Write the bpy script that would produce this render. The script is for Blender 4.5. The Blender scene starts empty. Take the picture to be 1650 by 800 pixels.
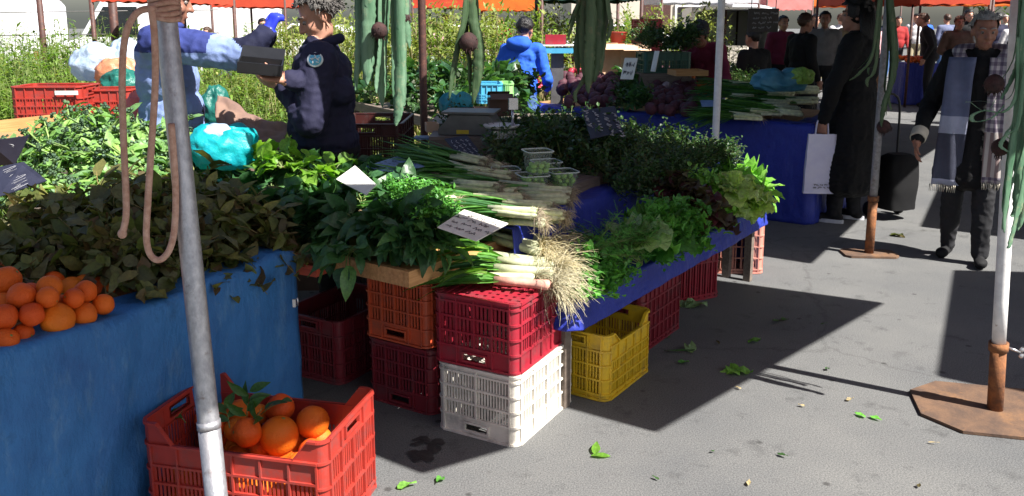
import bpy, bmesh, math, random
import numpy as np
from mathutils import Vector, Matrix, noise, Euler
R = random.Random(11)
SC = bpy.context.scene
COL = SC.collection
PI = math.pi
rad = math.radians
V3 = Vector

# ------------------------------------------------------------------ camera numbers and market frame
F, CX, CY, HC, HOR = 1400., 825., 300., 1.62, 30.
PITCH = math.atan((CY-HOR)/F); CP, SP = math.cos(PITCH), math.sin(PITCH)
def _ray(x, y):
    a = (x-CX)/F; b = (CY-y)/F
    return (a, CP+b*SP, -SP+b*CP)
def at(x, y, z):          # where the sight line meets height z
    r = _ray(x, y); t = (z-HC)/r[2]
    return V3((r[0]*t, r[1]*t, z))
def atd(x, y, Y):         # where it meets distance Y
    r = _ray(x, y); t = Y/r[1]
    return V3((r[0]*t, Y, HC+r[2]*t))
AU = math.atan2(.818, .575)
UX = V3((.575, .818, 0)).normalized(); VX = V3((UX.y, -UX.x, 0))
def P(u, v, z=0.): return UX*u+VX*v+V3((0, 0, z))
UP = V3((0, 0, 1))

# ------------------------------------------------------------------ mesh builder
def frame(d, up=UP):
    d = V3(d).normalized()
    s = d.cross(up)
    if s.length < 1e-4: s = d.cross(V3((0, 1, 0)))
    s.normalize(); n = s.cross(d)
    return d, s, n
class MB:
    def __init__(self): self.v = []; self.f = []; self.m = []; self.s = []
    def add(self, vs, fs, mat=0, smooth=False, M=None):
        b = len(self.v)
        if M is not None: vs = [M @ V3(p) for p in vs]
        self.v.extend([tuple(p) for p in vs])
        for f in fs:
            self.f.append(tuple(i+b for i in f)); self.m.append(mat); self.s.append(smooth)
    def box(self, c, s, mat=0, M=None):
        x, y, z = c; a, b, d = s[0]/2, s[1]/2, s[2]/2
        vs = [(x+i*a, y+j*b, z+k*d) for k in (-1, 1) for j in (-1, 1) for i in (-1, 1)]
        self.add(vs, [(0, 2, 3, 1), (4, 5, 7, 6), (0, 1, 5, 4), (2, 6, 7, 3), (0, 4, 6, 2), (1, 3, 7, 5)], mat, False, M)
    def prism(self, poly, d0, d1, axis=1, mat=0, M=None):      # poly in the plane across axis
        n = len(poly)
        def q(p, d):
            return (p[0], d, p[1]) if axis == 1 else ((d, p[0], p[1]) if axis == 0 else (p[0], p[1], d))
        vs = [q(p, d0) for p in poly]+[q(p, d1) for p in poly]
        fs = [tuple(range(n)), tuple(range(2*n-1, n-1, -1))]+[(i, i+n, (i+1) % n+n, (i+1) % n) for i in range(n)]
        self.add(vs, fs, mat, False, M)
    def tube(self, pts, r, n=8, mat=0, cap=True, smooth=True, M=None, flat=1.):
        pts = [V3(p) for p in pts]; k = len(pts)
        rs = r if isinstance(r, (list, tuple)) else [r]*k
        vs = []; s = None
        for i, p in enumerate(pts):
            d = (pts[min(i+1, k-1)]-pts[max(i-1, 0)])
            if d.length < 1e-9: d = V3((0, 0, 1))
            d.normalize()
            if s is None:
                s = d.cross(UP)
                if s.length < 1e-3: s = d.cross(V3((0, 1, 0)))
            s = (s-d*s.dot(d))
            if s.length < 1e-5: s = d.orthogonal()
            s.normalize(); t = d.cross(s)
            for j in range(n):
                a = 2*PI*j/n
                vs.append(p+(s*math.cos(a)+t*math.sin(a)*flat)*rs[i])
        fs = [(i*n+j, i*n+(j+1) % n, (i+1)*n+(j+1) % n, (i+1)*n+j) for i in range(k-1) for j in range(n)]
        if cap: fs += [tuple(range(n-1, -1, -1)), tuple(range((k-1)*n, k*n))]
        self.add(vs, fs, mat, smooth, M)
    def lathe(self, prof, n=16, mat=0, M=None, smooth=True, cap=True):
        vs = [(r*math.cos(2*PI*j/n), r*math.sin(2*PI*j/n), z) for r, z in prof for j in range(n)]
        k = len(prof)
        fs = [(i*n+j, i*n+(j+1) % n, (i+1)*n+(j+1) % n, (i+1)*n+j) for i in range(k-1) for j in range(n)]
        if cap: fs += [tuple(range(n-1, -1, -1)), tuple(range((k-1)*n, k*n))]
        self.add(vs, fs, mat, smooth, M)
    def ball(self, c, r, n=14, k=9, mat=0, M=None, wob=0., seed=0):
        if not isinstance(r, (tuple, list)): r = (r, r, r)
        vs = []; c = V3(c)
        for i in range(k+1):
            th = PI*i/k
            for j in range(n):
                a = 2*PI*j/n
                q = V3((math.sin(th)*math.cos(a), math.sin(th)*math.sin(a), math.cos(th)))
                w = 1+(wob*noise.noise(q*1.7+V3((seed*3.1, 0, seed))) if wob else 0)
                vs.append(c+V3((q.x*r[0], q.y*r[1], q.z*r[2]))*w)
        fs = []
        for i in range(k):
            for j in range(n):
                a, b, d, e = i*n+j, i*n+(j+1) % n, (i+1)*n+(j+1) % n, (i+1)*n+j
                if i == 0: fs.append((a, d, e))
                elif i == k-1: fs.append((a, e, b))
                else: fs.append((a, e, d, b))
        self.add(vs, fs, mat, True, M)
    def grid(self, nu, nv, fn, mat=0, smooth=True, M=None):
        vs = [fn(i/nu, j/nv) for j in range(nv+1) for i in range(nu+1)]
        fs = [(j*(nu+1)+i, j*(nu+1)+i+1, (j+1)*(nu+1)+i+1, (j+1)*(nu+1)+i) for j in range(nv) for i in range(nu)]
        self.add(vs, fs, mat, smooth, M)
    def leaf(self, base, d, up, L, W, shape='ovate', fold=.3, curl=.6, n=4, mat=0, wave=0., cols=2, twist=0., ruff=0., nr=6):
        d, s, nn = frame(d, up)
        p = V3(base); vs = []; st = L/n; ph = R.random()*6
        for i in range(n+1):
            t = i/n
            if shape == 'ovate': w = math.sin(PI*min(1, .06+.94*t)**.72)
            elif shape == 'round': w = math.sin(PI*min(1, .04+.96*t)**.9)**.6
            elif shape == 'arrow': w = (1-t)**.8*min(1, t*6+.2)
            elif shape == 'blade': w = min(1, t*5+.5)*(1-t**3*.93)
            elif shape == 'lance': w = math.sin(PI*min(1, .03+.97*t)**.85)**1.2
            else: w = min(1, .25+t*1.4)*(1-max(0, t-.75)*1.6)          # lettuce fan
            w = max(w, .03)*W/2
            for c in range(cols+1):
                q = -1+2*c/cols
                wz = fold*abs(q)*w+(wave*math.sin(ph+t*7+q*2)*W*.3 if wave else 0)
                if ruff: wz += ruff*abs(q)**1.5*W*math.sin(ph+t*nr*6.28/2+q*1.3)+ruff*.6*W*(t**3)*math.sin(ph+q*nr)
                vs.append(p+s*(q*w)+nn*wz)
            a = -curl/n
            d = (d*math.cos(a)+nn*math.sin(a)).normalized(); nn = s.cross(d)
            if twist:
                s = (s*math.cos(twist/n)+nn*math.sin(twist/n)).normalized(); nn = s.cross(d)
            p = p+d*st
        k = cols+1
        self.add(vs, [(i*k+c, i*k+c+1, (i+1)*k+c+1, (i+1)*k+c) for i in range(n) for c in range(cols)], mat, True)
    def mesh(self, name, mats):
        me = bpy.data.meshes.new(name)
        me.from_pydata(self.v, [], self.f)
        for m in (mats if isinstance(mats, (list, tuple)) else [mats]): me.materials.append(m)
        me.polygons.foreach_set('material_index', self.m)
        me.polygons.foreach_set('use_smooth', self.s)
        me.update()
        return me
    def build(self, name, mats, parent=None, loc=(0, 0, 0), rz=0.):
        o = bpy.data.objects.new(name, self.mesh(name, mats)); COL.objects.link(o)
        o.location = loc; o.rotation_euler = (0, 0, rz)
        if parent: o.parent = parent
        return o

def tag(o, label=None, cat=None, group=None, kind=None):
    if label: o['label'] = label
    if cat: o['category'] = cat
    if group: o['group'] = group
    if kind: o['kind'] = kind
    return o
def thing(name, label, cat, loc=(0, 0, 0), rz=0., group=None):
    o = bpy.data.objects.new(name, None); COL.objects.link(o)
    o.empty_display_size = .1
    o.location = loc; o.rotation_euler = (0, 0, rz)
    return tag(o, label, cat, group)
def copy_tree(o, parent=None):
    c = o.copy(); COL.objects.link(c)
    if parent: c.parent = parent
    for ch in [k for k in o.children]: copy_tree(ch, c)
    return c
def dup(o, loc, rot=(0, 0, 0), label=None, group=None, sc=1.):
    c = copy_tree(o); c.location = loc; c.rotation_euler = rot
    c.scale = (sc, sc, sc) if not isinstance(sc, tuple) else sc
    if label: c['label'] = label
    if group: c['group'] = group
    return c
def put(o, loc, rot=(0, 0, 0), sc=1.):
    o.location = loc; o.rotation_euler = rot; o.scale = (sc, sc, sc) if not isinstance(sc, tuple) else sc
    return o

# ------------------------------------------------------------------ materials
def newmat(name):
    m = bpy.data.materials.new(name); m.use_nodes = True
    nt = m.node_tree; b = nt.nodes['Principled BSDF']
    return m, nt, b
def col4(c): return (c[0], c[1], c[2], 1.)
def noise_node(nt, scale, detail=4, rough=.6, obj=True, stretch=None):
    tc = nt.nodes.new('ShaderNodeTexCoord'); n = nt.nodes.new('ShaderNodeTexNoise')
    n.inputs['Scale'].default_value = scale; n.inputs['Detail'].default_value = detail; n.inputs['Roughness'].default_value = rough
    if stretch:
        mp = nt.nodes.new('ShaderNodeMapping'); mp.inputs['Scale'].default_value = stretch
        nt.links.new(tc.outputs['Object'], mp.inputs['Vector']); nt.links.new(mp.outputs[0], n.inputs['Vector'])
    else: nt.links.new(tc.outputs['Object'], n.inputs['Vector'])
    return n
def ramp(nt, src, stops):
    r = nt.nodes.new('ShaderNodeValToRGB'); e = r.color_ramp.elements
    while len(e) < len(stops): e.new(.5)
    for i, (p, c) in enumerate(stops):
        e[i].position = p; e[i].color = col4(c)
    nt.links.new(src, r.inputs[0]); return r
def mixc(nt, a, b, fac, mode='MIX'):
    m = nt.nodes.new('ShaderNodeMix'); m.data_type = 'RGBA'; m.blend_type = mode
    for sock, val in ((m.inputs[0], fac), (m.inputs[6], a), (m.inputs[7], b)):
        if hasattr(val, 'is_output'): nt.links.new(val, sock)
        elif isinstance(val, (int, float)): sock.default_value = val
        else: sock.default_value = col4(val)
    return m.outputs[2]
def bump(nt, b, src, strength=.3, dist=.01):
    n = nt.nodes.new('ShaderNodeBump'); n.inputs['Strength'].default_value = strength; n.inputs['Distance'].default_value = dist
    nt.links.new(src, n.inputs['Height']); nt.links.new(n.outputs[0], b.inputs['Normal'])
def mat(name, c, rough=.6, c2=None, scale=12., bumps=0., bscale=40., metal=0., spec=.4, stretch=None, lo=.35, hi=.65, bdist=.005, detail=5, trans=0., dirt=None, dscale=5., dlo=.55, dhi=.75, island=0.):
    m, nt, b = newmat(name)
    b.inputs['Roughness'].default_value = rough; b.inputs['Metallic'].default_value = metal
    b.inputs['Specular IOR Level'].default_value = spec
    c2 = c2 or tuple(x*.72 for x in c)
    n = noise_node(nt, scale, detail, .65, stretch=stretch)
    out = ramp(nt, n.outputs[0], [(lo, c2), (hi, c)]).outputs[0]
    if island:
        g = nt.nodes.new('ShaderNodeNewGeometry')
        rr = ramp(nt, g.outputs['Random Per Island'], [(0, (1-island,)*3), (1, (1, 1, 1))])
        out = mixc(nt, out, rr.outputs[0], 1., 'MULTIPLY')
    if dirt:
        n2 = noise_node(nt, dscale, 7, .7)
        f = ramp(nt, n2.outputs[0], [(dlo, (0, 0, 0)), (dhi, (1, 1, 1))])
        out = mixc(nt, out, dirt, f.outputs[0])
    nt.links.new(out, b.inputs['Base Color'])
    if bumps:
        n3 = noise_node(nt, bscale, 6, .65, stretch=stretch); bump(nt, b, n3.outputs[0], bumps, bdist)
    if trans:
        tr = nt.nodes.new('ShaderNodeBsdfTranslucent'); nt.links.new(out, tr.inputs[0])
        mx = nt.nodes.new('ShaderNodeMixShader'); mx.inputs[0].default_value = trans
        nt.links.new(b.outputs[0], mx.inputs[1]); nt.links.new(tr.outputs[0], mx.inputs[2])
        nt.links.new(mx.outputs[0], nt.nodes['Material Output'].inputs[0])
    return m
def leafmat(name, cs, rough=.42, trans=.3, spec=.4, vs=90., bstr=.25, k=1.):
    cs = [tuple(x*k for x in c) for c in cs]
    m, nt, b = newmat(name)
    g = nt.nodes.new('ShaderNodeNewGeometry')
    k = len(cs)
    r = ramp(nt, g.outputs['Random Per Island'], [(i/(k-1) if k > 1 else 0, c) for i, c in enumerate(cs)])
    n = noise_node(nt, vs, 3, .6)
    r2 = ramp(nt, n.outputs[0], [(.3, (.62, .62, .62)), (.7, (1.15, 1.15, 1.05))])
    oi = nt.nodes.new('ShaderNodeObjectInfo')
    r3 = ramp(nt, oi.outputs['Random'], [(0, (.75, .78, .8)), (1, (1.12, 1.1, 1.))])
    out = mixc(nt, mixc(nt, r.outputs[0], r2.outputs[0], 1., 'MULTIPLY'), r3.outputs[0], 1., 'MULTIPLY')
    nt.links.new(out, b.inputs['Base Color']); b.inputs['Roughness'].default_value = rough; b.inputs['Specular IOR Level'].default_value = spec
    bump(nt, b, n.outputs[0], bstr, .004)
    tr = nt.nodes.new('ShaderNodeBsdfTranslucent')
    t2 = mixc(nt, out, (.9, 1., .25), .0); t3 = mixc(nt, out, (1.6, 1.7, .7), 1., 'MULTIPLY'); nt.links.new(t3, tr.inputs[0])
    mx = nt.nodes.new('ShaderNodeMixShader'); mx.inputs[0].default_value = trans
    nt.links.new(b.outputs[0], mx.inputs[1]); nt.links.new(tr.outputs[0], mx.inputs[2])
    nt.links.new(mx.outputs[0], nt.nodes['Material Output'].inputs[0])
    return m
def wood(name, c, c2, ax=(1, 14, 14)):
    return mat(name, c, .6, c2, 5., .3, 9., stretch=ax, dirt=tuple(x*.35 for x in c), dscale=9., dlo=.58, dhi=.8)
def plastic(name, c, dirty=.0):
    return mat(name, c, .42, tuple(x*.8 for x in c), 9., .08, 60., spec=.45, dirt=tuple(.3*x+.05 for x in c), dscale=11., dlo=.5, dhi=.76)

# ground
def asphalt():
    m, nt, b = newmat('asphalt')
    n1 = noise_node(nt, 1.1, 6, .6); n2 = noise_node(nt, 170., 3, .7); n3 = noise_node(nt, 6., 8, .72)
    base = ramp(nt, n1.outputs[0], [(.3, (.1, .103, .107)), (.7, (.146, .146, .143))]).outputs[0]
    sp = ramp(nt, n2.outputs[0], [(.3, (.45, .45, .46)), (.5, (.95, .95, .95)), (.72, (1.5, 1.48, 1.42))]).outputs[0]
    c = mixc(nt, base, sp, 1., 'MULTIPLY')
    st = ramp(nt, n3.outputs[0], [(.56, (0, 0, 0)), (.74, (1, 1, 1))]).outputs[0]
    c = mixc(nt, c, (.035, .035, .036), mixc(nt, (0, 0, 0), st, .75))
    # cracks
    tc = nt.nodes.new('ShaderNodeTexCoord'); vo = nt.nodes.new('ShaderNodeTexVoronoi'); vo.feature = 'DISTANCE_TO_EDGE'; vo.inputs['Scale'].default_value = .55
    nw = noise_node(nt, 2.5, 6, .7); ad = nt.nodes.new('ShaderNodeMix'); ad.data_type = 'VECTOR'; ad.inputs[0].default_value = .25
    nt.links.new(tc.outputs['Object'], ad.inputs[4]); nt.links.new(nw.outputs['Color'], ad.inputs[5]); nt.links.new(ad.outputs[1], vo.inputs['Vector'])
    cr = ramp(nt, vo.outputs['Distance'], [(.0, (1, 1, 1)), (.006, (0, 0, 0))]).outputs[0]
    c = mixc(nt, c, (.025, .024, .023), mixc(nt, (0, 0, 0), cr, .28))
    # small dark spots: gum, drips
    v2 = nt.nodes.new('ShaderNodeTexVoronoi'); v2.inputs['Scale'].default_value = 4.5; v2.inputs['Randomness'].default_value = 1.
    nt.links.new(tc.outputs['Object'], v2.inputs['Vector'])
    gm = ramp(nt, v2.outputs['Distance'], [(.045, (1, 1, 1)), (.08, (0, 0, 0))]).outputs[0]
    c = mixc(nt, c, (.03, .029, .028), mixc(nt, (0, 0, 0), gm, .7))
    nt.links.new(c, b.inputs['Base Color']); b.inputs['Roughness'].default_value = .9; b.inputs['Specular IOR Level'].default_value = .25
    bump(nt, b, n2.outputs[0], .55, .004)
    return m
M = {}
M['asphalt'] = asphalt()
M['soil'] = mat('soil', (.2, .16, .09), .95, (.09, .1, .04), 1.2, .5, 30.)
def tarpmat(name, c, c2, pale, dark, rough):
    m, nt, b = newmat(name)
    n1 = noise_node(nt, 3., 7, .7); o = ramp(nt, n1.outputs[0], [(.32, c2), (.68, c)]).outputs[0]
    n2 = noise_node(nt, 11., 8, .75, stretch=(1, 1, .35)); f = ramp(nt, n2.outputs[0], [(.54, (0, 0, 0)), (.72, (.6, .6, .6))]).outputs[0]; o = mixc(nt, o, pale, f)
    n3 = noise_node(nt, 6., 8, .75); f3 = ramp(nt, n3.outputs[0], [(.56, (0, 0, 0)), (.74, (.75, .75, .75))]).outputs[0]; o = mixc(nt, o, dark, f3)
    nt.links.new(o, b.inputs['Base Color']); b.inputs['Roughness'].default_value = rough; b.inputs['Specular IOR Level'].default_value = .3
    a = noise_node(nt, 9., 5, .6, stretch=(1, 1, .5)); a2 = noise_node(nt, 240., 2); ad = nt.nodes.new('ShaderNodeMath'); ad.operation = 'MULTIPLY_ADD'; ad.inputs[1].default_value = .05
    nt.links.new(a2.outputs[0], ad.inputs[0]); nt.links.new(a.outputs[0], ad.inputs[2]); bump(nt, b, ad.outputs[0], .7, .03)
    return m
M['tarp_blue'] = tarpmat('tarp_blue', (.042, .19, .45), (.028, .115, .31), (.13, .27, .43), (.015, .05, .13), .62)
M['tarp_royal'] = tarpmat('tarp_royal', (.024, .04, .32), (.017, .028, .22), (.05, .08, .4), (.012, .018, .1), .5)
M['steel'] = mat('galvanised_steel', (.52, .52, .54), .42, (.34, .34, .37), 60., .25, 160., metal=.75, dirt=(.16, .1, .07), dscale=26., dlo=.6, dhi=.78, stretch=(1, 1, .6))
M['rust'] = mat('rust', (.26, .1, .035), .85, (.1, .045, .025), 22., .5, 90., dirt=(.38, .17, .06), dscale=16.)
M['rust_plate'] = mat('rusty_plate', (.15, .085, .05), .85, (.08, .05, .036), 9., .4, 80., dirt=(.24, .12, .05), dscale=7.)
M['pole_white'] = mat('white_paint', (.78, .77, .75), .5, (.62, .61, .6), 20., .1, 80., dirt=(.25, .14, .08), dscale=30., dlo=.66, dhi=.75)
M['pole_brown'] = mat('brown_paint', (.085, .035, .028), .6, (.05, .024, .02), 30., .25, 90., dirt=(.16, .07, .04), dscale=30.)
M['pole_grey'] = mat('grey_pole_paint', (.3, .29, .29), .55, (.18, .17, .17), 40., .2, 90., dirt=(.1, .06, .04), dscale=30.)
M['rope'] = mat('rope', (.58, .38, .29), .8, (.42, .24, .17), 60., .4, 200.)
M['wood'] = wood('pale_wood', (.42, .24, .11), (.27, .14, .06))
M['wood_orange'] = wood('warm_wood', (.55, .3, .12), (.38, .19, .07))
M['wood_dark'] = wood('grey_wood', (.2, .16, .13), (.11, .085, .07))
M['wood_red'] = wood('red_painted_wood', (.52, .1, .05), (.36, .06, .035))
M['card'] = mat('cardboard', (.34, .2, .11), .85, (.27, .155, .085), 8., .15, 60.)
M['card_pale'] = mat('pale_cardboard', (.62, .42, .28), .85, (.52, .34, .22), 8., .15, 60.)
M['card_dark'] = mat('dark_cardboard', (.13, .075, .055), .85, (.09, .055, .04), 8.)
M['slate'] = mat('slate_board', (.022, .024, .045), .6, (.013, .014, .03), 12., .1, 50.)
M['chalk'] = mat('chalk', (.62, .62, .64), .9, (.42, .42, .45), 90.)
M['paper'] = mat('white_card', (.72, .7, .64), .7, (.6, .58, .52), 14., .1, 40.)
M['ink'] = mat('ink', (.16, .15, .16), .7)
M['orange'] = None
M['black'] = mat('black_plastic', (.014, .014, .016), .4, (.01, .01, .011), 8.)
M['grey_metal'] = mat('grey_metal', (.17, .165, .16), .45, (.12, .115, .11), 10., .1, 60., metal=.4)
M['silver'] = mat('silver', (.6, .6, .62), .25, (.48, .48, .5), 8., metal=.85)
M['yellow_label'] = mat('yellow_label', (.7, .5, .04), .5)
M['white_plastic'] = mat('white_plastic', (.74, .73, .7), .4, (.64, .63, .6), 6.)
def bagmat(name, c, c2, trans=.35, rough=.3):
    return mat(name, c, rough, c2, 7., .5, 22., spec=.5, trans=trans, bdist=.02)
M['bag_turq'] = bagmat('turquoise_film', (.02, .55, .56), (.01, .38, .48))
M['bag_teal'] = bagmat('teal_film', (.03, .4, .46), (.015, .25, .33))
M['bag_pink'] = bagmat('pink_film', (.75, .26, .23), (.62, .15, .13))
M['bag_white'] = bagmat('white_film', (.6, .68, .78), (.4, .52, .68))
M['bag_peach'] = bagmat('peach_film', (.72, .35, .2), (.6, .25, .13))
M['bag_green'] = bagmat('green_film', (.03, .22, .17), (.02, .13, .11))
M['bag_blue'] = bagmat('pale_blue_film', (.28, .42, .66), (.16, .25, .5))
M['cloth_brown'] = mat('brown_cloth', (.23, .14, .1), .85, (.14, .085, .07), 5., .3, 40.)
# crates
M['cr_orange'] = plastic('orange_red_plastic', (.38, .038, .026))
M['cr_red'] = plastic('red_plastic', (.32, .018, .034))
M['cr_dark'] = plastic('dark_red_plastic', (.22, .02, .03))
M['cr_brick'] = plastic('brick_plastic', (.62, .1, .035))
M['cr_white'] = plastic('cream_plastic', (.74, .69, .6))
M['cr_yellow'] = plastic('yellow_plastic', (.72, .46, .02))
M['cr_pink'] = plastic('salmon_plastic', (.6, .26, .2))
M['cr_blue'] = plastic('sky_plastic', (.08, .4, .62))
M['cr_green'] = plastic('lime_plastic', (.3, .6, .22))
M['cr_black'] = plastic('brown_black_plastic', (.06, .016, .014))
# leaves
M['spinach'] = leafmat('spinach_leaf', [(.022, .062, .025), (.035, .095, .03), (.03, .08, .04), (.06, .14, .04), (.02, .055, .03)], .36, k=1.75)
M['stem'] = leafmat('pale_stem', [(.17, .26, .08), (.24, .3, .11), (.13, .2, .06)], .45, .2)
M['stem_pink'] = leafmat('root_end', [(.42, .28, .2), (.5, .38, .27)], .6, .1)
M['olive'] = leafmat('wilting_leaf', [(.045, .06, .016), (.075, .085, .022), (.05, .055, .018), (.12, .115, .03), (.035, .05, .02), (.06, .036, .018), (.085, .1, .04), (.08, .075, .03), (.05, .055, .018)], .45, k=2.1)
M['olive_stem'] = leafmat('wilting_stem', [(.2, .19, .06), (.28, .2, .08), (.14, .15, .04)], .5, .15)
M['rabe'] = leafmat('rabe_leaf', [(.09, .19, .06), (.16, .3, .08), (.07, .15, .07), (.22, .36, .1)], .45, k=1.45)
M['rabe_stem'] = leafmat('rabe_stem', [(.3, .42, .14), (.22, .35, .12), (.38, .5, .2)], .4, .2)
M['rabe_bud'] = leafmat('rabe_bud', [(.08, .15, .09), (.1, .17, .12), (.13, .23, .09)], .7, .1)
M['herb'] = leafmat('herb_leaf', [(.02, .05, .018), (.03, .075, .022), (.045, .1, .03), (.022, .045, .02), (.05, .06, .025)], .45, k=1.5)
M['herb_bright'] = leafmat('curly_leaf', [(.03, .11, .02), (.05, .16, .03), (.07, .2, .035), (.03, .09, .025)], .42, k=2.2)  # brighter green leaf colour of endive, dill and celery
M['lime'] = leafmat('lime_leaf', [(.16, .34, .04), (.22, .42, .06), (.12, .28, .04), (.28, .46, .1)], .36, .4)
M['lettuce'] = leafmat('lettuce_leaf', [(.1, .25, .04), (.15, .33, .06), (.22, .42, .1)], .36, .4, k=1.5)
M['lettuce_pale'] = leafmat('pale_lettuce_leaf', [(.42, .56, .2), (.5, .62, .3), (.34, .5, .14)], .36, .4, k=1.2)
M['lettuce_red'] = leafmat('red_lettuce_leaf', [(.06, .015, .02), (.04, .012, .016), (.05, .05, .02)], .4, .25, k=1.8)
M['cabbage'] = leafmat('cabbage_leaf', [(.26, .44, .17), (.36, .52, .28), (.22, .4, .14)], .4, .35, k=1.2)
M['leek_green'] = leafmat('leek_green', [(.035, .1, .045), (.06, .16, .05), (.1, .24, .05), (.05, .12, .06)], .36, .25, vs=30, k=1.5)
M['leek_bright'] = leafmat('leek_bright', [(.1, .28, .03), (.16, .36, .05), (.06, .2, .04), (.26, .42, .08)], .36, .3, vs=30)
M['leek_white'] = leafmat('leek_white', [(.66, .66, .46), (.72, .74, .56), (.58, .62, .36)], .35, .15, vs=25)
M['leek_pink'] = leafmat('leek_pink', [(.6, .3, .28), (.66, .4, .36)], .35, .1, vs=25)
M['roots'] = leafmat('pale_roots', [(.7, .62, .44), (.76, .7, .54), (.6, .5, .33), (.72, .67, .52)], .7, .15)
M['roots_dark'] = leafmat('soil_roots', [(.4, .3, .2), (.5, .4, .29), (.58, .5, .4)], .7, .1)
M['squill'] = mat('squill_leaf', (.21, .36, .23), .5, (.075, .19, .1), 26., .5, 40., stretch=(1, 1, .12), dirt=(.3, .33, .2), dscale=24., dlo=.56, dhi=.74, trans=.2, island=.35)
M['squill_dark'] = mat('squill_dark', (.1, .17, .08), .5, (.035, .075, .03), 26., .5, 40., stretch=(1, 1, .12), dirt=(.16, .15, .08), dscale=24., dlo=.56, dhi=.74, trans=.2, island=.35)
M['bulb'] = mat('squill_bulb', (.055, .022, .02), .85, (.02, .01, .01), 26., .7, 50.)
M['beet'] = mat('beet_skin', (.09, .022, .035), .7, (.045, .014, .022), 20., .5, 60.)
M['beet_pale'] = mat('turnip_skin', (.35, .28, .27), .65, (.2, .12, .14), 16., .4, 60.)
M['radish'] = mat('radish_skin', (.5, .03, .07), .4, (.38, .02, .05), 14.)
M['carrot'] = mat('carrot_skin', (.7, .2, .03), .5, (.55, .13, .02), 14., .3, 60.)
M['almond'] = mat('green_almond', (.24, .42, .08), .5, (.14, .27, .05), 30., .2, 90., spec=.4)
M['weed'] = leafmat('weed_leaf', [(.11, .21, .03), (.17, .3, .045), (.23, .34, .07), (.08, .16, .03), (.3, .32, .12)], .5, .35)
M['weed_stem'] = leafmat('weed_stalk', [(.16, .24, .06), (.22, .3, .09), (.26, .26, .1)], .6, .2)
M['weed_yellow'] = leafmat('brush_leaf', [(.2, .26, .06), (.3, .34, .1), (.16, .22, .05), (.36, .36, .14)], .5, .35)
M['weed_dry'] = leafmat('dry_stalk', [(.36, .3, .15), (.42, .33, .2), (.28, .24, .12)], .7, .15)
M['tree'] = leafmat('tree_leaf', [(.05, .09, .025), (.08, .13, .03), (.1, .15, .05)], .5, .3)
M['bark'] = mat('bark', (.12, .09, .065), .9, (.06, .045, .035), 20., .6, 30.)
def glass_plastic():
    m, nt, b = newmat('clear_plastic')
    b.inputs['Base Color'].default_value = (.9, .95, .92, 1); b.inputs['Roughness'].default_value = .12; b.inputs['IOR'].default_value = 1.3
    b.inputs['Transmission Weight'].default_value = 1.
    gl = nt.nodes.new('ShaderNodeBsdfTransparent'); gl.inputs[0].default_value = (.97, .99, .98, 1)
    mx = nt.nodes.new('ShaderNodeMixShader'); mx.inputs[0].default_value = .08
    pb = nt.nodes.new('ShaderNodeBsdfPrincipled'); pb.inputs['Base Color'].default_value = (.8, .88, .84, 1); pb.inputs['Roughness'].default_value = .15
    nt.links.new(gl.outputs[0], mx.inputs[1]); nt.links.new(pb.outputs[0], mx.inputs[2]); nt.links.new(mx.outputs[0], nt.nodes['Material Output'].inputs[0])
    return m
M['clear'] = glass_plastic()
def orange_mat():
    m, nt, b = newmat('orange_peel')
    oi = nt.nodes.new('ShaderNodeObjectInfo')
    r = ramp(nt, oi.outputs['Random'], [(0, (.66, .08, .01)), (.4, (.72, .12, .01)), (1, (.77, .2, .012))])
    n = noise_node(nt, 7., 3); r2 = ramp(nt, n.outputs[0], [(.3, (.78, .68, .7)), (.7, (1.05, 1.08, 1.))])
    nt.links.new(mixc(nt, r.outputs[0], r2.outputs[0], 1., 'MULTIPLY'), b.inputs['Base Color'])
    v = noise_node(nt, 190., 2); bump(nt, b, v.outputs[0], .7, .004)
    b.inputs['Roughness'].default_value = .55; b.inputs['Specular IOR Level'].default_value = .3
    b.inputs['Subsurface Weight'].default_value = .0
    return m
M['orange'] = orange_mat()

# ------------------------------------------------------------------ world, sun, camera
SUN_EL = rad(50)
w = bpy.data.worlds.new('World'); SC.world = w; w.use_nodes = True
bg = w.node_tree.nodes['Background']; sky = w.node_tree.nodes.new('ShaderNodeTexSky'); sky.sky_type = 'NISHITA'
sky.sun_disc = False; sky.sun_elevation = SUN_EL; sky.sun_rotation = math.atan2(VX.x, VX.y); sky.dust_density = 2.
w.node_tree.links.new(sky.outputs[0], bg.inputs[0]); bg.inputs[1].default_value = .05
sl = bpy.data.lights.new('sun', 'SUN'); sl.energy = 5.; sl.angle = rad(.55); sl.color = (1., .96, .9)
so = bpy.data.objects.new('sun', sl); COL.objects.link(so)
tosun = VX*math.cos(SUN_EL)+UP*math.sin(SUN_EL)
so.rotation_euler = tosun.to_track_quat('Z', 'Y').to_euler(); so.location = tosun*30
cd = bpy.data.cameras.new('camera'); cam = bpy.data.objects.new('camera', cd); COL.objects.link(cam)
cd.sensor_width = 36; cd.lens = 36*F/1650.; cd.shift_y = -(400-CY)/1650.; cd.clip_end = 500; cd.clip_start = .05
cam.location = (0, 0, HC); cam.rotation_euler = (PI/2-PITCH, 0, 0); SC.camera = cam
SC.view_settings.view_transform = 'Standard'; SC.view_settings.look = 'None'; SC.view_settings.gamma = 1; SC.view_settings.exposure = 1.45
SC.view_settings.use_curve_mapping = False
SC.cycles.max_bounces = 8; SC.cycles.transparent_max_bounces = 12; SC.cycles.diffuse_bounces = 4
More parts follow.
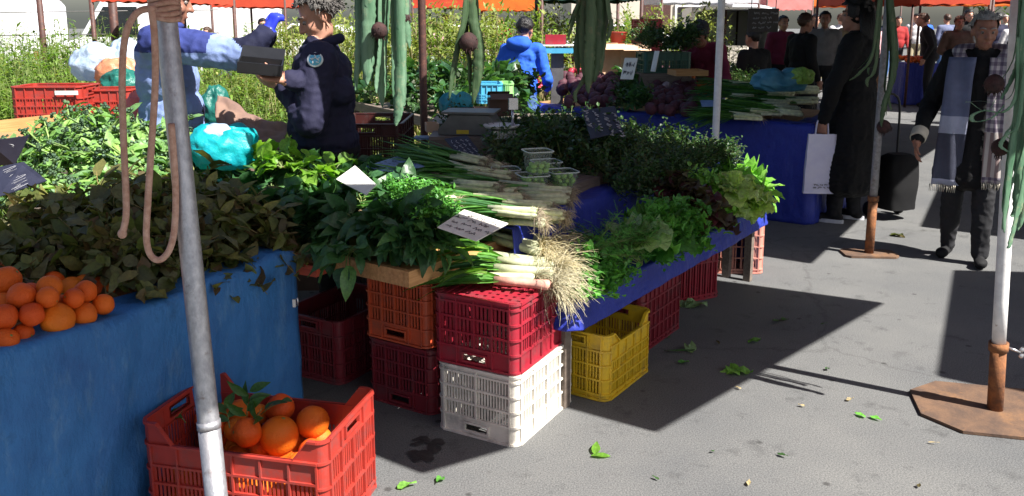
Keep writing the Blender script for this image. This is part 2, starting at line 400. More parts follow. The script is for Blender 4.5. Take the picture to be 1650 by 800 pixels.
# ------------------------------------------------------------------ ground
g = MB(); g.add([(-90, -20, 0), (90, -20, 0), (90, 140, 0), (-90, 140, 0)], [(0, 1, 2, 3)])
tag(g.build('asphalt_ground', M['asphalt']), kind='structure')
g = MB(); a = [P(3., -6.6, .004), P(30, -6.9, .004), P(30, -22, .004), P(-4, -24, .004), P(-4, -6.6, .004)]
g.add(a, [tuple(range(len(a)))]); tag(g.build('field_ground', M['soil']), kind='structure')
# damp patches on the asphalt
def blot(c, rx, ry, rz, name='damp_patch'):
    b = MB(); n = 28; vs = []
    for i in range(n):
        t = 2*PI*i/n; k = 1+.35*noise.noise(V3((math.cos(t)*1.6, math.sin(t)*1.6, c.x*3)))
        vs.append((rx*k*math.cos(t), ry*k*math.sin(t), .004))
    b.add(vs, [tuple(range(n))]); o = b.build(name, M['damp'], None, c, rz); tag(o, kind='structure')
M['damp'] = mat('damp_asphalt', (.035, .034, .035), .5, (.05, .049, .048), 60., .3, 150., lo=.4, hi=.55)
for k in range(9): blot(at(700+R.uniform(-34, 34), 722+R.uniform(-14, 14), 0)+V3((0, 0, .0004*k)), R.uniform(.012, .05), R.uniform(.01, .03), R.uniform(0, 3))

# ------------------------------------------------------------------ awnings (their shade lies on the stalls and the asphalt)
COT = 1/math.tan(SUN_EL); AH = 2.35
M['canvas_red'] = mat('red_canvas', (.5, .06, .025), .85, (.42, .045, .02), 3., .2, 90.)
M['canvas_orange'] = mat('orange_canvas', (.8, .2, .03), .85, (.68, .14, .025), 3., .2, 90., trans=.3)
M['canvas_green'] = mat('green_canvas', (.012, .05, .04), .85, (.008, .03, .028), 3., .2, 90.)
M['canvas_teal'] = mat('teal_canvas', (.02, .32, .3), .85, (.015, .25, .25), 3., .2, 90., trans=.3)
M['canvas_white'] = mat('white_canvas', (.72, .72, .74), .85, (.62, .62, .66), 3., .2, 90., trans=.3)
M['canvas_pink'] = mat('pink_canvas', (.75, .3, .28), .85, (.65, .22, .2), 3., .2, 90., trans=.3)
def awning(label, corners, z, m, valance=.0, sag=.05, name='market_awning', cat='awning', peak=0.):
    """corners: four plan points (Vectors), front-near, front-far, back-far, back-near"""
    c = sum(corners, V3())/4; c.z = 0
    t = thing(name, label, cat, (c.x, c.y, z))
    q = [V3((k.x-c.x, k.y-c.y, 0)) for k in corners]
    b = MB()
    def fn(i, j):
        p = (q[0]*(1-i)+q[1]*i)*(1-j)+(q[3]*(1-i)+q[2]*i)*j
        r = min(i, 1-i, j, 1-j)*2
        return (p.x, p.y, (-sag*math.sin(PI*i)*math.sin(PI*j) if not peak else peak*r)+.012)
    b.grid(12, 12, fn); b.grid(12, 12, lambda i, j: V3(fn(1-i, j))+V3((0, 0, -.006)))
    if valance:
        for k in range(4):
            p0, p1 = q[k], q[(k+1) % 4]
            def vf(i, j, p0=p0, p1=p1):
                p = p0*(1-i)+p1*i
                return (p.x, p.y, .012-j*valance*(1+.035*math.sin(i*40)))
            b.grid(40, 2, vf)
    b.build('canopy', m, t)
    for k in range(4):
        f = MB(); f.tube([q[k]+V3((0, 0, -.012)), q[(k+1) % 4]+V3((0, 0, -.012))], .013, 8); f.build('frame_bar', M['pole_grey'], t)
    return t, c
def sh(u, v, z=AH): return P(u, v+z*COT)     # plan point whose shadow at ground falls on (u, v)
def aw(label, quad, m, z=AH, **k):
    return awning(label, [sh(u, v, z) for u, v in quad], z, m, **k)
aw('red canvas market awning shading the herb table in the middle stall', [(2.97, -1.40), (5.17, -1.03), (4.62, -4.95), (2.85, -4.5)], M['canvas_red'], 2.4)
aw('red canvas awning shading the near stall with the oranges', [(-1.2, -2.66), (2.28, -2.31), (2.28, -4.12), (-1.2, -4.2)], M['canvas_red'], 2.35)
aw('narrow red canvas strip added for its shadow beyond the near awning', [(2.19, -1.95), (2.53, -1.8), (2.46, -4.1), (2.19, -4.1)], M['canvas_red'], 2.3, sag=.01)  # unseen extra piece, added so the near awning's shadow gets its corner
aw('dark green canvas awning shading the far beet stall', [(5.78, -1.62), (8.7, -1.75), (8.7, -5.2), (5.78, -5.2)], M['canvas_green'], 2.3)
aw('dark green canvas awning over the shoppers aisle at right', [(4.2, 1.4), (7.4, 1.4), (6.15, -.78), (4.22, -.56)], M['canvas_green'], 2.4)
aw('red canvas awning over the aisle behind the trolley', [(7.35, 3.2), (11.5, 3.2), (11.5, -1.6), (7.35, -1.2)], M['canvas_red'], 2.35)

aw('unseen dark green awning added to shade the shoppers beyond the beet stall', [(9.1, -1.9), (14.6, -1.9), (14.6, -6.6), (9.1, -6.6)], M['canvas_green'], 2.4)  # out of view, added to darken the crowd behind
aw('unseen red awning added to shade the far part of the aisle', [(12.2, 3.4), (17.5, 3.4), (17.5, -1.5), (12.2, -1.5)], M['canvas_red'], 2.4)  # also out of view, put up to keep the far aisle dark
# ------------------------------------------------------------------ poles
def plate_poly(w, d, c, z0, z1, m):
    b = MB(); pl = [(-w/2+c, -d/2), (w/2-c, -d/2), (w/2, -d/2+c), (w/2, d/2-c), (w/2-c, d/2), (-w/2+c, d/2), (-w/2, d/2-c), (-w/2, -d/2+c)]
    b.prism(pl, z0, z1, axis=2); return b
def pole(label, base, top, r, m, sleeve=0., sr=.033, plate=None, prot=0., cat='pole', wing=False, cuts=None):
    t = thing('awning_pole', label, cat, base)
    b = MB(); d = V3(top)-V3(base); z0 = sleeve/d.z*.97 if sleeve else 0
    n = 7; pts = [d*(z0+(1-z0)*i/n) for i in range(n+1)]
    b.tube(pts, r, 16); b.build('tube', m, t)
    if sleeve:
        b = MB(); b.tube([d*(.008/d.z), d*(sleeve/d.z)], sr, 16); b.tube([d*((sleeve-.035)/d.z), d*(sleeve/d.z)], sr*1.22, 16); b.build('sleeve', M['rust'], t)
        if wing:
            b = MB(); q = d*((sleeve-.02)/d.z)
            b.tube([q+V3((sr, 0, 0)), q+V3((sr+.05, -.02, -.015))], .006, 8); b.ball(q+V3((sr+.055, -.02, -.004)), (.012, .006, .012), 8, 6); b.ball(q+V3((sr+.055, -.02, -.03)), (.012, .006, .012), 8, 6)
            b.build('wing_bolt', M['silver'], t)
    if plate:
        w, dd, c, h = plate; o = plate_poly(w, dd, c, .002, h, M['rust_plate']).build('base_plate', M['rust_plate'], t); o.rotation_euler = (0, 0, prot)
    return t
pb = at(1603, 664, 0)
pole('white painted pole in a rusty sleeve on a clipped steel plate', pb, atd(1641, 0, pb.y-.04), .0265, M['pole_white'], sleeve=.31, sr=.031, plate=(.62, .5, .13, .014), prot=rad(-14), wing=True)
pb2 = at(1400, 411, 0)
pole('grey leaning pole on a small orange rusted base plate', pb2, atd(1432, 0, pb2.y-.02), .026, M['pole_grey'], sleeve=.42, sr=.031, plate=(.36, .2, .03, .016), prot=rad(-4))
# the near galvanised pole
q0, q1 = atd(350, 812, 2.12), atd(261, -30, 2.3); dd = (q1-q0)/(q1.z-q0.z); b0 = q0-dd*q0.z; b1 = q0+dd*(2.34-q0.z)
NP = (b0, dd)
t = pole('galvanised steel pole leaning before the blue tarp with rope tied on', b0, b1, .0285, M['steel'], plate=(.4, .4, .04, .012), prot=.4)
b = MB(); zc = atd(352, 480, 2.14).z
b.tube([dd*(z) for z in (.0, .55)], .0295, 18); b.tube([dd*(.55), dd*.57], .0312, 18); b.build('lower_tube', M['steel'], t)
q = at(675, 232, .82); pole('brown painted pole rising behind the spring onions', V3((q.x, q.y+.35, 0)), V3((q.x, q.y+.35, 2.36)), .0265, M['pole_brown'])
q = P(6.86, -2.62); q = atd(1138, 172, q.y)
pole('pale thin pole standing at the near edge of the beet table', V3((q.x, 6.75, 0)), V3((q.x, 6.75, 2.4)), .028, M['pole_white'])

# rope tied round the near pole
t = thing('hanging_rope', 'brown rope tied round the galvanised pole hanging in two loops', 'rope', (0, 0, 0))
def pz(px, py, Y): return atd(px, py, Y)
def smooth(pts, k=6):
    out = []; n = len(pts)
    for i in range(n-1):
        p0, p1, p2, p3 = pts[max(i-1, 0)], pts[i], pts[i+1], pts[min(i+2, n-1)]
        for s in range(k):
            t_ = s/k
            out.append(.5*((2*p1)+(p2-p0)*t_+(2*p0-5*p1+4*p2-p3)*t_**2+(3*p1-p0-3*p2+p3)*t_**3))
    out.append(pts[-1]); return out
Yp = 2.2
b = MB(); b.tube(smooth([pz(250, 14, Yp-.03), pz(222, 20, Yp-.03), pz(203, 55, Yp-.03), pz(197, 120, Yp-.03), pz(199, 220, Yp-.03), pz(203, 310, Yp-.03), pz(203, 350, Yp-.03), pz(197, 378, Yp-.03)]), .0085, 9); b.build('free_end', M['rope'], t)
b = MB(); b.ball(pz(197, 377, Yp-.03), (.012, .011, .013), 10, 7); b.build('end_knot', M['rope'], t)
b = MB(); b.tube(smooth([pz(243, 10, Yp-.035), pz(249, 60, Yp-.035), pz(250, 140, Yp-.035), pz(243, 250, Yp-.035), pz(238, 330, Yp-.035), pz(236, 385, Yp-.03), pz(243, 412, Yp-.03), pz(257, 419, Yp-.03), pz(272, 405, Yp-.03), pz(281, 370, Yp-.02), pz(283, 300, Yp-.01), pz(276, 200, Yp-.03)]), .0085, 9); b.build('loop', M['rope'], t)
b = MB()
for k in range(5):
    c = b0+dd*(pz(262, 14, Yp).z+.012*(k-2)); b.tube([c+V3((.034*math.cos(a), .034*math.sin(a), .004*math.sin(a*2+k))) for a in [2*PI*i/20 for i in range(21)]], .0075, 8)
b.build('wrapping', M['rope'], t)

# ------------------------------------------------------------------ crates
def side_panel(Wd, H, hole, dip, rows, cols, slat, dense=True, hz=None):
    """panel in local x (width), z up, outer face towards -y"""
    b = MB(); th = .004; rb = .011
    band = .075; top = H-dip
    zb = .03; zt = top-band
    w = Wd-.05
    # solid upper band, with the handle opening when asked
    hw, hh = .1, .026
    hz0 = top-.05 if hz is None else hz
    if hole:
        b.box(((-w/2-hw/2)/2, 0, top-band/2), (w/2-hw/2, th, band)); b.box(((w/2+hw/2)/2, 0, top-band/2), (w/2-hw/2, th, band))
        b.box((0, 0, (top-band+hz0)/2), (hw, th, hz0-top+band)); b.box((0, 0, (hz0+hh+top)/2), (hw, th, top-hz0-hh))
        for s in (-1, 1): b.box((s*(hw/2+.004), -.004, hz0+hh/2), (.008, .012, hh+.016))
        for zz in (hz0-.004, hz0+hh+.004): b.box((0, -.004, zz), (hw, .012, .008))
    else: b.box((0, 0, top-band/2), (w, th, band))
    # lip
    b.box((0, -.004, top-.004), (w*.998, .016, .008))
    if dip:
        for s in (-1, 1):
            pl = [(s*w/2, top-.002), (s*(w/2-.085), top-.002), (s*(w/2-.03), H-.006), (s*w/2, H-.006)]
            b.prism(pl, -.002, .002, 1)
            pl = [(s*(w/2-.085), top-.008), (s*(w/2-.085), top), (s*(w/2-.03), H), (s*w/2, H), (s*w/2, H-.008), (s*(w/2-.033), H-.008)]
            b.prism(pl, -.011, .0035, 1)
    b.box((0, 0, zb/2+.004), (w, th, zb)); b.box((0, -.004, .008), (w*.997, .0145, .011))
    for k in range(rows+1):
        z = zb+(zt-zb)*k/rows
        b.box((0, -.0035, z), (w*.998, rb, .008))
        if k < rows: pass
    xs = [-w/2+w*i/cols for i in range(cols+1)]
    for i, x in enumerate(xs):
        tz = top-band if (hole and abs(x) < hw/2) else top-.006
        b.box((min(max(x, -w/2+.004), w/2-.004), -.003, (tz+.006)/2), (.0065, rb+.0012, tz-.006))
    for i in range(cols):
        x0, x1 = xs[i]+.004, xs[i+1]-.004; n = max(1, int(round((x1-x0)/slat)))
        for k in range(n):
            if n > 1 and k == 0 and not dense: continue
            b.box((x0+(x1-x0)*(k+.5)/n, .0006, (zb+zt)/2), ((x1-x0)/n*.55, .0032, zt-zb))
    return b
_cache = {}
def crate(label, loc, rz, L=.5, W=.32, H=.3, m='cr_red', dip=0., flip=False, group=None, rows=3, cl=6, cs=4, slat=.017, name='plastic_crate', dense=True, hz=None, tilt=0.):
    t = thing(name, label, 'crate', loc, rz, group)
    key = (L, W, H, dip, rows, cl, cs, slat, m, dense, hz)
    if key not in _cache:
        ml = side_panel(L, H, False, dip, rows, cl, slat, dense).mesh('long_side', M[m])
        ms = side_panel(W, H, True, 0, rows, cs, slat, dense, hz).mesh('short_side', M[m])
        b = MB(); nx, ny = int(L/.04), int(W/.04)
        for i in range(nx): b.box((-L/2+.02+(L-.04)*(i+.5)/nx, 0, .012), ((L-.04)/nx*.6, W-.03, .005))
        for j in range(ny): b.box((0, -W/2+.02+(W-.04)*(j+.5)/ny, .0075), (L-.03, (W-.04)/ny*.5, .004))
        mb = b.mesh('floor_grid', M[m])
        b = MB(); r = .03; n = 6
        prof = [(0, -r+.004)]+[(r*math.sin(PI/2*i/n), -r+r*(1-math.cos(PI/2*i/n))-0) for i in range(n+1)]
        # outer quarter shell, corner at (+,-)
        out = [(r*math.sin(PI/2*i/n), -r*math.cos(PI/2*i/n)) for i in range(n+1)]; inn = [((r-.0045)*math.sin(PI/2*i/n), -(r-.0045)*math.cos(PI/2*i/n)) for i in range(n, -1, -1)]
        b.prism(out+inn, .002, H, 2)
        for z in [.008, H-.005]+[.03+(H-.105)*k/rows for k in range(rows+1)]:
            o2 = [((r+.0075)*math.sin(PI/2*i/n), -(r+.0075)*math.cos(PI/2*i/n)) for i in range(n+1)]; i2 = [((r-.001)*math.sin(PI/2*i/n), -(r-.001)*math.cos(PI/2*i/n)) for i in range(n, -1, -1)]
            b.prism(o2+i2, z-.004, z+.004, 2)
        b.prism([(0, -r-.003), (.02, -r+.004), (r+.003, 0), (0, 0)], .0, .012, 2)
        mp = b.mesh('corner_post', M[m])
        _cache[key] = (ml, ms, mb, mp)
    ml, ms, mb, mp = _cache[key]
    fl = thing_child = None
    if flip: t.rotation_euler = (PI, 0, rz); t.location = (loc[0], loc[1], loc[2]+H)
    if tilt: t.rotation_euler = (tilt, 0, rz)
    def ch(nm, me, l, r):
        o = bpy.data.objects.new(nm, me); COL.objects.link(o); o.parent = t; o.location = l; o.rotation_euler = (0, 0, r)
    ch('long_side', ml, (0, -W/2+.002, 0), 0); ch('long_side', ml, (0, W/2-.002, 0), PI)
    ch('short_side', ms, (L/2-.002, 0, 0), PI/2); ch('short_side', ms, (-L/2+.002, 0, 0), -PI/2)
    ch('floor_grid', mb, (0, 0, 0), 0)
    for sx, sy, r in ((1, -1, 0), (1, 1, PI/2), (-1, 1, PI), (-1, -1, -PI/2)):
        ch('corner_post', mp, (sx*(L/2-.03), sy*(W/2-.03), 0), r)
    return t
def crate_at(label, fr, rz, L, W, corner, **k):
    """fr: plan position of one bottom corner; corner (sx, sy) says which local corner that is"""
    c = V3((corner[0]*L/2, corner[1]*W/2, 0)); c.rotate(Euler((0, 0, rz)))
    return crate(label, (fr.x-c.x, fr.y-c.y, fr.z), rz, L, W, **k)
# orange crate at the front: long side towards the camera
OC = dict(L=.63, W=.4, H=.36)
oc_c = V3((-.83, 2.7, 0)); OCR = rad(-13)
oc = crate('bright orange-red crate half full of oranges, standing before the blue tarp', oc_c, OCR, m='cr_orange', dip=.07, rows=3, cl=6, cs=4, slat=.016, **OC)
ST = AU
crate('upturned brick-orange crate on a dark red one under the wooden beam', P(2.79, -2.39, .292), ST+.05, .5, .335, .29, m='cr_brick', flip=True, rows=3, cl=6, cs=4)
crate('dark red crate on the asphalt carrying the brick-orange crate', P(2.80, -2.385, 0), ST+.06, .5, .34, .285, m='cr_dark', flip=True, rows=3, cl=6, cs=4)
crate('shadowed maroon crate alone in the dark gap beside the tarp', P(2.78, -2.93, 0), ST+.1, .5, .35, .3, m='cr_dark', rows=3)
# white and red stack
wf = at(832, 722, 0); WR = rad(61)
wcr = crate_at('dirty cream white crate on the asphalt under the red leek crate', wf, WR, .5, .355, (-1, -1), H=.288, m='cr_white', flip=True, rows=3, cl=4, cs=2, slat=.0135, hz=None)
wcr_W = .32
wr = V3((wf.x+.0, wf.y+.005, .29))
crate_at('red crate on top of the cream one with leeks lying on it', wr, WR+.02, .505, .365, (-1, -1), H=.285, m='cr_red', flip=True, rows=3, cl=5, cs=4)
yf = at(977, 650, 0)
crate_at('yellow crate with scooped sides under the blue tray', yf, AU+.03, .43, .32, (-1, -1), H=.3, m='cr_yellow', dip=.05, rows=3, cl=5, cs=4, slat=.016)
crate_at('dark red crate right behind the yellow one under the tray', at(1034, 571, 0), AU+.02, .46, .3, (-1, -1), H=.33, m='cr_dark', rows=3, cl=8, cs=4)
crate_at('wine red crate under the tray beside a dropped cabbage leaf', at(1086, 492, 0), rad(28), .33, .4, (-1, -1), H=.3, m='cr_red', rows=1, cl=7, cs=4)
crate_at('faded salmon crate under the far end of the tray', at(1228, 442, 0), rad(-3), .5, .33, (1, -1), H=.33, m='cr_pink', rows=3, cl=6, cs=4, slat=.02, dense=False)
# crates behind the stalls
crate('brown-black crate behind the table beside the man in navy', P(3.9, -3.8, 0), AU+.6, .6, .4, .34, m='cr_black')
crate('brown-black crate stacked on another behind the brown pole', P(3.92, -3.79, .342), AU+.62, .6, .4, .34, m='cr_black')
crate('topmost brown-black crate of the stack by the brown pole', P(3.9, -3.78, .684), AU+.6, .6, .4, .33, m='cr_black')
crate('red crate at left before the tall weeds with a white label', atd(92, 152, 5.55)-V3((0, 0, .19)), .05, .42, .3, .25, m='cr_orange')
crate('red crate beside the blue jacket, right of the labelled one', atd(176, 157, 5.75)-V3((0, 0, .19)), .12, .36, .3, .25, m='cr_orange')
for px, py, Y in ((92, 152, 5.55), (176, 157, 5.75)):      # what those crates stand on
    c = atd(px, py, Y); b = MB(); b.box((0, 0, (c.z-.19)/2), (.4, .34, c.z-.194)); 
    tag(b.build('wooden_box', M['wood_dark'], None, (c.x, c.y, 0)), 'grey wooden box below the red crate '+('with a white label' if px < 100 else 'beside the blue jacket'), 'box')
lb = MB(); lb.box((0, 0, 0), (.14, .003, .026)); c = atd(107, 150, 5.385); lo = lb.build('paper_label', M['paper'], None, c); lo.rotation_euler = (0, 0, .05); tag(lo, 'white paper label stuck on the left red crate', 'label')

# ------------------------------------------------------------------ tables and tarps
def table(label, u0, u1, v0, v1, z, wood_m='wood', legs=True, beam=.0, name='market_table'):
    t = thing(name, label, 'table', P((u0+u1)/2, (v0+v1)/2), AU)
    L, W = u1-u0, v1-v0
    b = MB(); b.box((0, 0, z-.012), (L, W, .024)); b.build('tabletop', M[wood_m], t)
    for sx in ((-1, 1) if legs else (1,)):
        for sy in ((-1, 1) if legs else (-1, .2)):
            b = MB(); b.box((sx*(L/2-.05), sy*(W/2-.05), (z-.024)/2), (.045, .045, z-.026)); b.build('leg', M['wood_dark'], t)
    if beam:
        for sy in (-1, 1):
            b = MB(); b.box((0, sy*(W/2+.0125), z-beam/2+.012), (L+.05, .024, beam)); b.build('edge_beam', M[wood_m], t)
        for sx in (-1, 1):
            b = MB(); b.box((sx*(L/2+.0125), 0, z-beam/2+.012), (.024, W-.002, beam)); b.build('edge_beam', M[wood_m], t)
    return t
table('near stall table under the blue tarp and oranges', -.3, 2.13, -4.1, -2.68, .69)
table('wooden table with a beam edge heaped with spinach', 2.33, 2.95, -3.35, -2.11, .69, 'wood_orange', beam=.062, legs=False)
table('long table with dark herbs behind the blue tray', 2.99, 5.1, -3.35, -2.04, .76)
table('low tray table with curly greens along the aisle', 2.9, 5.2, -2.0, -1.76, .44, 'wood_dark')
table('far table under royal blue tarp heaped with beets', 6.99, 8.3, -4.9, -2.0, .78)

def drape(label, pts, z, drop, m, wob=.03, seed=0, inset=.12, name='tarp', zl=0., thick=.004, nfold=9., flare=.05, cat='tarp', topz=None, pinch=None):
    """cloth lying on a table edge and hanging down along the plan polyline pts (outside on the right-hand side)"""
    pl = [V3(p) for p in pts]; seg = [0]
    for i in range(len(pl)-1): seg.append(seg[-1]+(pl[i+1]-pl[i]).length)
    T = seg[-1]
    def pos(s):
        s *= T
        for i in range(len(pl)-1):
            if s <= seg[i+1] or i == len(pl)-2:
                f = (s-seg[i])/(seg[i+1]-seg[i]); d = (pl[i+1]-pl[i]).normalized(); return pl[i].lerp(pl[i+1], f), V3((d.y, -d.x, 0))
    nu = max(20, int(T/.02)); nv = 36
    def fn(i, j):
        p, n = pos(i)
        zz = z if topz is None else topz(i)
        if j < .2:
            f = (.2-j)/.2; return p-n*(inset*f)+V3((0, 0, zz+.006+.006*math.sin(i*T*17+seed)))
        f = (j-.2)/.8; h = drop if not callable(drop) else drop(i)
        fold = (noise.noise(V3((i*T*nfold*.35+seed, f*.9, seed*1.7)))*1.1+.6*noise.noise(V3((i*T*nfold+seed*3, f*1.5, 3.3)))+.5*(.5-abs(noise.noise(V3((i*T*nfold*1.3+f*1.1, f*1.2, 9+seed))))*2)+.3*(.5-abs(noise.noise(V3((i*T*nfold*2.4, f*3.5+i*5, 19+seed))))*2))
        k = (.25+.75*f)
        return p+n*(.012+flare*f+wob*fold*k)+V3((0, 0, zz-h*f+.012*(1-f)-(.012 if f > 0 else 0)*min(1, f*8)))
    b = MB(); b.grid(nu, nv, fn)
    o = b.build(name, M[m])
    md = o.modifiers.new('thickness', 'SOLIDIFY'); md.thickness = thick; md.offset = -1
    return tag(o, label, cat)
# near stall tarp: from the front left corner to the end corner, then round the end
c0, c1 = P(.0, -2.5), P(1.0, -2.53); c2 = P(2.2, -2.64)
def flat2(p): return V3((p.x, p.y, 0))
tl = [flat2(at(-230, 655, .715)), flat2(at(-10, 573, .715)), flat2(at(180, 512, .71)), flat2(at(300, 470, .7)), flat2(at(474, 412, .7))]
drape('dusty blue tarp hanging over the front of the near stall', tl, .7, .69, 'tarp_blue', wob=.034, seed=2, nfold=5, flare=-.02, inset=.16, topz=lambda i: .7+.006*max(0, min(1, (.72-i)*5))+.012*math.sin(i*9)-.008*math.sin(i*31))
drape('royal blue cloth dropping from the herb table to the tray', [P(2.82, -2.0), P(3.3, -2.03), P(5.12, -2.02)], .775, .36, 'tarp_royal', wob=.02, seed=5, nfold=5, flare=.03)
drape('royal blue tarp edge hanging from the low tray along the aisle', [P(2.9, -1.96), P(2.92, -1.75), P(5.2, -1.76)], .475, .095, 'tarp_royal', wob=.012, seed=7, nfold=4, flare=.03, inset=.26)
drape('bright blue tarp corner folded over the far end of the tray', [P(5.02, -1.69), P(5.24, -1.71), P(5.26, -2.0)], .448, .125, 'tarp_far_end', wob=.012, seed=8, nfold=4, flare=.015, inset=.1) if False else None
drape('royal blue tarp hanging off the far end of the herb table', [P(5.22, -1.86), P(5.5, -1.98), P(5.56, -2.7), P(5.25, -3.2)], .47, .46, 'tarp_royal', wob=.02, seed=9, nfold=4, flare=.02, inset=.26)
drape('royal blue tarp round the near end of the beet table', [P(7.1, -5.0), P(6.93, -4.4), P(6.9, -3.3), P(6.92, -1.97), P(7.4, -1.95), P(8.4, -1.95)], .79, .78, 'tarp_royal', wob=.03, seed=12, nfold=4, flare=.04, inset=.2)
# red painted plank end and the metal clip at the tarp corner
b = MB(); b.box((0, 0, 0), (.5, .1, .045)); o = b.build('painted_plank', M['wood_red'], None, P(2.27, -2.78, .64)); o.rotation_euler = (0, 0, AU-PI/2+.12); tag(o, 'red painted plank end poking out beside the tarp corner', 'plank')
b = MB(); b.box((0, 0, 0), (.5, .035, .02)); o = b.build('wooden_batten', M['wood'], None, P(2.28, -2.76, .675)); o.rotation_euler = (0, 0, AU-PI/2+.12); tag(o, 'bare wooden batten lying on the red painted plank', 'batten')
b = MB(); b.box((0, 0, 0), (.012, .012, .03)); b.tube([(0, 0, .012), (.012, .0, .02), (.012, 0, -.01)], .003, 6); o = b.build('metal_clip', M['silver'], None, at(468, 497, .58)+V3((.0, .06, .0))); tag(o, 'small metal clip holding the corner of the blue tarp', 'clip')
# ------------------------------------------------------------------ produce: bunch prototypes (single meshes), heaped by hand
FAR = (0, 0, -50)
def dirv(az, el): return V3((math.cos(el)*math.cos(az), math.cos(el)*math.sin(az), math.sin(el)))
U_ = R.uniform
def spinach_bunch(n=17, sc=1., mats=('spinach', 'stem', 'stem_pink')):
    b = MB()
    for i in range(n):
        d = dirv(U_(-1.15, 1.15), U_(-.15, 1.05)); L0 = U_(.05, .1)*sc
        e = d*L0+V3((0, 0, -.012)); b.tube([V3((0, U_(-.008, .008), 0)), d*L0*.5+V3((0, 0, .008)), e], [.004*sc, .003*sc, .002*sc], 4, 1, False)
        d2 = (d+V3((U_(-.4, .4), U_(-.4, .4), U_(-.55, .15)))).normalized()
        b.leaf(e, d2, UP+V3((U_(-.6, .6), U_(-.6, .6), 0)), (lambda q_: q_*sc)(U_(.06, .145)), U_(.04, .088)*sc, 'ovate', U_(.1, .6), U_(.2, 1.3), 5, 0, .35)
    for i in range(4): b.tube([V3((0, 0, 0)), V3((-U_(.015, .035), U_(-.012, .012), U_(-.01, .01)))], [.005, .002], 4, 2, False)
    return b
def olive_bunch(n=46):
    b = MB()
    for k in range(6):
        az, el = U_(-1.3, 1.3), U_(-.1, .8); d = dirv(az, el); L = U_(.12, .2)
        pts = [V3((0, 0, 0))]; q = V3(d)
        for j in range(4):
            q = (q+V3((U_(-.25, .25), U_(-.25, .25), U_(-.35, .1)))).normalized(); pts.append(pts[-1]+q*L/4)
        b.tube(pts, [.0035, .003, .0025, .002, .0012], 4, 1, False)
        for j in range(n//6):
            t_ = U_(.15, 1); i = min(3, int(t_*4)); p = pts[i].lerp(pts[i+1], t_*4-i)
            dd = dirv(U_(0, 6.28), U_(-.3, 1.1))
            b.leaf(p, dd, UP+V3((U_(-.7, .7), U_(-.7, .7), 0)), U_(.028, .1), U_(.022, .058), R.choice(['round', 'ovate']), U_(-.1, .6), U_(-.5, 1.4), 3, 0, .3)
    return b
def rabe_bunch():
    b = MB()
    for k in range(9):
        d = dirv(U_(-.55, .55), U_(-.1, .7)); L = U_(.12, .22); e = d*L
        b.tube([V3((0, 0, 0)), d*L*.5+V3((0, 0, .01)), e], [.0055, .0045, .0032], 5, 1, False)
        for j in range(4):
            t_ = U_(.25, .95)
            b.leaf(d*L*t_, dirv(U_(0, 6.28), U_(0, .8)), UP, U_(.05, .1), U_(.018, .036), 'lance', U_(.1, .6), U_(.2, 1.2), 4, 0, .4)
        for j in range(5): b.ball(e+V3((U_(-.012, .012), U_(-.012, .012), U_(-.006, .012))), U_(.005, .01), 6, 4, 2)
    return b
def herb_bunch(n=16, L=(.1, .19), lw=(.011, .024), fine=9, spread=1.2, el=(-.1, 1.0), m=0, shape='ovate'):
    b = MB()
    for k in range(n):
        d = dirv(U_(-spread, spread), U_(*el)); Ls = U_(*L)
        p1 = d*Ls*.55+V3((0, 0, .01)); p2 = p1+(d+V3((U_(-.3, .3), U_(-.3, .3), U_(-.5, .2)))).normalized()*Ls*.45
        b.tube([V3((0, 0, 0)), p1, p2], [.0022, .0016, .0009], 3, 1, False)
        for j in range(fine):
            t_ = U_(.35, 1.05); p = V3((0, 0, 0)).lerp(p1, t_/.55) if t_ < .55 else p1.lerp(p2, (t_-.55)/.45)
            p = p+V3((U_(-.02, .02), U_(-.02, .02), U_(-.012, .02)))
            b.leaf(p, dirv(U_(0, 6.28), U_(-.3, 1.2)), UP+V3((U_(-.5, .5), U_(-.5, .5), 0)), U_(*lw)*1.3, U_(*lw), shape, U_(0, .7), U_(-.4, 1.), 2, m)
    return b
def dill_bunch(n=15):
    b = MB()
    for k in range(n):
        d = dirv(U_(-.8, .8), U_(-.1, .9)); L = U_(.12, .22)
        b.tube([V3((0, 0, 0)), d*L*.6, d*L+V3((0, 0, -.02))], [.002, .0015, .0007], 3, 1, False)
        for j in range(16):
            p = d*L*U_(.35, 1.05); q = p+dirv(U_(0, 6.28), U_(-.6, 1.))*U_(.015, .045)
            b.tube([p, q], [.0012, .0005], 3, 0, False)
    return b
def lettuce_head(n=16, L=.15, W=.12, ruff=.14, shape='fan', el0=.15, el1=1.4, cols=4, mats=0, curl=.9):
    b = MB()
    for i in range(n):
        f = i/(n-1); el = el0+(el1-el0)*f; az = i*2.4+U_(-.3, .3); d = dirv(az, el)
        b.leaf(d*.012, d, UP if el < 1.2 else dirv(az+PI, .2), L*(1-.35*f)*U_(.85, 1.1), W*(1-.3*f)*U_(.85, 1.15), shape, .3, curl*U_(.5, 1.3)*(1 if el < .9 else -.6), 7, mats, 0, cols, 0, ruff, 7)
    return b
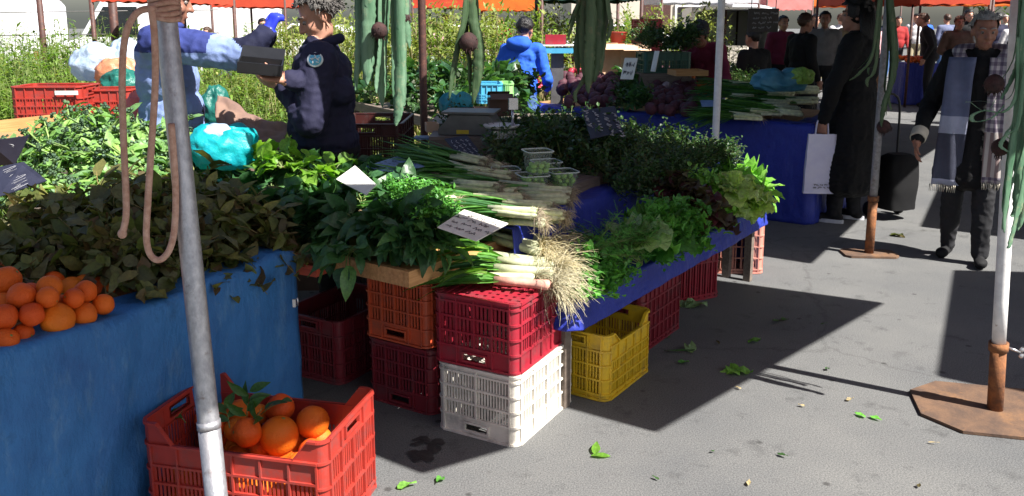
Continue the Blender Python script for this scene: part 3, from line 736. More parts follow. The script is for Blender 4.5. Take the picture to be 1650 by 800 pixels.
def onion_bunch(n=9, L=.46, r=.008, gw=.013, green=3, hair=10, pink=0, rootL=.03, spread=.16, lift=.05, wild=.05):
    """stalks lie along -x, roots towards +x"""
    b = MB()
    for i in range(n):
        a = U_(-spread, spread); y0 = U_(-.03, .03); z0 = U_(.008, .008+.008*n**.5)
        d = V3((-math.cos(a), math.sin(a)*1., U_(-.04, .06))); p = V3((U_(-.02, .02), y0, z0)); rr = r*U_(.8, 1.25)
        w = L*U_(.28, .36)
        b.tube([p, p+d*.012, p+d*w*.5, p+d*w], [rr*.7, rr*1.25, rr*.95, rr*.9], 7, 3 if i < pink else 1, True)
        e = p+d*w
        for g_ in range(green):
            dd = (d+V3((0, U_(-.22, .22), U_(-.06, .2)))).normalized()
            b.leaf(e-d*.012, dd, UP+V3((0, U_(-.8, .8), 0)), L*U_(.5, .72), gw*U_(.7, 1.3), 'blade', .5, U_(.05, .7), 6, 0)
        for h in range(hair):
            q = p+V3((U_(-.004, .004), U_(-.5, .5)*rr, U_(-.5, .5)*rr)); l = rootL*U_(.5, 1.3)
            dd = (V3((1, U_(-wild, wild)*8, U_(-.8, .3))) if wild < .2 else dirv(U_(-1.5, 1.5), U_(-1.3, .9))).normalized()
            b.tube([q, q+dd*l*.5+V3((0, U_(-.004, .004), -.002)), q+dd*l+V3((0, U_(-.008, .008), -l*.35))], [.0011, .0009, .0004], 3, 2, False)
    return b
def protos(fn, k, name, mats, *a, **kw):
    out = []
    for i in range(k):
        me = fn(*a, **kw).mesh(name, [M[m] for m in mats]); out.append(me)
    return out
def inst(me, name, loc, rot, sc, label, cat, group=None):
    o = bpy.data.objects.new(name, me); COL.objects.link(o)
    o.location = loc; o.rotation_euler = rot; o.scale = (sc, sc, sc)
    return tag(o, label, cat, group)
def heap(name, meshes, label, cat, group, u0, u1, v0, v1, zf, step, jit=.4, layers=1, dz=.035, sc=(.8, 1.25), az=None, tilt=.5, keep=None, lean=(0, .15)):
    """one object per bunch on the surface z = zf(u, v)"""
    nu, nv = max(1, round((u1-u0)/step)), max(1, round((v1-v0)/step)); k = 0
    for l in range(layers):
        for i in range(nu):
            for j in range(nv):
                u = u0+(u1-u0)*(i+.5+U_(-jit, jit))/nu; v = v0+(v1-v0)*(j+.5+U_(-jit, jit))/nv
                if keep and not keep(u, v): continue
                z = zf(u, v)-l*dz
                e = .03; n = V3((0, 0, 1)) - UX*((zf(u+e, v)-zf(u-e, v))/(2*e)) - VX*((zf(u, v+e)-zf(u, v-e))/(2*e)); n.normalize()
                a = U_(0, 6.28) if az is None else az+U_(-.9, .9)
                d = dirv(a, U_(*lean)); d = (d-n*d.dot(n)*.8).normalized(); s = n.cross(d).normalized(); nn = d.cross(s)
                m3 = Matrix((d, s, nn)).transposed() @ Matrix.Rotation(U_(-tilt, tilt), 3, 'X')
                inst(R.choice(meshes), name, P(u, v, z), m3.to_euler(), U_(*sc), label, cat, group); k += 1
    return k
def mound(label, name, u0, u1, v0, v1, zf, m, dz=.02, kind=None):
    """the dark packed inside of a heap, as one closed body down to the table"""
    pass

def obj1(b, name, mats, loc, rot, sc, label, cat, group=None):
    return inst(b.mesh(name, [M[m] for m in mats]), name, loc, rot, sc, label, cat, group)
pr_sp = protos(spinach_bunch, 6, 'spinach_bunch', ('spinach', 'stem', 'stem_pink'))
pr_spl = protos(spinach_bunch, 4, 'young_chard_bunch', ('lime', 'stem', 'stem_pink'), 15, .85)
pr_ol = protos(olive_bunch, 6, 'wilted_greens_bunch', ('olive', 'olive_stem'))
pr_rb = protos(rabe_bunch, 6, 'broccoli_shoots', ('rabe', 'rabe_stem', 'rabe_bud'))
pr_hb = protos(herb_bunch, 6, 'herb_bunch', ('herb', 'stem'))
pr_hb2 = protos(herb_bunch, 4, 'leafy_herb_bunch', ('herb', 'stem'), 10, (.09, .17), (.025, .045), 6)
pr_di = protos(dill_bunch, 3, 'dill_bunch', ('herb_bright', 'stem'))
pr_cu = protos(herb_bunch, 5, 'curly_endive', ('herb_bright', 'lime'), 22, (.07, .15), (.012, .028), 11, 3.14, (.1, 1.5))
def bumpy(z, u, v, a=.03, s=5.): return z+a*noise.noise(V3((u*s, v*s, 1.3)))*1.6

# spinach: heaped on the wooden table
def z_sp(u, v):
    e = min(1, (u-2.2)/.3, (3.3-u)/.25); f = min(1, (v+3.5)/.2, (-1.92-v)/.22)
    return bumpy(.71+.12*max(0, min(1, e))*max(0.1, min(1, f))+.05*max(0, (u-2.4)), u, v)
print('spinach', heap('spinach_bunch', pr_sp, 'dark green spinach bunch in the heap on the wooden table', 'spinach', 'spinach bunches heaped on the wooden table', 2.36, 3.05, -3.5, -2.2, z_sp, .13, layers=2, dz=.05, keep=lambda u, v: u < 2.93-(v+2.73)*.72))
# some hang over the edge beam
for px, py in ((565, 420), (548, 402)):
    p = at(px, py-14, .74); inst(R.choice(pr_sp), 'spinach_bunch', p, (U_(-.3, .3), U_(.35, .7), -2.2+U_(-.5, .5)), .95, 'spinach bunch drooping over the wooden beam of the table', 'spinach', 'spinach bunches drooping over the beam')
# bright lettuce behind the spinach
for px, py, z in ((425, 268, .93), (455, 262, .95), (480, 272, .94), (510, 278, .93), (540, 272, .92), (440, 250, .95), (470, 254, .95), (500, 262, .93)):
    inst(R.choice(pr_spl), 'young_chard_bunch', at(px, py+8, z), (U_(-.3, .3), U_(-.5, .1), U_(0, 6.3)), U_(.85, 1.05), 'bright lime green leafy bunch behind the dark spinach', 'greens', 'lime green bunches behind the spinach')
for px, py, z in ((640, 318, .9), (668, 330, .9), (690, 345, .88), (702, 330, .89), (672, 308, .91), (650, 335, .88), (690, 320, .9), (712, 350, .86), (628, 305, .9)):
    inst(R.choice(pr_cu), 'celery_leaf_bunch', at(px, py+6, z), (U_(-.4, .4), U_(-.4, .4), U_(0, 6.3)), U_(.5, .7), 'bright feathery celery leaf bunch left of the white price card', 'celery', 'celery leaf bunches')
# wilting greens on the near stall
def z_ol(u, v):
    f = max(0, min(1, (-2.58-v)/.42)); g = max(0, min(1, (u-1.25)/.35))*max(0, min(1, (2.42-u)/.2))
    return bumpy(.71+.19*f**.7*max(.25, g), u, v, .025)
heap('wilted_greens_bunch', pr_ol, 'olive brown wilting greens bunch heaped above the blue tarp', 'greens', 'wilting greens heaped on the near stall', 1.12, 2.3, -3.35, -2.68, z_ol, .1, layers=2, dz=.05, keep=lambda u, v: not (u < 1.52 and v > -2.9 - 0.35*max(0, u-1.3)))
# broccoli shoots
def z_rb(u, v):
    r = math.hypot((u-2.42)/.6, (v+4.25)/.75)
    return bumpy(.75+.31*max(0, 1-r**1.6), u, v, .02)
heap('broccoli_shoots', pr_rb, 'pale stemmed broccoli shoot bunch in the sunny pile at left', 'greens', 'broccoli shoots piled at left', 1.75, 2.72, -4.7, -3.4, z_rb, .118, layers=2, dz=.05, keep=lambda u, v: u > 1.93+max(0, -4.2-v)*1.1)
# herbs on the middle table
def z_hb(u, v):
    f = max(0, min(1, (-1.98-v)/.3)); g = max(0, min(1, (5.3-u)/1.1))
    return bumpy(.77+.13*f*g+.04*max(0, min(1, (-2.3-v)/.5)), u, v, .035, 3.)
heap('herb_bunch', pr_hb+pr_hb, 'dark green herb bunch in the big shaded heap on the middle table', 'herbs', 'dark herb bunches on the middle table', 3.62, 5.15, -3.45, -2.05, z_hb, .142, layers=2, dz=.06, keep=lambda u, v: not (u < 3.85 and v > -2.62) and not (u < 4.15 and v < -2.72))
heap('leafy_herb_bunch', pr_hb2, 'broad leafed dark bunch among the herbs by the punnets', 'herbs', 'broad leafed bunches by the punnets', 3.75, 4.3, -2.7, -2.15, lambda u, v: z_hb(u, v)+.03, .16)
0 and heap('herb_bunch', pr_hb, 'dark herb bunch behind the brown pole by the scale', 'herbs', 'herb bunches by the brown pole', 3.3, 3.62, -3.15, -2.75, lambda u, v: .8, .15, layers=1)

# low tray
for px, py, z, s in ((950, 452, .53, 1.), (962, 428, .56, .9), (985, 440, .53, .9), (942, 470, .5, .8), (1000, 448, .5, .7), (975, 460, .5, .75)):
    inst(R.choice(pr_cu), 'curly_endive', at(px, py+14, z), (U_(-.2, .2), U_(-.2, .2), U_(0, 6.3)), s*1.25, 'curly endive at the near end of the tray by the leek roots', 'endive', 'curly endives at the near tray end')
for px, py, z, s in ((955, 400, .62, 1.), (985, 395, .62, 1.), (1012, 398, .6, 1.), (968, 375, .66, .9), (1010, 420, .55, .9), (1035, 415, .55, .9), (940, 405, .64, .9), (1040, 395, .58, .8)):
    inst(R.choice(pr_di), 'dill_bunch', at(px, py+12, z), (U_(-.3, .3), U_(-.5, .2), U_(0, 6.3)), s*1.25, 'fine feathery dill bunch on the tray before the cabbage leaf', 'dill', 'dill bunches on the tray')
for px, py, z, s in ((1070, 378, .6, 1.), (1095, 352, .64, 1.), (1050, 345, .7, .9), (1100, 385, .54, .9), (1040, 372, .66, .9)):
    obj1(lettuce_head(20, .15, .12, .22, 'fan', .15, 1.4, 6), 'frilly_lettuce', ['herb_bright'], at(px, py+14, z), (U_(-.3, .3), U_(-.3, .3), U_(0, 6)), s, 'dark green frilly lettuce head in the middle of the tray', 'lettuce', 'dark frilly lettuces on the tray')
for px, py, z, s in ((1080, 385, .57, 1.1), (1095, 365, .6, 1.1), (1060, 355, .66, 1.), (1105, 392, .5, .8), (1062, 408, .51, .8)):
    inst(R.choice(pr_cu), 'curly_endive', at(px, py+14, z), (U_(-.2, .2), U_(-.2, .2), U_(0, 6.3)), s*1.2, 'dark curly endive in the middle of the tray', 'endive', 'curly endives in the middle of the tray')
b = MB()
for k in range(4): b.leaf((0, 0, .01*k), dirv(.5+k*.7-1.2, .35), UP, .17, .15, 'fan', .35, .5, 7, 0, 0, 4, 0, .12, 6)
obj1(b, 'cabbage_leaf', ['cabbage'], at(1018, 402, .64), (.15, -.35, .1), 1.1, 'large pale cabbage leaf lying over the dill on the tray', 'cabbage')
for px, py, z in ((1120, 342, .64), (1108, 316, .71), (1130, 328, .67), (1098, 302, .74), (1142, 350, .6), (1085, 297, .75)):
    obj1(lettuce_head(14, .12, .11, .16), 'red_lettuce', ['lettuce_red'], at(px, py+14, z), (U_(-.3, .3), U_(-.3, .3), U_(0, 6)), 1.25, 'dark red frilly lettuce between the endive and green lettuce', 'lettuce', 'red lettuces on the tray')
for px, py, z in ((1135, 312, .66), (1150, 325, .62), (1140, 298, .7), (1165, 338, .57), (1120, 300, .7), (1160, 352, .54)):
    obj1(herb_bunch(24, (.06, .12), (.016, .03), 9, 3.14, (.1, 1.5)), 'green_lettuce', ['lettuce', 'lime'], at(px, py+14, z), (U_(-.3, .3), U_(-.3, .3), U_(0, 6)), 1.2, 'fresh green curly lettuce beside the pale lettuce heads', 'lettuce', 'green curly lettuces')
for px, py, z in ((1165, 300, .69), (1185, 315, .64), (1207, 315, .62), (1176, 328, .6), (1195, 330, .58), (1152, 312, .67), (1180, 300, .72), (1200, 304, .68), (1168, 318, .66), (1215, 325, .6)):
    obj1(lettuce_head(18, .1, .09, .15), 'pale_lettuce', ['lettuce_pale'], at(px, py+10, z), (U_(-.3, .3), U_(-.3, .3), U_(0, 6)), 1.3, 'pale sunlit lettuce heart near the far end of the tray', 'lettuce', 'pale lettuce hearts')
for px, py, z in ((1175, 275, .68), (1205, 275, .66), (1195, 290, .64), (1215, 290, .62), (1225, 305, .59)):
    obj1(lettuce_head(14, .2, .1, .05, 'ovate', .1, 1.1, 2, 0, 1.1), 'romaine_lettuce', ['lettuce'], at(px, py+12, z), (U_(-.4, .4), U_(-.4, .2), U_(0, 6)), 1.05, 'big leafed bright green romaine at the far end of the tray', 'lettuce', 'romaine lettuces')
b = MB(); b.leaf((0, 0, 0), V3((1, 0, .15)), UP, .2, .1, 'ovate', .3, 1.4, 8, 0, .2, 4)
obj1(b, 'lettuce_leaf', ['lettuce'], at(1212, 312, .57), (0, 0, -.25), 1., 'single romaine leaf curling over the tray end', 'lettuce leaf')
# celery stalk upright by the cloth: pale stems in blue film
t = thing('celery_stalk', 'pale celery stalks wrapped in blue film standing at the table end', 'celery', at(1118, 290, .66))
b = MB()
for k in range(6): b.tube([V3((U_(-.015, .015), U_(-.01, .01), 0)), V3((-.03+U_(-.02, .02), U_(-.015, .015), .1)), V3((-.08+U_(-.03, .03), U_(-.02, .02), .2))], [.007, .006, .003], 6, 0, True)
b.build('stalks', M['leek_bright'], t)
b = MB(); b.lathe([(.024, 0), (.03, .03), (.028, .075)], 10, cap=False); b.build('film', M['bag_blue'], t)

# leeks on the red crate (each one a thing) with long roots
def leek(label, p, yaw, L=.56, r=.017, pink=False, pitch=.0, rootL=.18, nroot=190, roll=0, spread=.2):
    t = thing('leek', label, 'leek', p, 0, 'leeks on the red crate'); t.rotation_euler = (roll, pitch, yaw)
    b = MB(); w = L*.42
    b.tube([(0, 0, 0), (-.012, 0, 0), (-.05, 0, .001), (-w*.6, 0, .002), (-w, 0, .004)], [r*.75, r*1.22, r*1.08, r, r*1.05], 12)
    b.build('shaft', M['leek_pink' if pink else 'leek_white'], t)
    for k in range(6):
        b = MB(); s = (k-2.5)/2.5
        b.leaf((-w+.02, s*r*.5, .004+.002*k), V3((-1, s*spread, .03+U_(-.06, .16))).normalized(), UP+V3((0, s*.6, 0)), L*U_(.5, .72), r*U_(1.7, 2.6), 'blade', .55, U_(.05, .6), 7, 0, .2)
        b.build('leaf_blade', M['leek_bright' if k > 1 else 'leek_green'], t)
    b = MB()
    for h in range(nroot):
        q = V3((.004, U_(-.7, .7)*r, U_(-.7, .7)*r)); l = rootL*U_(.35, 1.15); a = dirv(U_(-1.1, 1.1), U_(-.5, 1.1))
        pts = [q]; d = V3(a)
        for j in range(5):
            d = (d+V3((U_(-.3, .3), U_(-.3, .3), U_(-.62, .08)))).normalized(); pts.append(pts[-1]+d*l/5)
        b.tube(pts, [.0013, .0012, .001, .0009, .0007, .0004], 3, 0, False)
    b.build('roots', M['roots'], t)
    return t
LK = [('front leek with a pinkish shaft lying on the red crate edge', 888, 460, .605, -.24, True, .0), ('leek above the pinkish one, roots drooping over the crate', 892, 440, .63, -.16, False, .02),
      ('middle leek of the pile with a thick pale shaft', 880, 425, .645, -.3, False, .05), ('yellowish leek leaning across the others in the pile', 872, 408, .675, -.5, False, .12),
      ('upper leek of the pile nearest the white price card', 868, 398, .69, -.42, False, .12), ('topmost leek with dry roots against the blue cloth', 885, 392, .69, -.62, False, .1),
      ('hidden lower leek with dark leaves fanning over the wooden beam', 862, 448, .61, -.05, False, .0), ('slim leek between the pinkish and the thick ones', 896, 430, .64, -.2, False, .03)]
for i, (l, px, py, z, yaw, pk, pt) in enumerate(LK):
    leek(l, at(px, py, z), yaw, L=.54+.03*(i % 3), r=.0172+.0018*(i % 3), pink=pk, pitch=pt, spread=.25)
# spring onions in bunches behind, roots to the right
def sonion(label, px, py, z, yaw, n=10, L=.5, r=.009, gw=.014, pitch=0., hair=12, rootL=.045, sp=.1, sc=1., mats=('leek_green', 'leek_white', 'roots_dark', 'leek_pink'), grp=None):
    b = onion_bunch(n, L, r, gw, 3, hair, 0, rootL, sp, wild=.5)
    return obj1(b, 'spring_onion_bunch', mats, at(px, py, z), (0, pitch, yaw), sc, label, 'onions', grp)
sonion('spring onion bunch nearest the blue cloth corner, roots at right', 905, 352, .81, -.12, 11, .5, .011)
sonion('leek thin onion bunch lying just above the lowest one', 912, 328, .835, -.1, 11, .62, .012, .018)
sonion('onion bunch in the second row with long dark leaves', 885, 340, .83, -.16, 10, .6, .011, .017)
sonion('onion bunch with brown roots behind the white price card', 872, 366, .79, -.2, 9, .42, .01)
sonion('onion bunch with soil roots left of the punnets', 790, 285, .9, -.3, 14, .56, .008, .013, .06)
sonion('onion bunch crossing below the brown pole', 805, 278, .9, -.42, 14, .6, .008, .014, .1)
sonion('upper onion bunch with tips beside the brown pole', 770, 285, .9, -.5, 12, .6, .007, .013, .13)
sonion('short onion bunch with pale root tuft beside the newspaper', 672, 296, .87, -.15, 10, .38, .009, .014)
sonion('loose onion bunch lying behind the celery leaves', 735, 330, .86, -.1, 10, .5, .009, .015)
sonion('dark onion bunch in front of the punnets', 830, 318, .85, -.15, 12, .55, .01, .016)

for i, (px, py, z, yaw, n_, L_, r_, pt_) in enumerate(((915, 318, .85, -.08, 12, .62, .009, .02), (880, 312, .86, -.14, 12, .6, .009, .03), (900, 362, .77, -.2, 9, .5, .01, .03), (860, 352, .83, -.12, 12, .5, .009, .02), (780, 268, .93, -.36, 14, .5, .007, .12),
        (820, 292, .89, -.3, 14, .62, .008, .06), (760, 300, .88, -.2, 14, .5, .007, .03), (840, 330, .84, -.1, 14, .62, .009, .02), (700, 300, .87, .1, 12, .4, .008, .03), (800, 312, .87, -.2, 14, .6, .008, .03))):
    sonion('long green onion bunch in the layered pile by the blue cloth', px, py, z, yaw, n_, L_, r_, .014, pt_, 14, .05, .1, grp='onion bunches layered by the blue cloth')
for px, py, z in ((672, 392, .78), (690, 405, .76), (655, 402, .77), (640, 385, .8), (684, 380, .8), (700, 395, .77)):
    inst(R.choice(pr_sp), 'spinach_bunch', at(px, py, z), (U_(-.3, .3), U_(-.2, .3), U_(0, 6)), U_(.7, .9), 'spinach bunch at the right end of the heap beside the leeks', 'spinach', 'spinach bunches beside the leeks')
for px, py, z, yaw in ((790, 408, .72, -.35), (800, 425, .69, -.2), (785, 440, .66, -.05), (770, 400, .74, -.45)):
    b = MB()
    for k in range(9): b.leaf((0, U_(-.03, .03), U_(0, .02)), V3((-1, U_(-.3, .3), U_(0, .12))), UP+V3((0, U_(-.8, .8), 0)), U_(.16, .3), U_(.02, .035), 'blade', .5, U_(.1, .7), 7, k % 2, .2)
    obj1(b, 'cut_leek', ['leek_green', 'leek_bright'], at(px, py, z), (0, 0, yaw), 1., 'fan of leek tops spreading over the wooden table end', 'leek tops', 'leek tops below the price card')
for i in range(26):
    u, v = U_(3.2, 3.85), U_(-2.62, -2.06)
    if 3.35 < u < 3.78 and v > -2.4: continue
    inst(R.choice(pr_hb2+pr_hb), 'leafy_herb_bunch', P(u, v, .83), (U_(-.4, .4), U_(-.4, .2), U_(0, 6)), U_(.6, .9), 'leafy bunch laid round the punnets and onions', 'herbs', 'leafy bunches round the punnets')
for i in range(34):
    u = 3.75+1.4*i/33+U_(-.03, .03); v = U_(-2.06, -1.98)
    inst(R.choice(pr_hb), 'herb_bunch', P(u, v, U_(.78, .83)), (U_(-.4, .4), U_(.1, .6), AU-PI/2+U_(-.8, .8)), U_(.8, 1.1), 'herb bunch drooping over the edge of the blue cloth', 'herbs', 'herb bunches drooping over the cloth edge')
# punnets with green almonds
def punnet(label, p, rz, W=.12, D=.12, Hh=.085, ribs=False, name='punnet', n=22, tip=0.):
    t = thing('punnet', label, 'punnet', p, rz)
    b = MB(); k = 6; rr = .018
    def ring(w, d, z, r):
        out = []
        for cx, cy, a0 in ((w/2-r, d/2-r, 0), (-w/2+r, d/2-r, PI/2), (-w/2+r, -d/2+r, PI), (w/2-r, -d/2+r, 1.5*PI)):
            for i in range(k): a = a0+PI/2*i/(k-1); out.append((cx+r*math.cos(a), cy+r*math.sin(a), z))
        return out
    rings = [ring(W*.8, D*.8, 0, rr), ring(W*.88, D*.88, Hh*.4, rr), ring(W*.96, D*.96, Hh, rr), ring(W*1.05, D*1.05, Hh, rr*1.2), ring(W*1.05, D*1.05, Hh-.006, rr*1.2)]
    m_ = 4*k
    b.add([q for r_ in rings for q in r_], [tuple(range(m_-1, -1, -1))]+[(a*m_+i, a*m_+(i+1) % m_, (a+1)*m_+(i+1) % m_, (a+1)*m_+i) for a in range(4) for i in range(m_)], 0, False)
    b.build('tub', M['clear'], t)
    b = MB(); r1 = ring(W*1.06, D*1.06, Hh+.001, rr*1.2); b.tube([V3(q) for q in r1]+[V3(r1[0])], .0026, 5); b.build('rim', M['rim_plastic'], t)
    cz, sz = math.cos(rz), math.sin(rz); lay = 0; i = 0
    while i < n:
        m2 = 3
        for a in range(m2):
            for c in range(m2):
                if i >= n: break
                x = (a-1)*W*.25+U_(-.004, .004)+(.006 if lay % 2 else 0); y = (c-1)*D*.25+U_(-.004, .004); z = .014+lay*.021
                o = inst(AL, 'green_almond', V3(p)+V3((x*cz-y*sz, x*sz+y*cz, z)), (U_(0, 3), U_(0, 3), U_(0, 6)), U_(.85, 1.12), ALAB.get(label), 'almond', AGRP.get(label)); i += 1
        lay += 1
    return t
M['rim_plastic'] = mat('clear_rim', (.6, .66, .62), .2)
bb = MB(); bb.ball((0, 0, 0), (.0115, .0115, .0145), 10, 7); AL = bb.mesh('green_almond', [M['almond']])
PL = ['upright clear punnet of small green fruits standing on two others', 'left lying punnet of green fruits before the herb heap', 'middle punnet of green fruits under the upright one', 'ribbed right punnet of green fruits at the cloth edge', 'rear punnet of green fruits half hidden by the front ones']
ALAB = {PL[0]: 'small green fruit inside the upright punnet', PL[1]: 'small green fruit inside the left lying punnet', PL[2]: 'small green fruit inside the middle lower punnet', PL[3]: 'small green fruit inside the ribbed right punnet', PL[4]: 'small green fruit inside the rear punnet'}
AGRP = {PL[0]: 'fruits in the upright punnet', PL[1]: 'fruits in the left punnet', PL[2]: 'fruits in the middle punnet', PL[3]: 'fruits in the ribbed punnet', PL[4]: 'fruits in the rear punnet'}
zz = .86
pm = at(858, 308, zz); punnet(PL[2], pm, .3, .125, .125, .075, n=26)
punnet(PL[1], at(815, 296, zz), .2, .12, .12, .07, n=25)
punnet(PL[3], at(905, 302, zz), .35, .125, .125, .075, n=26)
punnet(PL[4], at(880, 284, zz+.01), .3, .125, .125, .072, n=24)
punnet(PL[0], at(866, 279, zz+.085), .3, .115, .115, .1, n=18)
# the slab of produce under the punnets: a folded sheet
b = MB(); b.box((0, 0, 0), (.42, .36, .06)); o = b.build('display_board', M['wood_dark'], None, P(3.58, -2.3, .805)); o.rotation_euler = (0, 0, AU); tag(o, 'low dark board raising the punnets and onions on the table', 'board')

# ------------------------------------------------------------------ oranges
def orange_mesh(seed, bumpyv=.03):
    b = MB(); n, k = 24, 16; vs = []
    for i in range(k+1):
        th = PI*i/k
        for j in range(n):
            a = 2*PI*j/n; q = V3((math.sin(th)*math.cos(a), math.sin(th)*math.sin(a), math.cos(th)))
            r = 1+bumpyv*noise.noise(q*1.3+V3((seed*5, 0, 0)))-.07*math.exp(-(th/.22)**2)-.03*math.exp(-((PI-th)/.2)**2)
            vs.append(q*r*.04)
    fs = []
    for i in range(k):
        for j in range(n): fs.append((i*n+j, (i+1)*n+j, (i+1)*n+(j+1) % n, i*n+(j+1) % n))
    b.add(vs, fs, 0, True)
    b.lathe([(.0, .0385), (.004, .0383), (.0045, .0375)], 6, 1, cap=False)
    return b.mesh('orange', [M['orange'], M['stem']])
ORM = [orange_mesh(i, .035+.03*(i % 3)) for i in range(6)]
def orange(p, sc, label, group, rot=None):
    return inst(R.choice(ORM), 'orange', p, rot or (U_(0, 6), U_(0, 6), U_(0, 6)), sc, label, 'orange', group)
# (px, py, radius px) in the pile on the near stall, resting heights by row
OP = [(17, 460, 23, .875), (46, 473, 21, .85), (70, 486, 20, .835), (5, 495, 21, .83), (42, 505, 22, .82), (100, 492, 18, .80), (137, 493, 18, .795), (172, 495, 17, .785), (14, 531, 21, .79), (66, 526, 19, .79),
      (106, 523, 27, .785), (152, 511, 20, .78), (86, 507, 17, .80), (36, 555, 20, .765), (57, 541, 17, .77), (-10, 520, 22, .80), (-14, 555, 22, .765), (-25, 480, 22, .85), (118, 506, 16, .79)]
OL = {0: 'topmost big orange of the pile at the left edge', 10: 'large knobbly orange at the front of the pile on the tarp', 11: 'light orange fruit at the right front of the pile'}
def relax(ps, rs, fix, it=40):
    for _ in range(it):
        for i in range(len(ps)):
            for j in range(i):
                d = ps[i]-ps[j]; L = d.length; g = (rs[i]+rs[j])*.97-L
                if g > 0 and L > 1e-5: d = d/L*g*.5; ps[i] += d; ps[j] -= d
        for i in range(len(ps)): fix(i, ps)
ps, rs = [], []
for px, py, r, z in OP:
    z -= .042; p = at(px, py, z); d = math.hypot(p.y, p.z-HC); ps.append(p); rs.append(r*d/F)
def on_table(i, ps):
    p = ps[i]; pu, pv = p.dot(UX), p.dot(VX)
    for ta, tb in zip(tl[:-1], tl[1:]):
        if ta.dot(UX) <= pu <= tb.dot(UX):
            vt = ta.dot(VX)+(tb.dot(VX)-ta.dot(VX))*(pu-ta.dot(UX))/(tb.dot(UX)-ta.dot(UX))-.05
            if pv > vt: ps[i] = p+VX*(vt-pv)
    ps[i].z = max(ps[i].z, .694+rs[i]*.9)
relax(ps, rs, on_table)
for i, p in enumerate(ps):
    orange(p, rs[i]/.04, OL.get(i, 'orange in the pile on the near stall by the blue tarp'), 'oranges piled on the near stall' if i not in OL else None)
for k in range(34):
    u, v = U_(.75, 1.55), U_(-3.05, -2.66)
    z = .733+.11*max(0, min(1, (-2.6-v)/.35))*max(0, min(1, (1.65-u)/.5))
    orange(P(u, v, z-.03), U_(.95, 1.1), 'orange lying deep in the pile on the near stall', 'oranges deep in the pile')
# oranges in the crate, in the crate's own axes
mc = Matrix.Translation(oc_c) @ Matrix.Rotation(OCR, 4, 'Z')
for lay, zc in ((0, .06), (1, .125), (2, .183)):
    for a in range(6):
        for c in range(4):
            p = mc @ V3((-.225+.09*a+U_(-.012, .012), -.125+.083*c+U_(-.01, .01), zc+U_(-.006, .006)))
            if lay == 2 and R.random() < .25: continue
            orange(p, U_(.98, 1.12), 'orange seen through the slots of the orange-red crate', 'oranges low in the front crate')
OT = [(497, 668, 25), (445, 686, 30), (466, 662, 22), (384, 668, 19), (384, 690, 18), (316, 671, 16), (345, 685, 18), (420, 695, 22), (415, 668, 16), (350, 668, 16)]
TL = {0: 'round orange at the right end on top of the crate', 1: 'largest orange on top in the middle of the crate', 2: 'orange half behind the largest one in the crate', 5: 'small orange at the left end of the crate top'}
ps, rs = [], []
for i, (px, py, r) in enumerate(OT):
    z = .255 if i not in (2, 3) else .275
    p = at(px, py, z); d = math.hypot(p.y, p.z-HC); ps.append(p); rs.append(r*d/F)
mci = mc.inverted()
def in_crate(i, ps):
    q = mci @ ps[i]; m_ = rs[i]+.012; q.x = max(-.3+m_, min(.3-m_, q.x)); q.y = max(-.185+m_, min(.185-m_, q.y)); q.z = max(.235, min(.29, q.z)); ps[i] = mc @ q
relax(ps, rs, in_crate)
for i, p in enumerate(ps):
    orange(p, rs[i]/.04, TL.get(i, 'orange among the leaves on top of the front crate'), None if i in TL else 'oranges on top of the front crate')
def sprig(label, p, rot, n=5, L=.08, W=.032):
    t = thing('orange_leaf_sprig', label, 'leaf sprig', p); t.rotation_euler = rot
    b = MB(); b.tube([(0, 0, 0), (.04, .0, .012), (.09, .01, .01)], [.002, .0017, .001], 5); b.build('twig', M['stem'], t)
    for k in range(n):
        b = MB(); b.leaf((.02+.016*k, .002*k, .01), dirv((-1)**k*U_(.4, 1.1), U_(-.1, .8)), UP, L*U_(.8, 1.1), W, 'lance', .35, U_(.2, .9), 6, 0); b.build('leaf', M['sprig_leaf'], t)
    return t
M['sprig_leaf'] = leafmat('citrus_leaf', [(.03, .1, .02), (.05, .14, .03), (.09, .2, .05)], .28)
sprig('upright citrus leaves among the crate oranges', at(398, 680, .29), (0, -1.2, 1.), 6, .085)
sprig('citrus leaf sprig lying over the largest crate orange', at(420, 668, .31), (0, -.35, .15), 4)
sprig('dark curled citrus leaves beside the steel pole in the crate', at(370, 690, .285), (0, -.5, 2.), 4)
sprig('small citrus leaves at the left end of the crate', at(300, 682, .27), (0, -.3, 2.6), 4, .06)
sprig('citrus leaf standing in front of the middle crate oranges', at(405, 700, .27), (0, -1., .4), 3)

# ------------------------------------------------------------------ leaves on the ground
def fallen(px, py, label, L, W, m, shape='ovate', n=1, yaw=None, wave=.5):
    b = MB()
    for k in range(n): b.leaf((U_(-.02, .02)*(n > 1), U_(-.02, .02)*(n > 1), .006), dirv((yaw if yaw is not None else U_(0, 6))+k*1.3, .08), UP, L, W, shape, .25, -.1 if n == 1 else U_(-.3, .5), 5, 0, wave, 4)
    return obj1(b, 'fallen_leaf', [m], at(px, py, .002), (0, 0, 0), 1., label, 'leaf')
fallen(1105, 494, 'pale cabbage leaf dropped beside the wine red crate', .13, .11, 'cabbage', 'round', 2, 0)
fallen(1188, 601, 'dark green crumpled leaf on the shaded asphalt', .09, .07, 'lettuce', 'ovate', 3, .2)
fallen(1206, 553, 'small green leaf high in the shaded asphalt', .07, .045, 'lettuce', 'ovate', 1)
fallen(1112, 571, 'light green leaf scrap in front of the dark red crate', .09, .04, 'cabbage', 'lance', 2)
fallen(1070, 567, 'long dark leaf strip beside the dark red crate', .15, .02, 'spinach', 'blade', 1, -.3)
fallen(955, 736, 'sunlit yellow green leaf on the asphalt', .085, .035, 'lime', 'lance', 2, .1, .2)
fallen(713, 771, 'small bright green leaf near the bottom of the picture', .05, .03, 'herb_bright', 'ovate', 1)
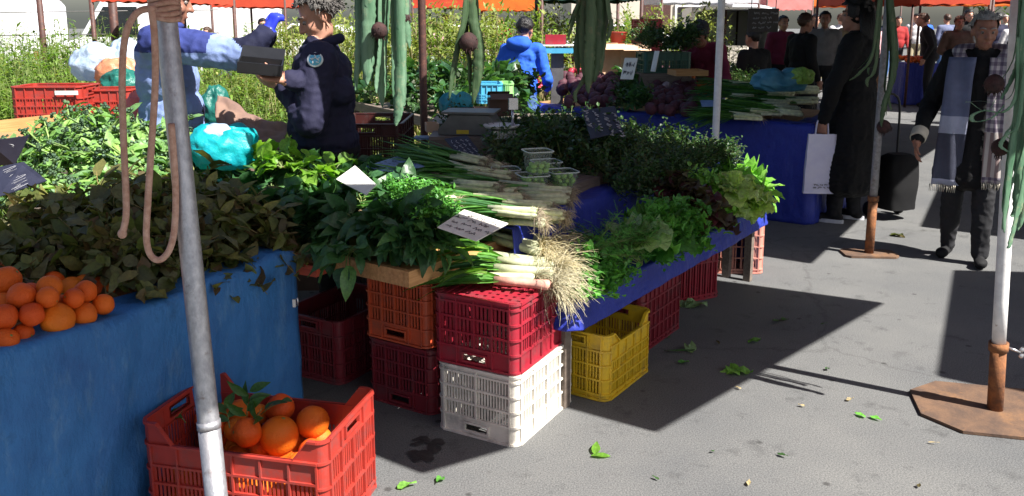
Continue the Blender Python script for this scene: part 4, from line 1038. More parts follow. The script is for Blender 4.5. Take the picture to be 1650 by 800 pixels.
fallen(640, 788, 'green leaf beside the front crate corner', .07, .035, 'lettuce', 'ovate', 1, .3)
fallen(1400, 673, 'tiny green leaf on sunny asphalt before the steel plate', .05, .025, 'herb_bright', 'ovate', 2)
fallen(1255, 517, 'dry dark scrap of leaf in the shade', .09, .03, 'herb', 'lance', 2)
fallen(1438, 380, 'brown leaf on the sunny strip by the shopper', .1, .05, 'olive', 'ovate', 2)
fallen(1110, 585, 'faint green leaf scrap lowest in front of the crate', .06, .035, 'herb_bright', 'ovate', 1)
for k in range(14):
    px, py = U_(960, 1500), U_(500, 790)
    fallen(px, py, 'tiny dry scrap of leaf scattered on the asphalt', U_(.02, .045), U_(.008, .02), R.choice(['olive', 'herb', 'weed_dry']), 'lance', 1)['group'] = 'leaf scraps on the asphalt'
# ------------------------------------------------------------------ people
M['skin'] = mat('skin', (.42, .22, .15), .5, (.36, .17, .115), 14., .12, 120., spec=.35)
M['skin_dark'] = mat('tanned_skin', (.3, .14, .09), .5, (.24, .105, .07), 14., .15, 120., spec=.35)
M['eye'] = mat('eye_white', (.24, .2, .18), .3)
M['iris'] = mat('iris', (.02, .014, .01), .15)
M['lips'] = mat('lips', (.3, .1, .08), .45)
M['hair_grey'] = mat('grey_hair', (.13, .12, .11), .55, (.07, .065, .06), 60., .8, 120., bdist=.01)
M['hair_black'] = mat('black_hair', (.012, .01, .01), .38, (.006, .005, .005), 60., .7, 120., bdist=.01)
M['hair_white'] = mat('white_hair', (.4, .38, .37), .6, (.2, .19, .18), 60., .8, 120., bdist=.01)
M['hair_brown'] = mat('brown_hair', (.07, .035, .02), .5, (.035, .018, .012), 60., .7, 120.)
def clothm(name, c, rough=.8, k=.7, sc=5., bs=120.):
    return mat(name, c, rough, tuple(x*k for x in c), sc, .35, bs, spec=.25)
for nm, c in (('navy', (.018, .018, .045)), ('jacket_blue', (.22, .3, .56)), ('yoke_blue', (.035, .05, .2)), ('side_navy', (.012, .014, .04)), ('royal', (.03, .13, .68)), ('maroon', (.17, .018, .05)),
              ('coat_black', (.008, .008, .009)), ('trouser_dark', (.014, .014, .017)), ('trouser_grey', (.024, .024, .027)), ('denim', (.08, .16, .36)), ('khaki', (.3, .25, .16)), ('brown_jk', (.1, .06, .045)),
              ('white_top', (.68, .66, .66)), ('grey_top', (.2, .19, .2)), ('red_top', (.35, .03, .03)), ('pink_top', (.6, .35, .38)), ('shoe_black', (.012, .012, .013)), ('cream', (.62, .57, .46)),
              ('scarf_blue', (.14, .16, .26)), ('glove_blue', (.04, .06, .6)), ('beige_top', (.45, .36, .27))):
    M[nm] = clothm(nm, c)
M['glove_blue'] = mat('blue_rubber', (.03, .05, .62), .4, (.025, .04, .45), 20.)
def rotm(yaw, pitch=0., roll=0.):
    return Matrix.Rotation(yaw, 3, 'Z') @ Matrix.Rotation(pitch, 3, 'X') @ Matrix.Rotation(roll, 3, 'Y')
class Body:
    def __init__(self): self.pr = []
    def cap(self, a, ra, b, rb, m, bias=0.): self.pr.append(('c', V3(a), ra, V3(b), rb, m, bias))
    def ell(self, c, r, m, rot=None, bias=0.): self.pr.append(('e', V3(c), V3(r), rot or Matrix.Identity(3), None, m, bias))
    def chain(self, pts, rs, m):
        for i in range(len(pts)-1): self.cap(pts[i], rs[i], pts[i+1], rs[i+1], m)
    def hand(self, w, d, n, m, curl=.5, side=1, sc=1., thumb=.7, spread=.1):
        """wrist w, pointing along d, palm facing n; side = +1 puts the thumb at d x n"""
        d = V3(d).normalized(); n = V3(n); n = (n-d*n.dot(d)).normalized(); s = d.cross(n)*side
        w = V3(w); k = w+d*.085*sc
        self.cap(w, .026*sc, w+d*.03*sc, .027*sc, m)
        for q in (-.028, -.01, .009, .027): self.cap(w+d*.02*sc+s*q*.7*sc, .0155*sc, k+s*q*sc, .0125*sc, m)
        for q, L in ((-.03, .062), (-.011, .078), (.01, .083), (.03, .074)):
            a = 0.; p = k+s*q*sc; dd = (d+s*q*spread*20*.1).normalized(); L *= sc
            for seg, (fr, r0, r1) in enumerate(((.45, .0098, .0088), (.3, .0088, .008), (.25, .008, .0066))):
                a += curl*(.7 if seg == 0 else 1.)
                v = dd*math.cos(a)+n*math.sin(a); e = p+v*L*fr
                self.cap(p, r0*sc, e, r1*sc, m); p = e
        p = w+d*.022*sc+s*.022*sc; v = (d*.6+s*.75+n*.3*thumb).normalized(); e = p+v*.045*sc; self.cap(p, .0145*sc, e, .0112*sc, m)
        v = (d*.9+s*.25+n*.5*thumb).normalized(); e2 = e+v*.032*sc; self.cap(e, .0112*sc, e2, .0098*sc, m); self.cap(e2, .0098*sc, e2+(v+n*.3).normalized()*.022*sc, .0078*sc, m)
    def head(self, c, Rm, m, sc=1.):
        def q(x, y, z): return V3(c)+Rm @ V3((x, y, z))*sc
        E = lambda p, r: self.ell(q(*p), V3(r)*sc, m, Rm)
        E((0, -.012, .035), (.074, .094, .086)); E((0, .03, -.03), (.06, .064, .086)); E((0, .042, -.083), (.044, .044, .034)); E((0, .074, -.1), (.02, .017, .016))
        self.cap(q(0, .09, .012), .0095*sc, q(0, .114, -.032), .0135*sc, m)
        for s in (-1, 1):
            E((s*.0125, .101, -.036), (.0085, .011, .008)); E((s*.038, .06, -.034), (.023, .024, .026)); E((s*.075, -.008, -.012), (.011, .021, .033))
            self.cap(q(s*.012, .088, .024), .0105*sc, q(s*.046, .07, .024), .011*sc, m)
        self.cap(q(-.019, .089, -.064), .0075*sc, q(.019, .089, -.064), .0075*sc, m); self.cap(q(-.016, .089, -.075), .008*sc, q(.016, .089, -.075), .008*sc, m)
    def build(self, name, mats, parent, vox=.009, folds=(), famp=.006, ffreq=9.):
        b = MB()
        for p in self.pr:
            if p[0] == 'c':
                A, ra, B, rb = p[1:5]; d = B-A; L = d.length; Q = d.to_track_quat('Z', 'Y').to_matrix() if L > 1e-6 else Matrix.Identity(3)
                n, k = 12, 4; vs = []; rows = []
                for i in range(k+1): th = PI/2*i/k; rows.append((ra*math.sin(th), -ra*math.cos(th)))
                for i in range(k+1): th = PI/2*i/k; rows.append((rb*math.cos(th), L+rb*math.sin(th)))
                for r_, z in rows:
                    for j in range(n): vs.append(A+Q @ V3((max(r_, 1e-4)*math.cos(2*PI*j/n), max(r_, 1e-4)*math.sin(2*PI*j/n), z)))
                m_ = len(rows)
                b.add(vs, [(i*n+j, i*n+(j+1) % n, (i+1)*n+(j+1) % n, (i+1)*n+j) for i in range(m_-1) for j in range(n)]+[tuple(range(n-1, -1, -1)), tuple(range((m_-1)*n, m_*n))])
            else:
                c, r, Rm = p[1:4]; bb = MB(); bb.ball((0, 0, 0), (r.x, r.y, r.z), 16, 10)
                b.add([c+Rm @ V3(v) for v in bb.v], bb.f)
        o = b.build(name, [mats[0]])
        md = o.modifiers.new('r', 'REMESH'); md.mode = 'VOXEL'; md.voxel_size = vox; md.use_smooth_shade = True
        ms = o.modifiers.new('s', 'SMOOTH'); ms.iterations = 3; ms.factor = .5
        bpy.context.view_layer.update()
        dg = bpy.context.evaluated_depsgraph_get(); me = bpy.data.meshes.new_from_object(o.evaluated_get(dg))
        o.modifiers.clear(); old = o.data; o.data = me; bpy.data.meshes.remove(old); me.name = name
        me.materials.clear()
        for m in mats: me.materials.append(m)
        nv = len(me.vertices); co = np.empty(nv*3); me.vertices.foreach_get('co', co); co = co.reshape(-1, 3)
        best = np.full(nv, 9.); lab = np.zeros(nv, int)
        for p in self.pr:
            if p[0] == 'c':
                A = np.array(p[1]); B = np.array(p[3]); d = B-A; L2 = max(d @ d, 1e-9); t = np.clip((co-A) @ d/L2, 0, 1)
                D = np.linalg.norm(co-A-t[:, None]*d, axis=1)-(p[2]+(p[4]-p[2])*t)
            else:
                Q = (co-np.array(p[1])) @ np.array(p[3]); r = np.array(p[2]); D = (np.linalg.norm(Q/r, axis=1)-1)*r.min()
            D = D-p[6]; k = D < best; best[k] = D[k]; lab[k] = p[5]
        npl = len(me.polygons); lt = np.empty(npl, int); me.polygons.foreach_get('loop_start', lt)
        lv = np.empty(len(me.loops), int); me.loops.foreach_get('vertex_index', lv)
        me.polygons.foreach_set('material_index', lab[lv[lt]].astype(int)); me.polygons.foreach_set('use_smooth', np.ones(npl, bool))
        if folds:
            no = np.empty(nv*3); me.vertices.foreach_get('normal', no); no = no.reshape(-1, 3)
            for i in np.nonzero(np.isin(lab, folds))[0]:
                c = co[i]; w1 = noise.noise(V3((c[0]*ffreq, c[1]*ffreq, c[2]*ffreq*.55))); w2 = noise.noise(V3((c[0]*ffreq*2.3+4, c[1]*ffreq*2.3, c[2]*ffreq*2.6)))
                h = (1-abs(w1)*2.2)*.9+(1-abs(w2)*2)*.5
                co[i] = c+no[i]*famp*(h-.4)
            me.vertices.foreach_set('co', co.reshape(-1))
        me.update()
        o.parent = parent
        return o
def lr(a, b, t): return V3(a)*(1-t)+V3(b)*t
def eyes_and_brows(par, c, Rm, hair, sc=1.):
    for s in (-1, 1):
        b = MB(); b.ball((0, 0, 0), .0118*sc, 12, 8); b.ball((0, .0085*sc, -.002*sc), .0055*sc, 8, 6, 1)
        o = b.build('eye', [M['eye'], M['iris']], par, V3(c)+Rm @ V3((s*.031, .077, .002))*sc); o.rotation_euler = Rm.to_euler()
        b = MB(); b.tube([V3(c)+Rm @ V3((s*.014, .096, .027))*sc, V3(c)+Rm @ V3((s*.034, .092, .034))*sc, V3(c)+Rm @ V3((s*.052, .074, .027))*sc], [.004*sc, .0048*sc, .0025*sc], 6); b.build('eyebrow', hair, par)
    b = MB(); b.tube([V3(c)+Rm @ V3((x*.021, .0955-.006*abs(x), -.0685))*sc for x in (-1, -.5, 0, .5, 1)], [.002*sc, .0045*sc, .0052*sc, .0045*sc, .002*sc], 6); b.build('lips', M['lips'], par)
def hair_cap(par, c, Rm, m, style='short', sc=1., seed=0, thick=.012, tufts=0, tl=.04):
    n, k = 36, 24; vs = []; idx = {}; fs = []; b = MB()
    def keep(q):     # q unit direction in the head frame
        if style == 'long': return not (q.y > .35 and q.z < .42 and abs(q.x) < .75)
        if style == 'receding': return not (q.y > .25 and q.z < .72) and not (q.z < -.25 and q.y > -.2)
        return not (q.y > .3 and q.z < .52) and not (q.z < -.3 and q.y > -.35) and not (q.y > .0 and q.z < -.02)
    def pt(th, a):
        q = V3((math.sin(th)*math.cos(a), math.sin(th)*math.sin(a), math.cos(th)))
        t_ = thick*(1+.8*noise.noise(q*4+V3((seed, 0, 0)))+.4*noise.noise(q*11+V3((0, seed, 0))))
        return q, V3((q.x*(.074+t_), -.012+q.y*(.094+t_), .035+q.z*(.086+t_)-(.0 if q.z > 0 else -q.z*-.02)))
    for i in range(k+1):
        for j in range(n):
            q, p = pt(PI*i/k, 2*PI*j/n); vs.append(V3(c)+Rm @ p*sc); idx[(i, j)] = q
    for i in range(k):
        for j in range(n):
            if keep((idx[(i, j)]+idx[(i+1, (j+1) % n)])/2): fs.append((i*n+j, (i+1)*n+j, (i+1)*n+(j+1) % n, i*n+(j+1) % n))
    b.add(vs, fs, 0, True)
    for t_ in range(tufts):
        q = dirv(U_(0, 6.28), U_(-.5, 1.5))
        if not keep(q): continue
        p = V3((q.x*(.076+thick*.6), -.012+q.y*(.096+thick*.6), .035+q.z*(.088+thick*.6))); d = (q*.6+V3((U_(-.7, .7), U_(-.8, .4), U_(-.9, .2)))).normalized()
        pts = [V3(c)+Rm @ x*sc for x in (p, p+d*tl*.5+q*.006, p+d*tl+V3((0, 0, -tl*.3)))]
        b.tube(pts, [.0034*sc, .003*sc, .001*sc], 4, 0, False)
    return b.build('hair', m, par)

def person(label, loc, face, h=1.72, pose=None, cl=None, head=None, vox=.009, group=None, faced=True, bulk=0., skirt=None, hands=True, folds=True, famp=.005):
    """local frame: facing +Y, own right side at +X, feet at z = 0"""
    ps = dict(lean=.0, twist=0., hx=0., shR=(.185, 0, 0), shL=(-.185, 0, 0), elR=(.235, -.02, 1.13), wrR=(.25, .08, .9), elL=(-.235, -.02, 1.13), wrL=(-.25, .08, .9),
              knR=(.1, .03, .49), anR=(.1, -.01, .085), knL=(-.1, .03, .49), anL=(-.1, -.01, .085), yaw=0., pitch=0., roll=0., dR=None, dL=None, nR=(-1, 0, 0), nL=(1, 0, 0), curl=.35)
    ps.update(pose or {}); c_ = dict(top='navy', leg='trouser_dark', shoe='shoe_black', skin='skin', hand=None, cuff=None, lower=None, sleeve=None, gl=None, arm=1.); c_.update(cl or {})
    hd = dict(style='short', hair='hair_black', tufts=0, thick=.012, tl=.04); hd.update(head or {})
    s = h/1.72
    t = thing('person', label, 'person', loc, face, group)
    mats = [M[c_['skin']], M[c_['top']], M[c_['leg']], M[c_['shoe']], M[c_['sleeve'] or c_['top']], M[c_['gl'] or c_['skin']], M[c_['lower'] or c_['top']]]
    B = Body(); S = lambda p: V3(p)*s
    L = Matrix.Rotation(-ps['lean'], 3, 'X'); piv = V3((0, 0, .95))
    def up(p): return piv+L @ (V3(p)-piv)
    k = 1+bulk
    # legs
    for sd, kn, an in ((1, ps['knR'], ps['anR']), (-1, ps['knL'], ps['anL'])):
        hp = V3((sd*.088, 0, .9))
        B.cap(S(hp), .092*s, S(kn), .068*s, 2); B.cap(S(kn), .068*s, S(V3(an)+V3((0, 0, .0))), .054*s, 2)
        a = V3(an); B.cap(S(a+V3((0, -.035, -.042))), .04*s, S(a+V3((sd*.02, .14, -.052))), .032*s, 3, .004); B.ell(S(a+V3((sd*.02, .11, -.045))), V3((.045, .075, .036))*s, 3)
    B.ell(S((0, -.01, .94)), V3((.165*k, .125*k, .13))*s, 2)
    # trunk
    TM = 1
    B.ell(S(up((0, .012, 1.06))), V3((.168*k, .128*k+.3*bulk*.1, .16))*s, 6, L, .003); B.ell(S(up((0, .0, 1.22))), V3((.172*k, .128*k, .2))*s, TM, L); B.ell(S(up((0, -.005, 1.34))), V3((.19*k, .118*k, .13))*s, TM, L)
    B.ell(S(up((0, .0, 1.0))), V3((.172*k, .135*k, .09))*s, 6, L, .004)
    sr = up((.175, -.01, 1.405)); sl_ = up((-.175, -.01, 1.405))
    B.cap(S(sr), .07*s*k, S(sl_), .07*s*k, TM); B.cap(S(up((0, -.005, 1.4))), .085*s, S(up((0, .01, 1.47))), .062*s, TM)
    hc = V3(ps.get('hc') or up((0, .035, 1.615)))
    B.cap(S(up((0, .0, 1.44))), .056*s, S(hc+V3((0, -.02, -.06))), .05*s, 0)
    Rm = rotm(ps['yaw'], ps['pitch'], ps['roll'])
    B.head(S(hc), Rm, 0, s)
    # arms
    for sd, sh_, el, wr, dd, nn in ((1, sr, ps['elR'], ps['wrR'], ps['dR'], ps['nR']), (-1, sl_, ps['elL'], ps['wrL'], ps['dL'], ps['nL'])):
        el, wr = V3(el), V3(wr); d = (wr-el).normalized()
        ak = c_['arm']; B.cap(S(sh_), .068*s*k*ak**.5, S(el), .053*s*k*ak, 4 if c_['sleeve'] and c_.get('sl_up', 1) else TM); B.cap(S(el), .054*s*k*ak, S(wr-d*.02), .042*s*ak**.7, 4)
        dd = V3(dd) if dd else d
        if hands and not (hands == 'R' and sd < 0): B.hand(S(wr), dd, nn, 5, ps['curl'], sd, s*(.98 if c_['gl'] else 1))
    if skirt:
        zb, wx, wy, m_ = skirt
        for q in range(22):
            f = q/21; z = .98+(zb-.98)*f
            B.ell(S((0, -.0, z)), V3((.165*k+(wx-.165)*f, .13*k+(wy-.13)*f, .09))*s, 6, None, .004)
    B.build('body', mats, t, vox, (1, 2, 4, 6) if folds else (), famp)
    if faced: eyes_and_brows(t, S(hc), Rm, M[hd['hair']], s)
    if hd['style']: hair_cap(t, S(hc), Rm, M[hd['hair']], hd['style'], s, R.random()*9, hd['thick'], hd['tufts'], hd['tl'])
    return t, S(hc), Rm, up, s

def Zr(face): return Matrix.Rotation(face, 3, 'Z')
# 1. man in the two-tone blue jacket, right arm stretched to the right, gloved hand up; facing +X means rotz = -90 deg
f1 = rad(-78)
def loc_of(face, base):           # turn a world point into the person's own frame
    Zi = Matrix.Rotation(-face, 3, 'Z')
    return lambda p: Zi @ (V3(p)-V3(base))
p1 = atd(268, 100, 4.75); p1.z = 0
L1 = loc_of(f1, p1); h1 = 1.83; k1 = 1.72/h1
el1, wr1 = L1(atd(398, 90, 4.5))*k1, L1(atd(432, 52, 4.52))*k1
t1, hc1, R1, up1, s1 = person('man in two-tone blue jacket and blue glove reaching right, back to us', p1, f1, h1,
    dict(elR=el1, wrR=wr1, elL=(-.26, .0, 1.14), wrL=(-.24, .1, .9), dR=V3((0, .45, 1.)), nR=(-.6, .8, 0), curl=1.55, yaw=rad(8), pitch=rad(-12)),
    dict(top='jacket_blue', sleeve=None, leg='trouser_dark', gl='glove_blue', skin='skin_dark', arm=1.25), dict(style='short', hair='hair_black'), .0085, bulk=.17, famp=.011)
# recolour the jacket's yoke, side panel and cuff by position on the body
def repaint(t, fn, extra):
    b = [c for c in t.children if c.name.startswith('body')][0]; me = b.data; base = len(me.materials)
    for m in extra: me.materials.append(m)
    for p in me.polygons:
        r = fn(p.center, p.material_index, p.normal)
        if r is not None: p.material_index = base+r
_e = V3(el1)/k1; _w = V3(wr1)/k1
def pt1(c, mi, n):
    if mi not in (1, 4, 6): return None
    s_ = s1
    ax = (_w-_e); tt = (c-_e).dot(ax)/ax.dot(ax)
    if tt > .12 and (c-_e-ax*tt).length < .13: return 0
    if c.z > 1.36*s_ and (c-_e).length > .2: return 1
    if c.y > .165*s_ and c.z < 1.36*s_ and abs(c.x) < .2: return 0
    return None
repaint(t1, pt1, [M['side_navy'], M['yoke_blue']])
b = MB(); b.tube([S_ for S_ in [V3((.085*math.cos(a)*s1, -.005+.085*math.sin(a)*s1, 1.475*s1+.012*math.sin(a))) for a in [2*PI*i/24 for i in range(25)]]], .02, 8); b.build('collar', M['yoke_blue'], t1)

# 2. man in navy jacket looking down, facing left (-X): rotz = +90 deg
f2 = rad(98); p2 = atd(520, 100, 4.42); p2.z = 0
L2 = loc_of(f2, p2); h2 = 1.74; k2 = 1.72/h2
wr2 = L2(atd(462, 128, 4.12))*k2; el2 = L2(atd(545, 150, 4.28))*k2
t2, hc2, R2, up2, s2 = person('grey haired man in navy jacket looking down at an open black box', p2, f2, h2,
    dict(lean=.03, elR=el2, wrR=V3((wr2.x, wr2.y, wr2.z)), elL=(-.27, .05, 1.12), wrL=L2(atd(456, 140, 4.3))*k2, dR=V3((-.25, .9, .12)), nR=(-.5, 0, 1), nL=(.6, 0, 1), dL=V3((.3, .9, .2)), curl=.32, pitch=rad(-28), yaw=rad(8), hc=(0, .01, 1.615)),
    dict(top='navy', leg='trouser_dark', skin='skin', arm=1.12), dict(style='short', hair='hair_grey', tufts=650, thick=.02, tl=.03), .0075, bulk=.24, famp=.012)
cc = V3((0, .0, 1.47*s2))
b = MB(); b.tube([V3((.088*math.cos(a), .0+.09*math.sin(a), 1.475*s2+.03*math.cos(a-PI/2)*-1)) for a in [2*PI*i/26 for i in range(27)]], .026, 9); b.build('collar', M['side_navy'], t2)
M['badge_blue'] = mat('badge_blue', (.14, .5, .66), .6, (.08, .38, .58), 40.)
M['badge_pale'] = mat('badge_pale', (.7, .78, .8), .6)
bp = L2(atd(508, 96, 4.24)); 
bd = thing('badge', 'x', 'x'); del bd['label']; del bd['category']; bd.parent = t2; bd.location = bp; n_ = L2(V3((0, 0, 0))+p2+V3((-.25, -1, .1)))
bd.rotation_euler = V3(n_).to_track_quat('Z', 'Y').to_euler()
# badge placed on the chest surface by casting a ray at the body
body2 = [c for c in t2.children if c.name.startswith('body')][0]
def on_body(body, t, px, py):
    bpy.context.view_layer.update()
    fr = t.matrix_world.inverted(); o = fr @ V3((0, 0, HC)); d = (fr @ atd(px, py, 5.))-o
    ok, loc_, nr, ix = body.ray_cast(o, d.normalized()); return (loc_, nr) if ok else (None, None)
for _k in body2.children: pass
lc, nr = on_body(body2, t2, 508, 97)
bpy.data.objects.remove(bd)
if lc is not None:
    Q = nr.to_track_quat('Z', 'Y'); b = MB()
    n_ = 24
    b.lathe([(0, .0), (.038, .0), (.038, .003), (0, .0035)], n_, 0, cap=False); b.lathe([(.0, .0042), (.03, .0042), (.03, .0036)], n_, 1, cap=False)
    for k in range(5): a = 1.26*k; b.tube([V3((.012*math.cos(a), .012*math.sin(a), .005)), V3((.024*math.cos(a+.5), .024*math.sin(a+.5), .005))], .003, 5, 0)
    b.tube([(-.018, -.004, .0055), (0, .01, .0055), (.018, -.006, .0055)], .0035, 5, 0)
    o = b.build('badge', [M['badge_pale'], M['badge_blue']], t2, lc+nr*.001); o.rotation_euler = Q.to_euler()
# the open black box in his hands
bx = atd(420, 116, 4.1)
t = thing('open_box', 'open black box with raised lid held by the man in navy', 'box', bx); t.rotation_euler = (rad(8), rad(6), rad(12))
b = MB(); W_, D_, H_ = .2, .15, .05
b.box((0, 0, .003), (W_, D_, .006)); b.box((0, -D_/2+.003, H_/2+.003), (W_, .006, H_)); b.box((0, D_/2-.003, H_/2+.003), (W_, .006, H_)); b.box((-W_/2+.003, 0, H_/2+.003), (.006, D_-.013, H_)); b.box((W_/2-.003, 0, H_/2+.003), (.006, D_-.013, H_))
b.build('tray', M['black'], t)
b = MB(); b.box((0, .05, 0), (W_, .1, .006)); o = b.build('lid', M['black'], t, (-.0, D_/2+.004, H_)); o.rotation_euler = (.35, 0, 0)

# 3. man in the bright blue hooded jacket, back to us
p3 = atd(838, 100, 8.35); p3.z = 0
t3, hc3, R3, up3, s3 = person('man in bright blue hooded jacket seen from behind at the radishes', p3, rad(-22), 1.62,
    dict(lean=.16, elR=(.26, .1, 1.12), wrR=(.18, .32, 1.0), elL=(-.26, -.02, 1.14), wrL=(-.23, .17, .98), pitch=rad(-12)), dict(top='royal', leg='denim'), dict(hair='hair_black', thick=.014), .011, bulk=.04, famp=.011)
b = MB(); b.ball(up3((0, -.1, 1.46))*s3, (.13, .075, .075), 18, 10, wob=.25); b.build('hood', M['royal'], t3)
# 4. woman in maroon bending over the far stall
p4 = atd(1142, 100, 9.25); p4.z = 0
t4, hc4, R4, up4, s4 = person('woman in maroon jumper bending over the far stall', p4, rad(150), 1.66,
    dict(lean=.5, elR=(.22, .42, 1.02), wrR=(.2, .62, .9), elL=(-.3, .36, 1.05), wrL=(-.36, .6, .92), pitch=rad(-25)), dict(top='maroon', leg='trouser_dark', skin='skin_dark', gl='glove_blue'), dict(style='long', hair='hair_black', thick=.025), .011, bulk=.12, famp=.009)
# 5. woman in black with a white shopping bag, seen from behind to the left
p5 = at(1362, 356, 0); p5 = V3((p5.x, p5.y, 0)); f5 = rad(52); L5 = loc_of(f5, p5); h5 = 1.75; k5 = 1.72/h5
wl5 = L5(atd(1326, 196, p5.y-.12))*k5
t5, hc5, R5, up5, s5 = person('woman in long black coat with long black hair holding a white bag', p5, f5, h5,
    dict(elL=(wl5.x-.02, wl5.y-.08, 1.12), wrL=wl5, dL=V3((0, .05, -1)), nL=(1, .0, 0), curl=1.1, elR=(.29, .02, 1.13), wrR=(.25, .2, 1.0), yaw=rad(20), anR=(.1, -.03, .085), anL=(-.11, .06, .085), knL=(-.1, .06, .49)), dict(top='coat_black', leg='trouser_dark', shoe='shoe_black', lower='coat_black'), dict(style='long', hair='hair_black', thick=.03), .0095, bulk=.22, skirt=(.3, .25, .2, 6), famp=.012)
b = MB()
for k in range(70):
    a = U_(PI*1.02, PI*1.98); q = V3((.085*math.cos(a), -.012+.1*math.sin(a), .03+U_(-.02, .06)))
    b.tube([hc5+R5 @ q*s5, hc5+R5 @ (V3((q.x*1.35, q.y*1.2-.015, -.12)))*s5, hc5+V3((q.x*1.6, q.y*1.1-.035, -.3-U_(0, .12)))*s5], [.016, .018, .006], 6, 0, True)
b.build('long_hair', M['hair_black'], t5)
M['sole'] = mat('white_sole', (.62, .62, .66), .6)
for sd, an in ((1, (.1, -.03, .085)), (-1, (-.11, .06, .085))):
    b = MB(); a = V3(an)*s5
    pl = [(.045*math.cos(t_)*(1.05 if math.sin(t_) > 0 else .9), .03+.135*math.sin(t_)) for t_ in [2*PI*i/20 for i in range(20)]]
    b.prism([(x+a.x+sd*.01, y+a.y+.02) for x, y in pl], .001, .03, 2); b.build('sole', M['sole'], t5)
# her bag hangs from the hand
bagp = atd(1322, 262, p5.y-.13)
M['bag_lilac'] = mat('lilac_paper', (.8, .78, .92), .55, (.68, .66, .86), 5., .25, 20., dirt=(.72, .5, .62), dscale=4., dlo=.62, dhi=.8)
t = thing('shopping_bag', 'white lilac shopping bag hanging from the hand of the woman in black', 'bag', V3((bagp.x, bagp.y, bagp.z-.245)), rad(-4))
b = MB(); bw, bdp, bh = .255, .09, .47
def bagf(i, j):
    a = i*4; e = 1-.16*j; w_, d_ = bw/2*e, bdp/2*(1-.75*j)
    k = int(min(a, 3.999)); f = a-k
    cs = [(-w_, -d_), (w_, -d_), (w_, d_), (-w_, d_), (-w_, -d_)]
    x = cs[k][0]*(1-f)+cs[k+1][0]*f; y = cs[k][1]*(1-f)+cs[k+1][1]*f
    return (x+.006*noise.noise(V3((x*9, j*4, y*9))), y+.012*noise.noise(V3((x*8, j*5, 3+y*9))), j*bh)
b.grid(48, 16, bagf); b.box((0, 0, .003), (bw*.98, bdp*.98, .004)); b.build('bag_body', M['bag_lilac'], t)
for sy in (-1, 1):
    b = MB(); b.tube(smooth([V3((-.055, sy*.01, bh-.012)), V3((-.045, sy*.008, bh+.09)), V3((-.02, .0, bh+.14)), V3((.005, 0, bh+.14)), V3((.035, sy*.008, bh+.09)), V3((.045, sy*.01, bh-.012))]), .0042, 6); b.build('handle', M['bag_lilac'], t)
def scribble(b, org, ex, ey, w, h, lines, r=.0012, seed=1, dens=22., mi=0):
    """rows of unreadable handwriting in the plane (ex, ey)"""
    rr = random.Random(seed); org, ex, ey = V3(org), V3(ex).normalized(), V3(ey).normalized(); n = ex.cross(ey)
    for l in range(lines):
        y0 = h*(.5-(l+.5)/lines); x = -w/2*rr.uniform(.7, .95); lim = w/2*rr.uniform(.55, .95)
        while x < lim:
            wl = rr.uniform(.12, .3)*w; pts = []; k = max(4, int(wl*dens/w*2.2))
            for i in range(k): pts.append(org+ex*(x+wl*i/k)+ey*(y0+rr.uniform(-.3, .3)*h/lines)+n*.0015)
            b.tube(pts, r, 4, mi, False); x += wl+.06*w
b = MB(); scribble(b, (.01, -bdp/2-.002, .062), (1, 0, 0), (0, 0, 1), .15, .045, 2, .0022, 5, 26); b.build('printing', M['ink'], t)
# shopping trolley behind her
tp = at(1440, 352, 0)
t = thing('shopping_trolley', 'black wheeled shopping trolley bag standing behind the woman in black', 'trolley', tp, rad(20))
b = MB()
def trf(i, j):
    a = 2*PI*i; e = 1-.25*(j-.4)**2-(.35 if j > .93 else 0)-.12*abs(noise.noise(V3((math.cos(a)*2, math.sin(a)*2, j*3))))
    return (.15*e*math.copysign(abs(math.cos(a))**.55, math.cos(a)), .13*e*math.copysign(abs(math.sin(a))**.55, math.sin(a)), .09+.45*j)
b.grid(28, 14, trf); b.add([trf(i/28, 1.) for i in range(28)], [tuple(range(28))]); b.add([trf(i/28, 0.) for i in range(27, -1, -1)], [tuple(range(28))]); b.build('bag_body', M['coat_black'], t)
b = MB(); b.tube(smooth([V3((-.12, .15, .03)), V3((-.12, .15, .7)), V3((-.1, .17, .98)), V3((.1, .17, .98)), V3((.12, .15, .7)), V3((.12, .15, .03))], 4), .01, 8); b.build('frame', M['black'], t)
for sx in (-1, 1):
    b = MB(); b.lathe([(.03, -.012), (.062, -.014), (.066, 0), (.062, .014), (.03, .012)], 20, M=Matrix.Translation((sx*.15, .12, .067)) @ Matrix.Rotation(PI/2, 4, 'Y')); b.build('wheel', M['black'], t)

# 6. old man with the scarf
p6 = at(1550, 418, 0); f6 = rad(148); L6 = loc_of(f6, p6); h6 = 1.64; k6 = 1.72/h6
wr6 = L6(atd(1478, 226, p6.y-.1))*k6
t6, hc6, R6, up6, s6 = person('old man with white hair in dark coat and a long two-tone scarf', p6, f6, h6,
    dict(elR=(.3, -.02, 1.1), wrR=wr6, dR=V3((0, .08, -1)), curl=.4, elL=(-.29, -.03, 1.12), wrL=(-.3, .12, .93), knL=(-.1, .1, .49), anL=(-.11, .1, .085), anR=(.11, -.08, .085), knR=(.1, .02, .49), yaw=rad(18), pitch=rad(-8)),
    dict(top='coat_black', leg='trouser_grey', shoe='shoe_black', skin='skin_dark'), dict(style='short', hair='hair_white', thick=.012, tufts=120, tl=.025), .0085, bulk=.2, skirt=(.6, .215, .165, 6), famp=.01)
b = MB(); d = (V3(wr6)-V3((.3, -.02, 1.1))).normalized(); w6 = V3(wr6)*s6
b.tube([w6-d*.1*s6, w6-d*.095*s6, w6-d*.02*s6, w6-d*.015*s6], [.046, .053, .051, .046], 20, smooth=False); b.build('cuff', M['cream'], t6)
